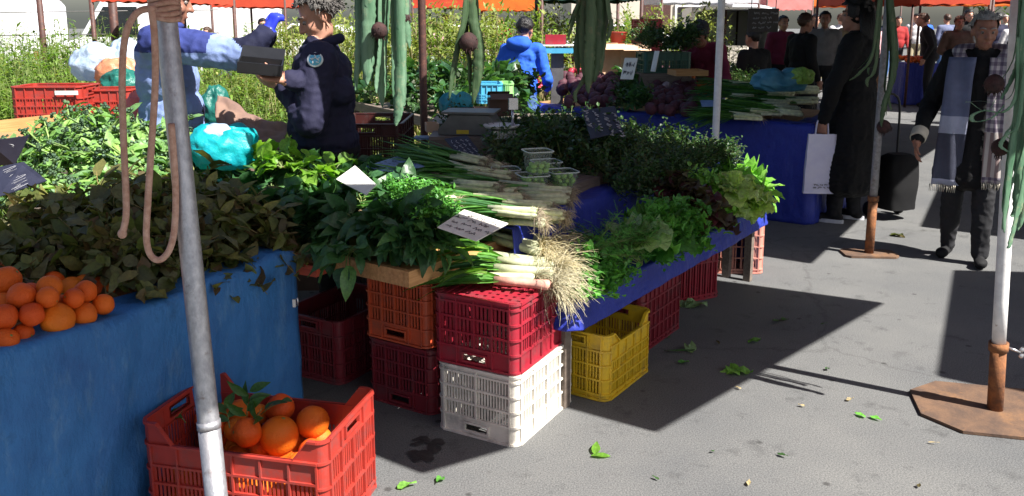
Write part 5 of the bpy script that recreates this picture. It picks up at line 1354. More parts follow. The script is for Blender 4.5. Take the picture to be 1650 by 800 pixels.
def plaid(name, c1, c2, c3, sx=16., sz=9.):
    m, nt, b_ = newmat(name); tc = nt.nodes.new('ShaderNodeTexCoord'); outs = []
    w = nt.nodes.new('ShaderNodeTexWave'); w.bands_direction = 'X'; w.inputs['Scale'].default_value = sx; nt.links.new(tc.outputs['Object'], w.inputs[0])
    w2 = nt.nodes.new('ShaderNodeTexWave'); w2.bands_direction = 'Z'; w2.inputs['Scale'].default_value = sz; nt.links.new(tc.outputs['Object'], w2.inputs[0])
    a = ramp(nt, w.outputs[1], [(.4, c1), (.6, c2)]).outputs[0]; z = ramp(nt, w2.outputs[1], [(.45, (1, 1, 1)), (.62, c3)]).outputs[0]
    nt.links.new(mixc(nt, a, z, 1., 'MULTIPLY'), b_.inputs[0]); b_.inputs['Roughness'].default_value = .9; return m
M['plaid'] = plaid('plaid_wool', (.5, .46, .46), (.24, .2, .25), (.45, .42, .5), 9., 6.)
M['scarf_mid'] = clothm('scarf_pale_blue', (.4, .42, .55)); M['scarf_dk'] = clothm('scarf_dark_blue', (.07, .075, .11))
t = thing('scarf', 'long scarf hanging open round the neck of the old man, one end blue one plaid', 'scarf', p6, f6)
def strip(xs, y0, zt, zb, wd, m, name, front):
    b = MB(); K = 22
    def fn(i, j):
        z = (zt+(zb-zt)*j)*s6; x = (xs+wd*(i-.5)+(.03*(j-.5) if xs > 0 else -.03*(j-.5)))*s6; y = (front(z/s6)+.02+.012*math.sin(i*9+j*5)*.8)*s6
        return (x, y, z)
    b.grid(8, K, fn); o = b.build(name, m, t)
    if isinstance(m, list):
        for p in o.data.polygons:
            z = p.center.z/s6; p.material_index = 0 if z > 1.03 else (1 if z > .93 else (2 if z > .62 else 1))
    md = o.modifiers.new('t', 'SOLIDIFY'); md.thickness = .012
    return o
def fy(z): return .165 if z < 1.3 else .165-.5*(z-1.3)
strip(.125, 0, 1.44, .56, .17, [M['scarf_blue'], M['scarf_mid'], M['scarf_dk']], 'blue_end', fy)
M['stripe'] = plaid('striped_wool', (.5, .45, .42), (.26, .19, .18), (.9, .9, .9), 7., .5)
strip(-.135, 0, 1.44, .6, .13, [M['plaid'], M['plaid'], M['stripe']], 'plaid_end', fy)
b = MB(); b.tube(smooth([V3((.12, .1, 1.43))*s6, V3((.14, .0, 1.49))*s6, V3((.0, -.1, 1.5))*s6, V3((-.14, .0, 1.49))*s6, V3((-.13, .1, 1.43))*s6]), .042, 10, flat=.6); b.build('neck_loop', M['plaid'], t)
for xs, zb in ((.14, .56), (-.15, .6)):
    b = MB()
    for k in range(16): x = (xs+.16*(k/15-.5)+(.015 if xs > 0 else -.015))*s6; b.tube([(x, .185*s6, zb*s6), (x+U_(-.006, .006), .19*s6, (zb-.05)*s6)], [.004, .0015], 4)
    b.build('fringe', M['cream'], t)

# ------------------------------------------------------------------ the crowd farther off
def crowd(label, px, d, face, h, cl, hair='hair_black', style='short', walk=0., pose=None, yf=None, bulk=.12, skirt=None):
    X = (px-CX)/F*d*1.02
    ps = dict(pose or {})
    if walk:
        ps.update(knR=(.09, .1*walk, .49), anR=(.09, -.02+.1*walk, .085), knL=(-.09, -.02, .49), anL=(-.09, -.2*walk, .1), elR=(.25, -.1*walk, 1.14), wrR=(.25, .0, .92), elL=(-.25, .04*walk, 1.13), wrL=(-.24, .2*walk, .94))
    return person(label, V3((X, d, 0)), rad(face), h, ps, cl, dict(style=style, hair=hair, thick=.016), .014 if d < 16 else .018, bulk=bulk, hands=d < 18, folds=d < 16, faced=d < 20, famp=.008, skirt=skirt)
crowd('dark coated shopper standing with dark hair behind the chalk sign, facing right', 1278, 11., -70, 1.66, dict(top='coat_black', lower='coat_black', skin='skin_dark'), 'hair_brown', skirt=(.5, .24, .2, 6))
crowd('person in grey top and dark scarf looking down beside the dark coated shopper', 1311, 13.2, 160, 1.7, dict(top='grey_top', leg='trouser_grey', skin='skin_dark'), 'hair_black')
crowd('person in black standing right below the hanging chalk sign', 1203, 9.6, 30, 1.5, dict(top='coat_black', lower='coat_black'), 'hair_black')
crowd('man in dark jacket stooping over the blue market table in the distance', 1480, 16.2, 60, 1.72, dict(top='coat_black'), 'hair_brown', pose=dict(lean=.25))
crowd('man in open brown jacket with clasped hands, flushed red face', 1519, 15., 172, 1.64, dict(top='brown_jk', leg='khaki', skin='skin_dark', lower='beige_top'), 'hair_brown', pose=dict(elR=(.27, .0, 1.12), wrR=(.08, .22, 1.0), elL=(-.27, 0, 1.12), wrL=(-.08, .22, 1.0)))
crowd('shopper in white and grey top and bright jeans walking away', 1603, 19., 10, 1.62, dict(top='white_top', leg='denim'), 'hair_brown', walk=1.)
crowd('shopper in dark blue jacket left of the jeans wearer', 1580, 20., 0, 1.72, dict(top='navy', leg='trouser_grey'), 'hair_black', walk=.8)
crowd('pale haired stroller in a beige top behind the old man', 1556, 21., 180, 1.68, dict(top='beige_top', leg='khaki'), 'hair_white', walk=.7)
crowd('shopper in a blue-grey shirt between the brown jacket and the stooping man', 1501, 22., 0, 1.7, dict(top='scarf_blue', leg='denim'), 'hair_brown')
crowd('shopper in a pink top far down the aisle', 1390, 17., 190, 1.6, dict(top='pink_top', leg='trouser_grey'), 'hair_black')
crowd('shopper in a white shirt far behind the woman in black', 1335, 20., 180, 1.7, dict(top='white_top', leg='denim'), 'hair_brown', walk=.7)
crowd('shopper in a red top near the grey leaning pole', 1425, 22., 170, 1.65, dict(top='red_top', leg='trouser_dark'), 'hair_black', walk=.9)
crowd('man in black at the right edge beyond the white pole', 1632, 13., 175, 1.74, dict(top='coat_black', leg='trouser_dark', skin='skin_dark'), 'hair_black', walk=.6)
crowd('far shopper with grey top and white hair near the frame edge', 1616, 24., 180, 1.7, dict(top='grey_top', leg='denim'), 'hair_white', walk=.8)
crowd('dark haired vendor standing among the weeds beyond the gloved hand', 438, 16., 190, 1.6, dict(top='coat_black'), 'hair_black')
crowd('distant man in grey behind the weeds at the red canopy', 375, 22., 200, 1.66, dict(top='grey_top'), 'hair_brown')
crowd('distant vendor in an orange glow top left of the brown pole', 352, 15.5, 150, 1.45, dict(top='white_top', skin='skin'), 'hair_brown')
crowd('distant man in a grey shirt by the white car beyond the brush', 722, 20., 185, 1.7, dict(top='grey_top', leg='denim'), 'hair_black')
crowd('distant person in a peach top at the edge of the brush', 702, 18., 200, 1.56, dict(top='pink_top'), 'hair_brown')
crowd('distant person in a red shirt behind the man in bright blue', 808, 21., 170, 1.62, dict(top='red_top'), 'hair_brown')

for l, px, d, a, h_, c_, hr, wk in (('stroller in a navy jacket far down the aisle left of the grey pole', 1405, 19., 185, 1.7, dict(top='navy', leg='denim'), 'hair_brown', .7),
        ('stroller in khaki trousers far behind the blue table', 1452, 24., 170, 1.72, dict(top='white_top', leg='khaki'), 'hair_black', .6), ('stroller in a royal blue top far behind the stooping man', 1468, 27., 190, 1.66, dict(top='royal', leg='trouser_dark'), 'hair_brown', .8),
        ('shopper in a dark red top behind the pale haired stroller', 1545, 26., 10, 1.7, dict(top='maroon', leg='trouser_grey'), 'hair_black', .5), ('tall shopper in black behind the brown jacketed man', 1532, 19., 185, 1.78, dict(top='coat_black', leg='trouser_dark'), 'hair_black', .5),
        ('shopper in a khaki jacket behind the woman in black', 1352, 15., 200, 1.7, dict(top='khaki', leg='trouser_dark'), 'hair_brown', .4), ('shopper in dark clothes between the two awning posts', 1296, 17., 170, 1.68, dict(top='trouser_dark', leg='trouser_dark'), 'hair_black', .5),
        ('shopper in a maroon jacket behind the chalk sign', 1245, 14., 190, 1.64, dict(top='maroon', leg='trouser_dark'), 'hair_black', 0.), ('shopper in a cream top at the far right of the crowd', 1590, 27., 175, 1.7, dict(top='cream', leg='denim'), 'hair_white', .6)):
    crowd(l, px, d, a, h_, c_, hr, walk=wk)
# ------------------------------------------------------------------ hanging squill plants (long strap leaves round a dark bulb)
def strap(b, pts, w, mi=0, yaw=0., fold=.25, tip=.35, rag=.3):
    pts = smooth([V3(p) for p in pts], 14); n = len(pts); s = V3((math.cos(yaw), math.sin(yaw), 0)); f = V3((math.sin(yaw), -math.cos(yaw), 0)); vs = []
    for i, p in enumerate(pts):
        t_ = i/(n-1); e = (1-max(0, (t_-1+tip)/tip)**2.2*.93)*(.75+.25*min(1, t_*5)); ww = w*e/2
        for c in (-1, -.55, 0, .55, 1):
            r = 1+(rag*(noise.noise(V3((i*1.7, c*3, p.x*20)))+.5*noise.noise(V3((i*5., c*3, p.y*20)))) if abs(c) == 1 else 0)
            vs.append(p+s*c*ww*r+f*(-abs(c)*fold*ww+.12*w*(1 if c == 0 else 0))+f*.1*w*noise.noise(V3((i*.4, c, p.y*9))))
    b.add(vs, [(i*5+c, i*5+c+1, (i+1)*5+c+1, (i+1)*5+c) for i in range(n-1) for c in range(4)], mi, True)
def squill(label, Y, leaves, bulbs, m='squill', group=None):
    x0, y0 = leaves[0][0][0]; o = atd(x0, y0, Y); t = thing('squill_plant', label, 'hanging plant', o)
    for pl, w, dy, yaw in leaves:
        b = MB(); strap(b, [atd(x, y, Y+dy)-o for x, y in pl], w*.8/F*Y, 0, yaw); q = b.build('leaf', M[m], t)
        md = q.modifiers.new('t', 'SOLIDIFY'); md.thickness = .003
        b = MB(); k_ = U_(-6, 6); strap(b, [atd(x+k_*(1+.5*j_)*.6, y*U_(.82, .95) if y > 0 else y, Y+dy+.02)-o for j_, (x, y) in enumerate(pl)], w*.45/F*Y, 0, yaw+U_(-.8, .8)); b.build('thin_leaf', M[m], t)
    for x, y, r, dy in bulbs:
        c = atd(x, y, Y+dy)-o; b = MB(); R0 = r/F*Y
        b.lathe([(R0*k, zz*R0) for k, zz in ((.1, 1.08), (.4, .98), (.78, .68), (.97, .25), (1, -.1), (.9, -.5), (.55, -.85), (.12, -.98))], 14, M=Matrix.Translation(c))
        for k in range(44): d = dirv(U_(0, 6.28), U_(-1.4, 1.2)); b.tube([c+d*R0*.85, c+d*R0*U_(1.05, 1.25)+V3((0, 0, -.01))], [.003, .001], 3, 0, False)
        b.build('bulb', M['bulb'], t)
T0 = -150
squill('cluster of pale green strap leaves with a dark bulb hanging left of the brown pole', 3.62,
    [([(592, T0), (594, 0), (592, 70), (592, 138)], 27, 0, .1), ([(575, T0), (577, 0), (578, 60), (573, 148)], 17, .03, -.3), ([(608, T0), (606, 0), (602, 80), (598, 132)], 19, .05, .5), ([(625, T0), (620, 0), (614, 90), (616, 172)], 24, .06, .2),
     ([(640, T0), (643, 0), (644, 90), (642, 172), (638, 203)], 21, -.01, -.1), ([(632, T0), (634, 30), (636, 100), (634, 160)], 13, .08, .6), ([(650, T0), (654, 0), (657, 45), (660, 78)], 14, .04, .7), ([(584, T0), (586, 20), (584, 90), (578, 120)], 15, .08, .1), ([(612, T0), (613, 60), (608, 120), (606, 150)], 12, .03, 1.)],
    [(611, 50, 13, -.03), (652, 30, 9, .05)])
squill('dark strap leaves with a round brown bulb hanging right of the brown pole', 3.6,
    [([(757, T0), (758, 0), (768, 60), (771, 110), (762, 168)], 22, 0, .2), ([(752, T0), (750, 10), (738, 70), (729, 120), (724, 160)], 10, -.03, .4), ([(763, T0), (766, 30), (773, 90), (768, 140)], 14, .03, -.6), ([(750, T0), (752, 60), (757, 100), (757, 150)], 12, .03, .9)],
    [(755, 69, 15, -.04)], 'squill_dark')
squill('thick bunch of dark olive strap leaves hanging before the far beets', 3.4,
    [([(945, T0), (945, 0), (943, 60), (945, 138)], 26, 0, .1), ([(962, T0), (962, 0), (960, 70), (958, 132)], 28, .03, -.2), ([(972, T0), (975, 0), (972, 60), (968, 118)], 18, .05, .5), ([(938, T0), (938, -20), (926, 25), (916, 60)], 11, .0, .8),
     ([(932, T0), (934, 20), (930, 80), (932, 120)], 14, .05, .2), ([(955, T0), (952, 40), (950, 90), (948, 150)], 22, -.03, .3), ([(950, 100), (940, 130), (927, 150), (928, 166)], 8, .0, .4), ([(965, T0), (980, 10), (985, 40), (978, 66)], 12, .02, .7)],
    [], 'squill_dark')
squill('dark squill hanging on the grey leaning pole by the trolley', 5.72,
    [([(1428, -60), (1440, 60), (1440, 120), (1425, 170), (1420, 205)], 13, -.06, .2), ([(1422, -60), (1408, 80), (1385, 118), (1368, 130)], 9, -.08, .5), ([(1430, -60), (1436, 90), (1432, 150), (1436, 178)], 12, -.02, .8), ([(1424, -60), (1412, 100), (1398, 128), (1398, 140)], 8, -.06, .3)],
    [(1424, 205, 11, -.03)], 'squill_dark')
squill('squill with twisted long leaves and brown bulbs hanging on the white pole', 3.27,
    [([(1660, -80), (1648, 60), (1640, 180), (1625, 300), (1617, 375)], 17, -.06, .3), ([(1670, -80), (1660, 100), (1645, 220), (1640, 330), (1630, 350)], 20, -.03, -.2), ([(1640, 60), (1638, 150), (1618, 180), (1585, 178), (1566, 188), (1572, 197), (1600, 190), (1618, 170)], 11, -.07, .4),
     ([(1650, -80), (1642, 80), (1632, 125), (1612, 160)], 16, -.04, .6), ([(1652, 100), (1640, 200), (1624, 215), (1612, 235), (1626, 245)], 9, -.08, .1), ([(1660, 120), (1655, 250), (1640, 340), (1628, 392), (1624, 400)], 13, -.07, .5), ([(1640, 150), (1650, 240), (1648, 330), (1640, 372)], 16, -.02, -.5)],
    [(1602, 136, 15, -.03), (1612, 238, 14, .02)], 'squill')

M['print_red'] = mat('red_print', (.4, .09, .06), .7)
M['print_gold'] = mat('gold_print', (.35, .24, .07), .7, (.12, .12, .05), 60.)
# ------------------------------------------------------------------ signs and cards
def quad_sign(label, name, cs, m, rows=3, chalk='ink', cat='sign', r=.0011, thick=.004, seed=1, write=True):
    """cs: corners (x, y, z) seen at their own heights, order left, top, right, bottom"""
    q = [at(x, y, z) if z < 1.5 else None for x, y, z in cs]; c = sum(q, V3())/4
    t = thing(name, label, cat, c); ex = (q[2]-q[1]+q[3]-q[0])/2; ey = (q[1]-q[0]+q[2]-q[3])/2
    n = ex.cross(ey).normalized()
    if n.dot(V3((0, 0, HC))-c) < 0: n = -n
    b = MB(); vs = [p-c for p in q]+[p-c-n*thick for p in q]; b.add(vs, [(0, 1, 2, 3), (7, 6, 5, 4)]+[(i, i+4, (i+1) % 4+4, (i+1) % 4) for i in range(4)]); b.build('board', M[m], t)
    if write:
        b = MB(); e1 = ex.normalized(); e2 = n.cross(e1); scribble(b, n*.0008, e1, e2, ex.length*.86, ey.length*.84, rows, r, seed); b.build('handwriting', M[chalk], t)
    return t
quad_sign('white price card with handwriting propped on the leeks', 'price_card', [(705, 366, .88), (748, 338, .9), (819, 360, .87), (768, 388, .85)], 'paper', 4, 'ink', r=.0012, seed=3)
quad_sign('blank white card standing in the spinach by the lime bunches', 'price_card', [(541, 289, .955), (572, 267, .99), (606, 297, .965), (590, 314, .93)], 'paper', write=False)
quad_sign('dark slate board with chalk writing standing in the herb heap', 'chalk_board', [(938, 178, 1.12), (990, 171, 1.13), (1004, 212, 1.03), (952, 224, 1.02)], 'slate', 4, 'chalk', r=.0016, seed=6)
quad_sign('small purple slate leaning before the weighing scale', 'chalk_board', [(716, 224, 1.01), (752, 218, 1.02), (778, 250, .94), (745, 258, .93)], 'slate', 4, 'chalk', r=.001, seed=8)
quad_sign('dark blue board standing at the left edge of the broccoli pile', 'chalk_board', [(-20, 228, 1.1), (47, 219, 1.12), (24, 266, .99), (-22, 268, .98)], 'slate', 1, 'chalk', r=.0012, seed=9)
quad_sign('dark board with faint chalk lines lying before the broccoli at left', 'chalk_board', [(-15, 272, 1.0), (38, 261, 1.03), (76, 291, .97), (-5, 318, .92)], 'slate', 1, 'chalk', r=.0005, seed=10)
quad_sign('blue and white printed newspaper sheet lying behind the spinach', 'newspaper', [(590, 268, .95), (640, 252, .97), (684, 268, .95), (628, 280, .93)], 'bag_blue', 5, 'ink', 'newspaper', r=.0006, seed=11)
def panel(label, name, x0, y0, x1, y1, Y, m, rows=0, chalk='chalk', cat='sign', yaw=0., pitch=0., thick=.012, r=.004, seed=1, hang=None):
    a, c = atd(x0, y0, Y), atd(x1, y1, Y); p = (a+c)/2; t = thing(name, label, cat, p); t.rotation_euler = (pitch, 0, yaw)
    W_, H_ = abs(c.x-a.x), abs(a.z-c.z); b = MB(); b.box((0, 0, 0), (W_, thick, H_)); b.build('board', M[m], t)
    if rows: b = MB(); scribble(b, (0, -thick/2-.001, 0), (1, 0, 0), (0, 0, 1), W_*.85, H_*.8, rows, r, seed); b.build('handwriting', M[chalk], t)
    if hang:
        for s in (-1, 1): b = MB(); b.tube([(s*W_*.4, 0, H_/2), (s*W_*.4, 0, H_/2+hang)], .004, 5); b.build('wire', M['black'], t)
    return t
M['slate_grey'] = mat('grey_board', (.07, .06, .055), .7, (.045, .04, .04), 12.)
panel('brown grey chalk sign hanging from the far awning', 'chalk_board', 1206, 14, 1253, 52, 8.2, 'slate_grey', 4, 'chalk', r=.003, seed=14, hang=.45)
panel('white price card leaning among the far greens', 'price_card', 1003, 92, 1024, 130, 7.6, 'paper', 2, 'ink', yaw=-.5, pitch=-.5, r=.002, thick=.006)
panel('narrow white card standing beside the green crate', 'price_card', 1051, 82, 1060, 116, 7.9, 'paper', 0, yaw=-.9, pitch=-.25, thick=.006)
panel('small grey card lying at the foot of the pale pole', 'price_card', 1130, 158, 1150, 176, 6.95, 'bag_blue', 0, pitch=-1.1, thick=.006)

# ------------------------------------------------------------------ bags, boxes, scales
def bag(label, px, py, Y, rx, ry, rz_, m, seed=0, knot=True, lobes=1, name='plastic_bag', cat='bag'):
    c = atd(px, py, Y); t = thing(name, label, cat, c)
    b = MB(); n, k = 64, 40; vs = []
    for i in range(k+1):
        th = PI*i/k
        for j in range(n):
            a = 2*PI*j/n; q = V3((math.sin(th)*math.cos(a), math.sin(th)*math.sin(a), math.cos(th)))
            r1 = 1-abs(noise.noise(q*1.5+V3((seed*3.3, 1, seed))))*.35; r2 = (1-abs(noise.noise(V3((q.x*3.6, q.y*3.6, q.z*2.))+V3((seed, 4, 2))))*2)*.055+(1-abs(noise.noise(V3((q.x*9, q.y*9, q.z*3))+V3((seed, 4, 2))))*2)*.02
            if lobes == 2: r1 *= 1-.28*math.exp(-(q.x/.22)**2)*max(0, q.z+.2)
            r_ = r1+r2; z = q.z*r_
            vs.append((q.x*r_*rx, q.y*r_*ry, max(-.75, z)*rz_))
    b.add(vs, [(i*n+j, (i+1)*n+j, (i+1)*n+(j+1) % n, i*n+(j+1) % n) for i in range(k) for j in range(n)], 0, True); b.build('bag_body', M[m], t)
    return t
bag('turquoise plastic bag standing behind the spinach beside the steel pole', 362, 238, 4.15, .18, .13, .13, 'bag_turq', 3, lobes=2)
b = MB(); b.ball((0, 0, 0), (.075, .06, .045), 32, 20, wob=.15); o = b.build('white_bag', M['bag_white'], None, atd(350, 214, 4.13)); tag(o, 'crumpled whitish bag tucked on top of the turquoise bag', 'bag')
bag('crumpled pink plastic bag behind the broccoli pile', 242, 190, 5.1, .19, .14, .17, 'bag_pink', 5)
bag('pinkish red bag spilling over beside the broccoli shoots', 258, 208, 4.85, .14, .1, .13, 'bag_pink', 9)
bag('bluish white plastic bag at the foot of the weeds', 158, 104, 6.6, .2, .16, .16, 'bag_white', 7)
bag('white bag behind the peach one beside the blue jacket', 205, 96, 6.7, .15, .13, .16, 'bag_white', 17)
bag('peach coloured bag behind the red crates', 192, 120, 6.4, .17, .14, .13, 'bag_peach', 11)
bag('dark green bag under the peach one behind the red crates', 197, 136, 6.2, .15, .12, .11, 'bag_green', 13)
bag('dark green plastic sack beside the man in two-tone jacket', 348, 178, 5.2, .1, .09, .15, 'bag_green', 15)
bag('teal plastic bag on the boxes behind the weighing scale', 735, 168, 5.55, .11, .09, .085, 'bag_teal', 19, lobes=2)
M['bag_ice'] = bagmat('ice_film', (.2, .52, .66), (.1, .36, .55))
bag('light blue plastic bag on the far stall by the woman in black', 1258, 130, 7.6, .26, .17, .12, 'bag_ice', 21, lobes=2)
bag('yellowish net bag beside the light blue one on the far stall', 1292, 124, 7.5, .11, .1, .08, 'lettuce_pale', 23)
# a brown cloth thrown over boxes behind the table
cs = [atd(352, 158, 5.0), atd(462, 206, 4.75), atd(462, 246, 4.55), atd(345, 208, 4.7)]
b = MB()
def cl(i, j):
    p = (cs[0]*(1-i)+cs[1]*i)*(1-j)+(cs[3]*(1-i)+cs[2]*i)*j
    return p+V3((0, -.02*math.sin(i*17+j*5)*(.4+j)-.02*(.5-abs(noise.noise(V3((i*5, j*1.5, 7))))*2), .02*math.sin(i*7+.6)*(1-j*.4)+.02*noise.noise(V3((i*6, j*5, 2)))))
b.grid(40, 18, cl); o = b.build('brown_cloth', M['cloth_brown']); md = o.modifiers.new('t', 'SOLIDIFY'); md.thickness = .006; tag(o, 'brownish cloth thrown over boxes between the two vendors', 'cloth')
b = MB(); b.box((0, 0, .35), (.5, .4, .7)); tag(b.build('cardboard_box', M['card_dark'], None, (cs[0].x+.3, cs[0].y+.25, 0)), 'dark cardboard box under the brownish cloth', 'box')
# plank of the wooden crate by the broccoli
q0, q1 = atd(-25, 208, 4.9), atd(118, 192, 5.05); d = q1-q0
b = MB(); b.box((0, 0, 0), (d.length, .025, .075)); o = b.build('wooden_plank', M['wood_orange'], None, (q0+q1)/2); o.rotation_euler = (0, -math.asin(d.z/d.length), math.atan2(d.y, d.x)); tag(o, 'orange wooden plank edge behind the dark blue board at left', 'plank')
b = MB(); b.box((0, 0, 0), (d.length*1.1, .5, .02)); o = b.build('wooden_shelf', M['wood'], None, (q0+q1)/2+V3((0, -.28, -.05))); o.rotation_euler = (0, 0, math.atan2(d.y, d.x)); tag(o, 'pale wooden shelf board in front of the orange plank at left', 'shelf')
# scales
sp = at(760, 214, .98)
b = MB(); b.box((0, 0, -.112), (.62, .3, .215)); o = b.build('wooden_box', M['wood_dark'], None, sp+V3((.08, .0, 0))); tag(o, 'dark wooden box under the two scales', 'box')
t = thing('weighing_scale', 'grey market scale with a yellow label behind the onions', 'scale', sp, rad(-8))
b = MB(); b.prism([(-.17, 0), (.17, 0), (.17, .03), (.12, .11), (-.1, .11), (-.17, .03)], -.11, .11, 1); b.build('housing', M['grey_metal'], t)
b = MB(); b.box((.0, 0, .122), (.3, .24, .012)); b.build('platform', M['grey_metal'], t)
b = MB(); b.box((-.03, -.1125, .017), (.07, .003, .022)); b.build('label', M['yellow_label'], t)
for s in (-1, 1): b = MB(); b.lathe([(.012, -.0), (.016, .0)], 8, M=Matrix.Translation((s*.14, -.08, 0))); b.build('foot', M['black'], t)
sp = at(808, 222, .98)
t = thing('weighing_scale', 'silver scale with a white dish right of the grey scale', 'scale', sp, rad(10))
b = MB(); b.prism([(-.08, 0), (.08, 0), (.07, .045), (-.06, .045)], -.07, .07, 1); b.build('housing', M['silver'], t)
b = MB(); b.lathe([(.02, .05), (.09, .056), (.1, .07), (.098, .072), (.088, .06), (.0, .056)], 24, cap=False); b.build('dish', M['white_plastic'], t)
b = MB(); b.tube([(.07, .04, .04), (.07, .04, .16)], .008, 8); b.box((.07, .03, .18), (.05, .03, .06)); b.build('display', M['silver'], t)
def carton(label, px, py, Y, w, dp, hh, m, rz=0., flaps=True):
    c = atd(px, py, Y); t = thing('cardboard_box', label, 'box', c, rz)
    for nm, cc, ss in (('side', (0, -dp/2, 0), (w, .005, hh)), ('side', (0, dp/2, 0), (w, .005, hh)), ('side', (-w/2, 0, 0), (.005, dp-.006, hh)), ('side', (w/2, 0, 0), (.005, dp-.006, hh)), ('bottom', (0, 0, -hh/2+.003), (w-.006, dp-.006, .005))):
        b = MB(); b.box(cc, ss); b.build(nm, M[m], t)
    if flaps:
        for s in (-1, 1): b = MB(); b.box((0, 0, 0), (w*.98, dp*.45, .004)); o = b.build('flap', M[m], t, (0, s*(dp/2+dp*.2), hh/2+.02)); o.rotation_euler = (s*-.35, 0, 0)
    return t
carton('dark brown cardboard box right behind the grey scale', 806, 172, 5.3, .14, .18, .1, 'card_dark', .1)
carton('low open carton with a dark front under the teal bag', 748, 182, 5.35, .2, .16, .05, 'card_dark', .1, False)
carton('small peach carton end beside the dark brown box', 778, 178, 5.25, .1, .1, .035, 'card_pale', .05, False)
carton('small orange white carton left of the grey scale', 696, 205, 5.1, .07, .1, .05, 'card_pale', .2, False)
crate('turquoise crate behind the cardboard boxes on the table', atd(788, 148, 6.3)-V3((0, 0, .075)), .05, .17, .3, .14, m='cr_blue', rows=2, cl=3, cs=3)
crate('lime green crate beside the turquoise crate', atd(816, 147, 6.4)-V3((0, 0, .075)), .05, .08, .3, .14, m='cr_green', rows=2, cl=2, cs=3)
b = MB(); b.box((0, 0, 0), (.95, .6, .03)); o = b.build('shelf_board', M['wood_dark'], None, atd(790, 190, 5.7)+V3((.1, .1, -.03))); tag(o, 'grey shelf board carrying boxes and scales behind the onions', 'shelf')
# low pale object: plates, papers by the scale
b = MB(); b.box((0, 0, 0), (.16, .1, .012)); o = b.build('blue_tray', M['bag_blue'], None, at(690, 222, .93)); tag(o, 'flat pale blue tray left of the grey scale', 'tray')

# ------------------------------------------------------------------ second stall behind, with its grey beam
A, Bq = at(560, 163, .85), at(800, 214, .85); d = (Bq-A); an = math.atan2(d.y, d.x)
t = thing('market_table', 'back table with a grey wooden beam and dark greens', 'table', (A+Bq)/2*1.-V3((0, 0, .85)), an)
Lb = d.length
b = MB(); b.box((0, 0, .82), (Lb, .05, .075)); b.build('edge_beam', M['wood_dark'], t)
b = MB(); b.box((0, .5, .8), (Lb, .94, .03)); b.build('tabletop', M['wood_dark'], t)
for sx in (-1, 1):
    for y in (.06, .9): b = MB(); b.box((sx*(Lb/2-.06), y, .39), (.05, .05, .78)); b.build('leg', M['wood_dark'], t)
e1 = d.normalized(); e2 = V3((-e1.y, e1.x, 0))
for i in range(9):
    for j in range(4):
        for l in range(2):
            p = A+e1*(Lb*(.02+.74*(i+U_(0, 1))/9))+e2*(.1+.2*(j+U_(0, 1)))+V3((0, 0, .02+.08*l+.05*j))
            inst(R.choice(pr_hb2 if (i+j) % 2 else pr_sp), 'dark_greens_bunch', p, (U_(-.5, .5), U_(-.6, .2), U_(0, 6.28)), U_(1., 1.4), 'dark green bunch on the back table with the grey beam', 'greens', 'dark greens on the back table')

# ------------------------------------------------------------------ the far beet stall
def onT(px, py, z): return at(px, py, z)
def root_veg(k, r, m, tail=True, tops=True):
    b = MB(); b.lathe([(0.1*r, r*1.0), (.5*r, .9*r), (.92*r, .4*r), (r, 0), (.85*r, -.5*r), (.4*r, -.9*r), (.08*r, -1.2*r), (.02*r, -1.9*r)], 12)
    if tops:
        for i in range(4): d = dirv(U_(0, 6.28), U_(.5, 1.3)); b.tube([V3((0, 0, r*.9)), V3((0, 0, r*.9))+d*.12], [.006, .004], 5, 1, False); b.leaf(V3((0, 0, r*.9))+d*.1, d, UP, .13, .06, 'ovate', .3, .7, 4, 2, .3)
    return b.mesh(m, [M[m if m in M else 'beet'], M['radish'], M['herb']])
BE = [root_veg(i, .042+.006*i, 'beet', tops=False) for i in range(3)]; BP = [root_veg(i, .045+.006*i, 'beet_pale', tops=False) for i in range(2)]; RD = [root_veg(i, .026+.003*i, 'radish', tops=False) for i in range(3)]
def spread(name, meshes, n, x0, x1, y0, y1, zb, zt, label, cat, group, sc=(.85, 1.2)):
    for i in range(n):
        px, py = U_(x0, x1), U_(y0, y1); f = (y1-py)/(y1-y0)
        inst(R.choice(meshes), name, at(px, py, zb+(zt-zb)*f), (U_(0, 6), U_(0, 6), U_(0, 6)), U_(*sc), label, cat, group)
spread('radish', RD, 70, 845, 940, 92, 142, .83, 1.05, 'red radish in the heap in front of the man in bright blue', 'radish', 'radishes heaped by the man in blue', (.9, 1.5))
spread('beetroot', BE, 70, 905, 1015, 122, 170, .86, 1.04, 'dark beetroot in the heap left of the price cards', 'beetroot', 'beetroots heaped at left of the far stall')
spread('beetroot', BE, 95, 1045, 1118, 112, 180, .86, 1.06, 'dark beetroot in the heap beside the pale pole', 'beetroot', 'beetroots heaped by the pale pole')
spread('turnip', BP, 9, 1050, 1110, 135, 172, .84, 1.0, 'pale dusty turnip lying among the dark beetroots', 'turnip', 'pale turnips among the beetroots')
spread('turnip', BP, 8, 940, 1005, 132, 165, .84, .95, 'greyish turnip among the left heap of beetroots', 'turnip', 'greyish turnips in the left heap')
for i in range(14):
    px, py = U_(1005, 1045), U_(118, 168); inst(R.choice(pr_hb2+pr_sp), 'beet_leaves_bunch', at(px, py+8, .86+.0025*(170-py)), (U_(-.4, .4), U_(-.6, .1), U_(0, 6)), U_(.9, 1.3), 'dark beet leaf bunch between the two beetroot heaps', 'beet leaves', 'beet leaf bunches')
for i in range(10):
    px, py = U_(845, 905), U_(85, 118); inst(R.choice(pr_spl), 'radish_leaves', at(px, py+6, .98), (U_(-.4, .4), U_(-.6, .1), U_(0, 6)), U_(.8, 1.1), 'light green radish leaves behind the red radishes', 'radish leaves', 'radish leaf bunches')
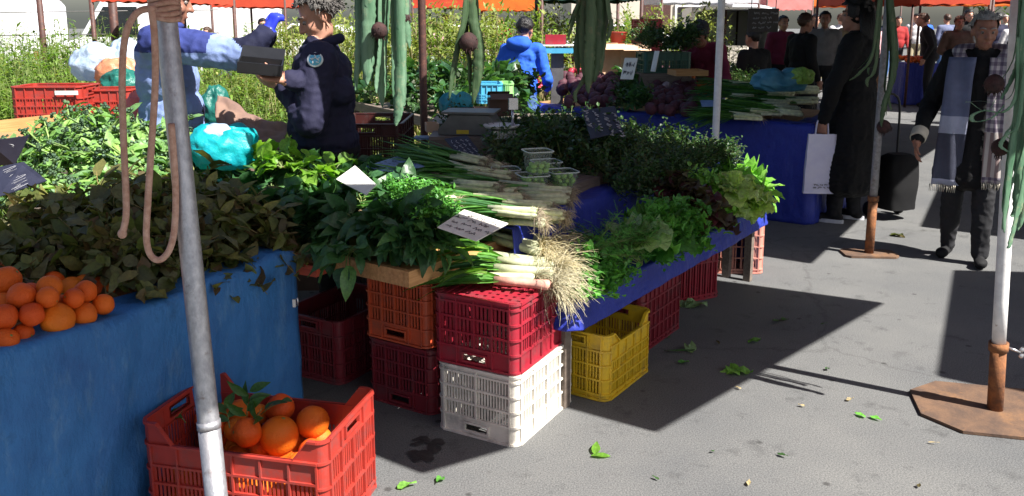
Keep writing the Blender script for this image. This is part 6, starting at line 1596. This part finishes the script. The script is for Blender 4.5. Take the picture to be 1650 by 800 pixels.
for i in range(8):
    px, py = U_(1032, 1062), U_(104, 120); inst(R.choice(pr_spl), 'lime_salad', at(px, py+6, .98), (U_(-.4, .4), U_(-.6, .1), U_(0, 6)), U_(.7, 1.), 'bright lime salad in front of the dark green crate heap', 'salad', 'lime salads by the narrow white card')
cm = []
for i in range(2):
    b = MB(); b.lathe([(.002, .16), (.012, .13), (.019, .03), (.02, .005), (.012, -.004), (.003, -.006)], 9)
    for k in range(3): b.tube([(0, 0, -.004), (U_(-.02, .02), U_(-.02, .02), -.06)], [.003, .001], 4, 1, False)
    cm.append(b.mesh('carrot', [M['carrot'], M['stem']]))
spread('carrot', cm, 34, 1108, 1132, 122, 170, .83, 1.0, 'orange carrot in the heap against the pale pole', 'carrot', 'carrots by the pale pole', (1., 1.4))
for i in range(34):
    px, py = U_(1175, 1300), U_(136, 196); sonion('x', px+22, py, .83+.0028*(190-py), U_(-.25, .1), 8, .62, .011, .02, U_(-.05, .1), 3)['label'] = 'dark leek bunch on the right half of the far stall'
for o in [o for o in COL.objects if o.get('label') == 'dark leek bunch on the right half of the far stall']: o['group'] = 'leek bunches on the far stall'
for i in range(14):
    px, py = U_(1165, 1235), U_(110, 138); inst(R.choice(pr_hb), 'purple_greens', at(px, py+6, .95), (U_(-.4, .4), U_(-.6, .1), U_(0, 6)), U_(.9, 1.2), 'near black greens behind the far leeks', 'greens', 'near black greens on the far stall')
b = MB()
for k in range(26): q = dirv(U_(0, 6.28), U_(.0, 1.5)); b.ball(q*.05, U_(.018, .026), 8, 6)
obj1(b, 'cauliflower', ['leek_white'], at(1192, 118, 1.0), (0, 0, 0), 1., 'small creamy cauliflower on top of the far stall', 'cauliflower')
carton('flat open orange wood tray behind the far beetroots', 1108, 117, 8.2, .3, .3, .05, 'wood_orange', .1, False)
for q, (px, py, w_, h_, l) in enumerate(((978, 100, .34, .3, 'pale peach carton at left behind the far stall'), (1018, 100, .3, .28, 'pale peach carton at right below the red crates'))):
    carton(l, px, py, 9.6, w_, .35, h_, 'card_pale', .15-.1*q)
    c = atd(px, py, 9.6); b = MB(); b.box((0, 0, (c.z-h_/2)/2), (w_, .5, c.z-h_/2-.01)); tag(b.build('wooden_stand', M['wood'], None, (c.x, c.y, 0)), 'wooden stand under the '+l.split(' behind')[0].split(' below')[0], 'stand')
for q, (py, l) in enumerate(((72, 'bottom red crate of the far stack by the cartons'), (45, 'top red crate of the far stack by the cartons'))):
    c = atd(1042, py, 10.4); crate(l, V3((c.x, c.y, c.z-.1)), .2, .26, .36, .2, m='cr_red', rows=3, cl=3, cs=3)
c = atd(1042, 72, 10.4); b = MB(); b.box((0, 0, (c.z-.1)/2), (.3, .4, c.z-.104)); tag(b.build('wooden_stand', M['wood'], None, (c.x, c.y, 0)), 'wooden stand below the two far red crates', 'stand')
c = atd(996, 66, 10.); t = thing('bucket', 'orange bucket on the peach cartons behind the far stall', 'bucket', V3((c.x, c.y, c.z-.07)))
b = MB(); b.lathe([(.0, .0), (.07, 0), (.1, .16), (.106, .165), (.1, .17), (.094, .155), (.066, .01), (0, .01)], 18, cap=False); b.build('pail', M['cr_orange'], t)
M['cr_dkgreen'] = plastic('dark_green_plastic', (.02, .1, .07))
gc = atd(1068, 100, 8.7); crate('dark green crate heaped with leaves behind the far beetroots', V3((gc.x, gc.y, gc.z-.1)), .1, .46, .36, .2, m='cr_dkgreen', rows=2)
b = MB(); b.box((0, 0, (gc.z-.1)/2), (.5, .4, gc.z-.104)); tag(b.build('wooden_stand', M['wood_dark'], None, (gc.x, gc.y, 0)), 'dark stand below the dark green leaf crate', 'stand')
for i in range(26):
    inst(R.choice(pr_hb+pr_hb2), 'leaf_bunch', gc+V3((U_(-.26, .26), U_(-.2, .2), .1+U_(0, .14))), (U_(-.4, .4), U_(-.7, .1), U_(0, 6)), U_(.9, 1.3), 'dark leaf bunch in the heaped dark green crate', 'greens', 'leaf bunches in the dark green crate')
# scale by the man in blue: red block over a blue tray
c = atd(898, 78, 8.6); t = thing('weighing_scale', 'blue topped scale with a red box on it beside the man in bright blue', 'scale', V3((c.x, c.y, c.z)))
b = MB(); b.box((0, 0, -.02), (.3, .26, .05)); b.build('housing', M['cr_blue'], t); b = MB(); b.box((0, 0, .03), (.32, .28, .012)); b.build('platform', M['white_plastic'], t); b = MB(); b.box((-.02, 0, .085), (.2, .16, .09)); b.build('red_box', M['cr_red'], t)
b = MB(); b.box((0, 0, -(c.z+.045)/2-.0), (.1, .1, c.z-.05)); b2 = b; b = MB(); b.box((0, 0, -.045-(c.z-.045)/2), (.12, .12, c.z-.047)); b.build('stand', M['grey_metal'], t)

# blue table with oranges far down the aisle
p = atd(1470, 160, 16.8); p.z = 0
t = thing('market_table', 'far table under bright blue cloth with oranges', 'table', p, 0)
b = MB(); b.box((0, 0, .765), (.62, .6, .03)); b.build('tabletop', M['wood'], t)
b = MB()
def tc(i, j):
    a = i*4; k = int(min(a, 3.999)); f = a-k; cs_ = [(-.33, -.32), (.33, -.32), (.33, .32), (-.33, .32), (-.33, -.32)]
    x = cs_[k][0]*(1-f)+cs_[k+1][0]*f; y = cs_[k][1]*(1-f)+cs_[k+1][1]*f; e = 1+.12*j+.03*j*math.sin(i*60)
    return (x*e, y*e, .785-.77*j)
b.grid(64, 8, tc); b.add([(-.33, -.32, .786), (.33, -.32, .786), (.33, .32, .786), (-.33, .32, .786)], [(0, 1, 2, 3)]); b.build('cloth', M['tarp_royal'], t)
for i in range(40): orange(p+V3((U_(-.26, .1), U_(-.28, .2), .82+U_(0, .07))), 1., 'orange heaped on the far blue table', 'oranges on the far blue table')
for i in range(40): 
    q = p+V3((-.95+U_(-.25, .25), .4+U_(-.2, .2), .86+U_(0, .22))); orange(q, 1.15, 'orange red fruit heaped left of the far blue table', 'fruits heaped by the grey leaning pole')
t = thing('market_table', 'plain far table with red fruit behind the grey leaning pole', 'table', p+V3((-.95, .4, 0)))
b = MB(); b.box((0, 0, .81), (.7, .6, .03)); b.build('tabletop', M['wood'], t)
for sx in (-1, 1):
    for sy in (-1, 1): b = MB(); b.box((sx*.3, sy*.25, .397), (.05, .05, .794)); b.build('leg', M['wood'], t)

# ------------------------------------------------------------------ weeds, brush, trees
def weed_plant(h, spread=.18, n=3, leaves=26, LW=(.09, .026), mats=(0, 1), dry=.0):
    b = MB()
    for s in range(n):
        az = U_(0, 6.28); d = V3((math.cos(az)*spread, math.sin(az)*spread, 1)).normalized(); pts = [V3((U_(-.05, .05), U_(-.05, .05), 0))]
        hh = h*U_(.7, 1.05)
        for k in range(5): d = (d+V3((U_(-.15, .15), U_(-.15, .15), .1))).normalized(); pts.append(pts[-1]+d*hh/5)
        b.tube(pts, [.007, .006, .005, .004, .003, .0015], 4, 1, False)
        for k in range(leaves):
            t_ = U_(.08, 1.); i = min(4, int(t_*5)); p = pts[i].lerp(pts[i+1], t_*5-i); a = k*2.4+U_(-.4, .4); f = 1.15-.6*t_
            b.leaf(p, dirv(a, U_(.1, .9)), UP, LW[0]*f*U_(.8, 1.5), LW[1]*f*U_(.8, 1.4), 'lance', .25, U_(.3, 1.5), 3, 0)
    return b
def grass_tuft(h, n=26):
    b = MB()
    for k in range(n): b.leaf((U_(-.09, .09), U_(-.09, .09), 0), dirv(U_(0, 6.28), U_(.9, 1.5)), UP+V3((U_(-1, 1), U_(-1, 1), 0)), h*U_(.5, 1.1), .013, 'blade', .2, U_(.2, 1.3), 4, 0)
    return b
def merge_into(b, me_mb, p, az, s):
    c_, s_ = math.cos(az)*s, math.sin(az)*s; o = len(b.v)
    b.v.extend([(p[0]+x*c_-y*s_, p[1]+x*s_+y*c_, p[2]+z*s) for x, y, z in me_mb.v])
    b.f.extend([tuple(i+o for i in f) for f in me_mb.f]); b.m.extend(me_mb.m); b.s.extend(me_mb.s)
WP = [weed_plant(U_(1.2, 1.45), .2, 3, 30, (.12, .036)) for _ in range(5)]; GP = [grass_tuft(U_(.8, 1.2), 30) for _ in range(5)]
b = MB()
for i in range(980):
    Y = U_(6.9, 12.5); px = U_(-60, 235) if i % 4 else U_(235, 560); X = (px-CX)/F*Y
    if px > 300 and Y < 8.2: continue
    merge_into(b, R.choice(GP if i % 3 == 0 else WP), (X, Y, 0), U_(0, 6.28), U_(.7, 1.12)*(1.12 if Y > 9 else 1))
tag(b.build('tall_weeds', [M['weed'], M['weed_stem']]), 'tall sunlit weeds and grass growing behind the stalls at left', 'weeds', kind='stuff')
for i, (px, Y, h, l) in enumerate(((112, 8.0, 1.55, 'tallest leafy weed rising above the left weeds'), (28, 8.4, 1.42, 'branching weed at the far left against the pale sky'), (66, 8.8, 1.5, 'bushy topped weed before the left fence post'), (178, 8.6, 1.45, 'leafy weed beside the fence post near the rope'), (145, 9., 1.4, 'thin weed between the two dark fence posts'))):
    weed = weed_plant(h, .28, 5, 40, (.12, .035)); o = obj1(weed, 'tall_weed', ['weed', 'weed_stem'], V3(((px-CX)/F*Y, Y, 0)), (0, 0, 0), 1., l, 'weed')
def bush_mesh(rx, rz_, n=1300, L=.075):
    b = MB()
    for k in range(14): d = dirv(U_(0, 6.28), U_(.5, 1.5)); b.tube([(0, 0, 0), d*.3*rz_+V3((0, 0, .1)), V3((d.x*rx*.8, d.y*rx*.8, d.z*rz_*1.1))], [.015, .01, .003], 4, 1, False)
    for k in range(n):
        q = dirv(U_(0, 6.28), U_(-.2, 1.55))*(U_(.35, 1.)**.5); w_ = 1+.35*noise.noise(q*3.3)
        p = V3((q.x*rx*w_, q.y*rx*w_, max(.03, q.z*rz_*w_+.1)))
        b.leaf(p, dirv(U_(0, 6.28), U_(-.2, 1.2)), UP, L*U_(.6, 1.5), L*.42*U_(.6, 1.3), 'lance', .2, U_(0, 1.), 2, 0)
    return b
BU = [bush_mesh(.62, 1.3).mesh('bush', [M['weed_yellow'], M['weed_dry']]) for _ in range(4)]; BU += [bush_mesh(.6, 1.25).mesh('bush', [M['weed'], M['weed_dry']]) for _ in range(2)]
k = 0
for row, Y in enumerate((10.6, 12., 13.8, 16.)):
    for px in range(470, 1130, 54):
        if row == 0 and not (540 < px < 900): continue
        x = px+U_(-20, 20); o = inst(BU[k % 6], 'bush', V3(((x-CX)/F*Y, Y+U_(-.4, .4), 0)), (0, 0, U_(0, 6)), U_(1.02, 1.22), 'yellow green sunlit bush in the brush behind the middle stall', 'bush', 'bushes behind the stalls'); k += 1
for px, Y in ((375, 11.), (420, 12.), (345, 13.), (455, 10.5), (400, 9.6), (432, 9.0)):
    inst(BU[k % 6], 'bush', V3(((px-CX)/F*Y, Y, 0)), (0, 0, U_(0, 6)), .72, 'low yellow green bush seen between the two vendors', 'bush', 'low bushes between the vendors'); k += 1

# fence posts and wires at left
for px, r_, l in ((66, .035, 'thin dark fence post at left above the weeds'), (183, .05, 'thicker dark post under the red valance at left')):
    p = atd(px, 30, 10.5); b = MB(); b.tube([(0, 0, 0), (0, 0, 2.3)], r_, 10); o = b.build('fence_post', M['pole_brown'], None, (p.x, p.y, 0)); tag(o, l, 'post')
for i, zz in enumerate((1.15, 1.45, 1.72)):
    b = MB(); b.tube([(-9.5, 10.5, zz), (-6, 10.5, zz-.03), (-3.5, 10.55, zz)], .006, 5); o = b.build('fence_wire', M['grey_metal']); tag(o, ['lowest', 'middle', 'top'][i]+' wire of the fence behind the left weeds', 'wire')

# ------------------------------------------------------------------ vehicles
M['car_white'] = mat('white_car_paint', (.78, .78, .8), .25, (.74, .74, .77), 3., spec=.6)
M['car_silver'] = mat('silver_car_paint', (.42, .43, .45), .28, (.38, .39, .41), 3., metal=.4)
M['car_glass'] = mat('car_glass', (.02, .025, .03), .08, spec=.8)
M['tyre'] = mat('tyre', (.015, .015, .016), .85)
M['van_dark'] = mat('van_lining', (.09, .085, .085), .8)
M['red_lamp'] = mat('red_lamp', (.45, .02, .02), .25)
def vehicle(label, loc, rz, L, Wd, prof, win, m, wheels, name='parked_car', cat='car'):
    t = thing(name, label, cat, loc, rz)
    b = MB(); b.prism(prof, -Wd/2, Wd/2, 1); o = b.build('body', M[m], t); md = o.modifiers.new('b', 'BEVEL'); md.width = .06; md.segments = 3
    for w_ in win:
        for s in (-1, 1): b = MB(); b.prism(w_, s*(Wd/2+.004)-.006, s*(Wd/2+.004)+.006, 1); b.build('window', M['car_glass'], t)
    for x in wheels:
        for s in (-1, 1):
            b = MB(); b.lathe([(.1, -.09), (.3, -.1), (.325, -.06), (.325, .06), (.3, .1), (.1, .09)], 22, M=Matrix.Translation((x, s*(Wd/2-.09), .325)) @ Matrix.Rotation(PI/2, 4, 'X')); w = b.build('wheel', M['tyre'], t)
            b = MB(); b.lathe([(0, -.1), (.19, -.105), (.2, -.095)], 16, M=Matrix.Translation((x, s*(Wd/2-.09)+(.01 if s < 0 else -.01), .325)) @ Matrix.Rotation(PI/2 if s > 0 else -PI/2, 4, 'X')); b.build('rim', M['silver'], w)
    for s in (-1, 1):
        b = MB(); b.box((prof[0][0]+.02, s*(Wd/2-.25), .72), (.06, .28, .14)); b.build('headlight', M['white_plastic'], t)
        b = MB(); b.box((L/2-.02, s*(Wd/2-.2), .8), (.06, .2, .2)); b.build('tail_lamp', M['red_lamp'], t)
    return t
CAR = [(-2.1, .3), (2.1, .3), (2.12, .75), (2.0, 1.0), (1.5, 1.1), (1.1, 1.42), (-.35, 1.47), (-1.0, 1.05), (-1.9, .92), (-2.12, .7)]
CW = [[(-.85, 1.03), (-.3, 1.4), (.2, 1.42), (.2, 1.03)], [(.27, 1.03), (.27, 1.42), (.95, 1.38), (1.3, 1.06)]]
VAN = [(-2.4, .32), (2.4, .32), (2.42, 1.9), (2.3, 2.05), (-1.2, 2.05), (-1.75, 1.2), (-2.3, 1.0), (-2.42, .7)]
VW = [[(-1.6, 1.22), (-1.15, 1.88), (-.4, 1.88), (-.4, 1.22)]]
vehicle('white delivery van parked beyond the weeds at far left', (-13.2, 20.5, 0), .05, 4.8, 1.9, VAN, VW, 'car_white', (-1.5, 1.5), 'parked_van', 'van')
vehicle('second white van parked beyond the thicker fence post', (-8.1, 21., 0), .02, 4.8, 1.9, VAN, VW, 'car_white', (-1.5, 1.5), 'parked_van', 'van')
vehicle('white car parked beyond the brush behind the squill bulb', (-1.5, 24., 0), .1, 4.2, 1.75, CAR, CW, 'car_white', (-1.35, 1.3))
vehicle('silver white car parked beyond the man in bright blue', (2.9, 25., 0), -.05, 4.2, 1.75, CAR, CW, 'car_white', (-1.35, 1.3))
vehicle('white car parked beyond the two vendors', (-6.2, 27., 0), .0, 4.2, 1.75, CAR, CW, 'car_white', (-1.35, 1.3))
# van with its rear open, seen from behind
c = V3((4.75, 19., 0)); t = thing('open_van', 'silver van with its rear open and a crate inside', 'van', c, rad(-8))
b = MB(); Wv, Hv, Lv = 1.75, 2.0, 4.2
for cc, ss in (((0, Lv/2, .55), (Wv, Lv, .1)), ((-Wv/2+.03, Lv/2, 1.2), (.06, Lv, 1.2)), ((Wv/2-.03, Lv/2, 1.2), (.06, Lv, 1.2)), ((0, Lv/2, 1.83), (Wv, Lv, .06)), ((0, Lv-.03, 1.2), (Wv-.13, .06, 1.2))): b.box(cc, ss)
b.build('body', M['car_silver'], t)
b = MB(); b.box((0, Lv/2, .605), (Wv-.14, Lv-.08, .008)); b.build('load_floor', M['van_dark'], t)
b = MB(); b.tube(smooth([V3((-Wv/2, -.01, .5)), V3((-Wv/2, -.01, 1.4)), V3((-Wv/2+.12, -.01, 1.8)), V3((0, -.01, 1.87)), V3((Wv/2-.12, -.01, 1.8)), V3((Wv/2, -.01, 1.4)), V3((Wv/2, -.01, .5))]), .05, 8); b.build('door_frame', M['car_white'], t)
b = MB(); b.box((0, -.05, .52), (Wv+.05, .16, .16)); b.build('bumper', M['white_plastic'], t)
for s in (-1, 1):
    b = MB(); b.box((s*(Wv/2-.02), -.03, .95), (.09, .05, .3)); b.build('tail_lamp', M['red_lamp'], t)
    b = MB(); b.lathe([(.1, -.09), (.3, -.1), (.325, -.06), (.325, .06), (.3, .1), (.1, .09)], 22, M=Matrix.Translation((s*(Wv/2-.12), .8, .325)) @ Matrix.Rotation(PI/2, 4, 'Y')); b.build('wheel', M['tyre'], t)
crate('pale grid crate inside the open van', c+V3((.15, .25, .612)), rad(-8), .5, .4, .42, m='cr_white', rows=4, cl=5, cs=4)
crate('small pale crate left in the open van', c+V3((-.5, .3, .612)), rad(-8), .24, .3, .22, m='cr_white', rows=3, cl=3, cs=3)

# ------------------------------------------------------------------ far awnings, house, trees
def far_awn(label, x0, x1, Y, z, m, dp=2.6, val=.22, poles=True, peak=.5, yaw=0.):
    X0, X1 = (x0-CX)/F*Y, (x1-CX)/F*Y
    t, c_ = awning(label, [V3((X0, Y, 0)), V3((X1, Y, 0)), V3((X1, Y+dp, 0)), V3((X0, Y+dp, 0))], z, m, valance=val, peak=peak)
    for xx in (X0, X1):
        for yy in (Y+.02, Y+dp): b = MB(); b.tube([(xx-c_.x, yy-c_.y, -z), (xx-c_.x, yy-c_.y, 0)], .025, 8); b.build('pole', M['pole_brown'], t)
far_awn('dark red awning edge above the left vendor', 160, 262, 9.2, 1.98, M['canvas_red'], val=.2, peak=.2)
far_awn('small red awning beyond the two vendors', 350, 466, 17., 2.02, M['canvas_red'], val=.2)
far_awn('red awning beyond the brush right of the brown pole', 668, 752, 19., 2.05, M['canvas_red'], val=.22)
far_awn('orange awning beyond the man in bright blue', 770, 868, 17.5, 2.06, M['canvas_orange'], val=.3)
far_awn('green awning with a teal corner behind the olive squill leaves', 872, 1030, 11.5, 2.06, M['canvas_green'], val=.22)
far_awn('white awning over the open van', 1062, 1215, 17., 2.1, M['canvas_white'], val=.2)
far_awn('pink orange awning behind the dark coated shopper', 1228, 1300, 20., 2.1, M['canvas_pink'], val=.3)
far_awn('orange red awning behind the woman in black', 1290, 1420, 22., 2.15, M['canvas_orange'], val=.25)
far_awn('large red awning over the crowd at right', 1400, 1580, 13.5, 2.12, M['canvas_red'], val=.3)
far_awn('dark red awning at the right edge over the crowd', 1585, 1760, 14.5, 2.1, M['canvas_red'], val=.22)
far_awn('second orange awning deep in the aisle at right', 1440, 1660, 27., 2.3, M['canvas_orange'], val=.3)
def tree(label, x, y, h, r_, seed):
    R.seed(seed); t = thing('tree', label, 'tree', (x, y, 0)); b = MB(); b.tube([(0, 0, 0), (.1, 0, h*.35), (.0, .1, h*.7)], [.2, .15, .06], 8)
    for k in range(7): d = dirv(U_(0, 6.28), U_(.3, 1.)); b.tube([(.05, 0, h*(.3+.05*k)), V3((.05, 0, h*(.3+.05*k)))+d*r_*.8], [.07, .02], 5)
    b.build('trunk', M['bark'], t); b = MB(); cs_ = [V3((U_(-.7, .7)*r_, U_(-.7, .7)*r_, h*U_(.45, .95))) for _ in range(16)]
    for k in range(2600):
        q = R.choice(cs_)+dirv(U_(0, 6.28), U_(-1.4, 1.5))*r_*.5*U_(.3, 1)**.5; b.leaf(q, dirv(U_(0, 6.28), U_(-.6, .9)), UP, U_(.2, .42), U_(.1, .22), 'ovate', .2, .5, 2, 0)
    b.build('crown', M['tree'], t)
for i, (x, y, h, r_) in enumerate(((-1, 44, 7, 3.2), (5, 48, 8, 3.6), (11, 46, 7, 3.2), (17, 50, 8.5, 3.8), (24, 47, 7.5, 3.4), (-8, 50, 7, 3.2), (31, 52, 8, 3.5))):
    tree(['leftmost of the far trees behind the white van roofs', 'far tree behind the orange awning', 'far tree behind the open van', 'far tree behind the dark coated shopper', 'far tree beyond the crowd', 'far tree behind the small red awning', 'rightmost far tree behind the crowd'][i], x, y, h, r_, 40+i)
R.seed(5)
# pale house with brown door and blue window beyond the brush
hx = atd(1075, 30, 30.); t = thing('house', 'pale house with a dark window and a brown door behind the red crates', 'house', (hx.x, 30, 0))
M['plaster'] = mat('plaster', (.55, .5, .43), .9, (.47, .43, .37), 2., .2, 30.)
b = MB(); b.box((0, 2.5, 1.6), (6.5, 5, 3.2)); b.build('wall', M['plaster'], t); b = MB(); b.prism([(-3.6, 3.2), (3.6, 3.2), (0, 4.6)], -.3, 5.3, 1); b.build('roof', M['cr_brick'], t)
b = MB(); b.box((-.35, -.02, 1.05), (.9, .08, 2.1)); b.build('door', M['pole_brown'], t); b = MB(); b.box((.9, -.02, 1.5), (1.3, .08, 1.2)); w = b.build('window_frame', M['white_plastic'], t); b = MB(); b.box((.9, -.07, 1.5), (1.1, .03, 1.), 0); b.build('pane', M['car_glass'], w)
# extra small far things: hanging orange feather tufts and pale buckets at the weeds

# faded print on the cream crate's long side
b = MB(); scribble(b, (0, .172, .2), (-1, 0, 0), (0, 0, -1), .26, .035, 1, .0022, 31, 20); b.build('printing', M['print_red'], wcr)
b = MB()
for x, z, r_ in ((-.03, .13, .018), (-.012, .15, .02), (-.04, .155, .016), (-.02, .11, .01)): b.lathe([(0, 0), (r_, 0), (r_, .002), (0, .002)], 12, 0, M=Matrix.Translation((x, .171, z)) @ Matrix.Rotation(-PI/2, 4, 'X'), cap=False)
b.build('fruit_print', M['print_gold'], wcr)
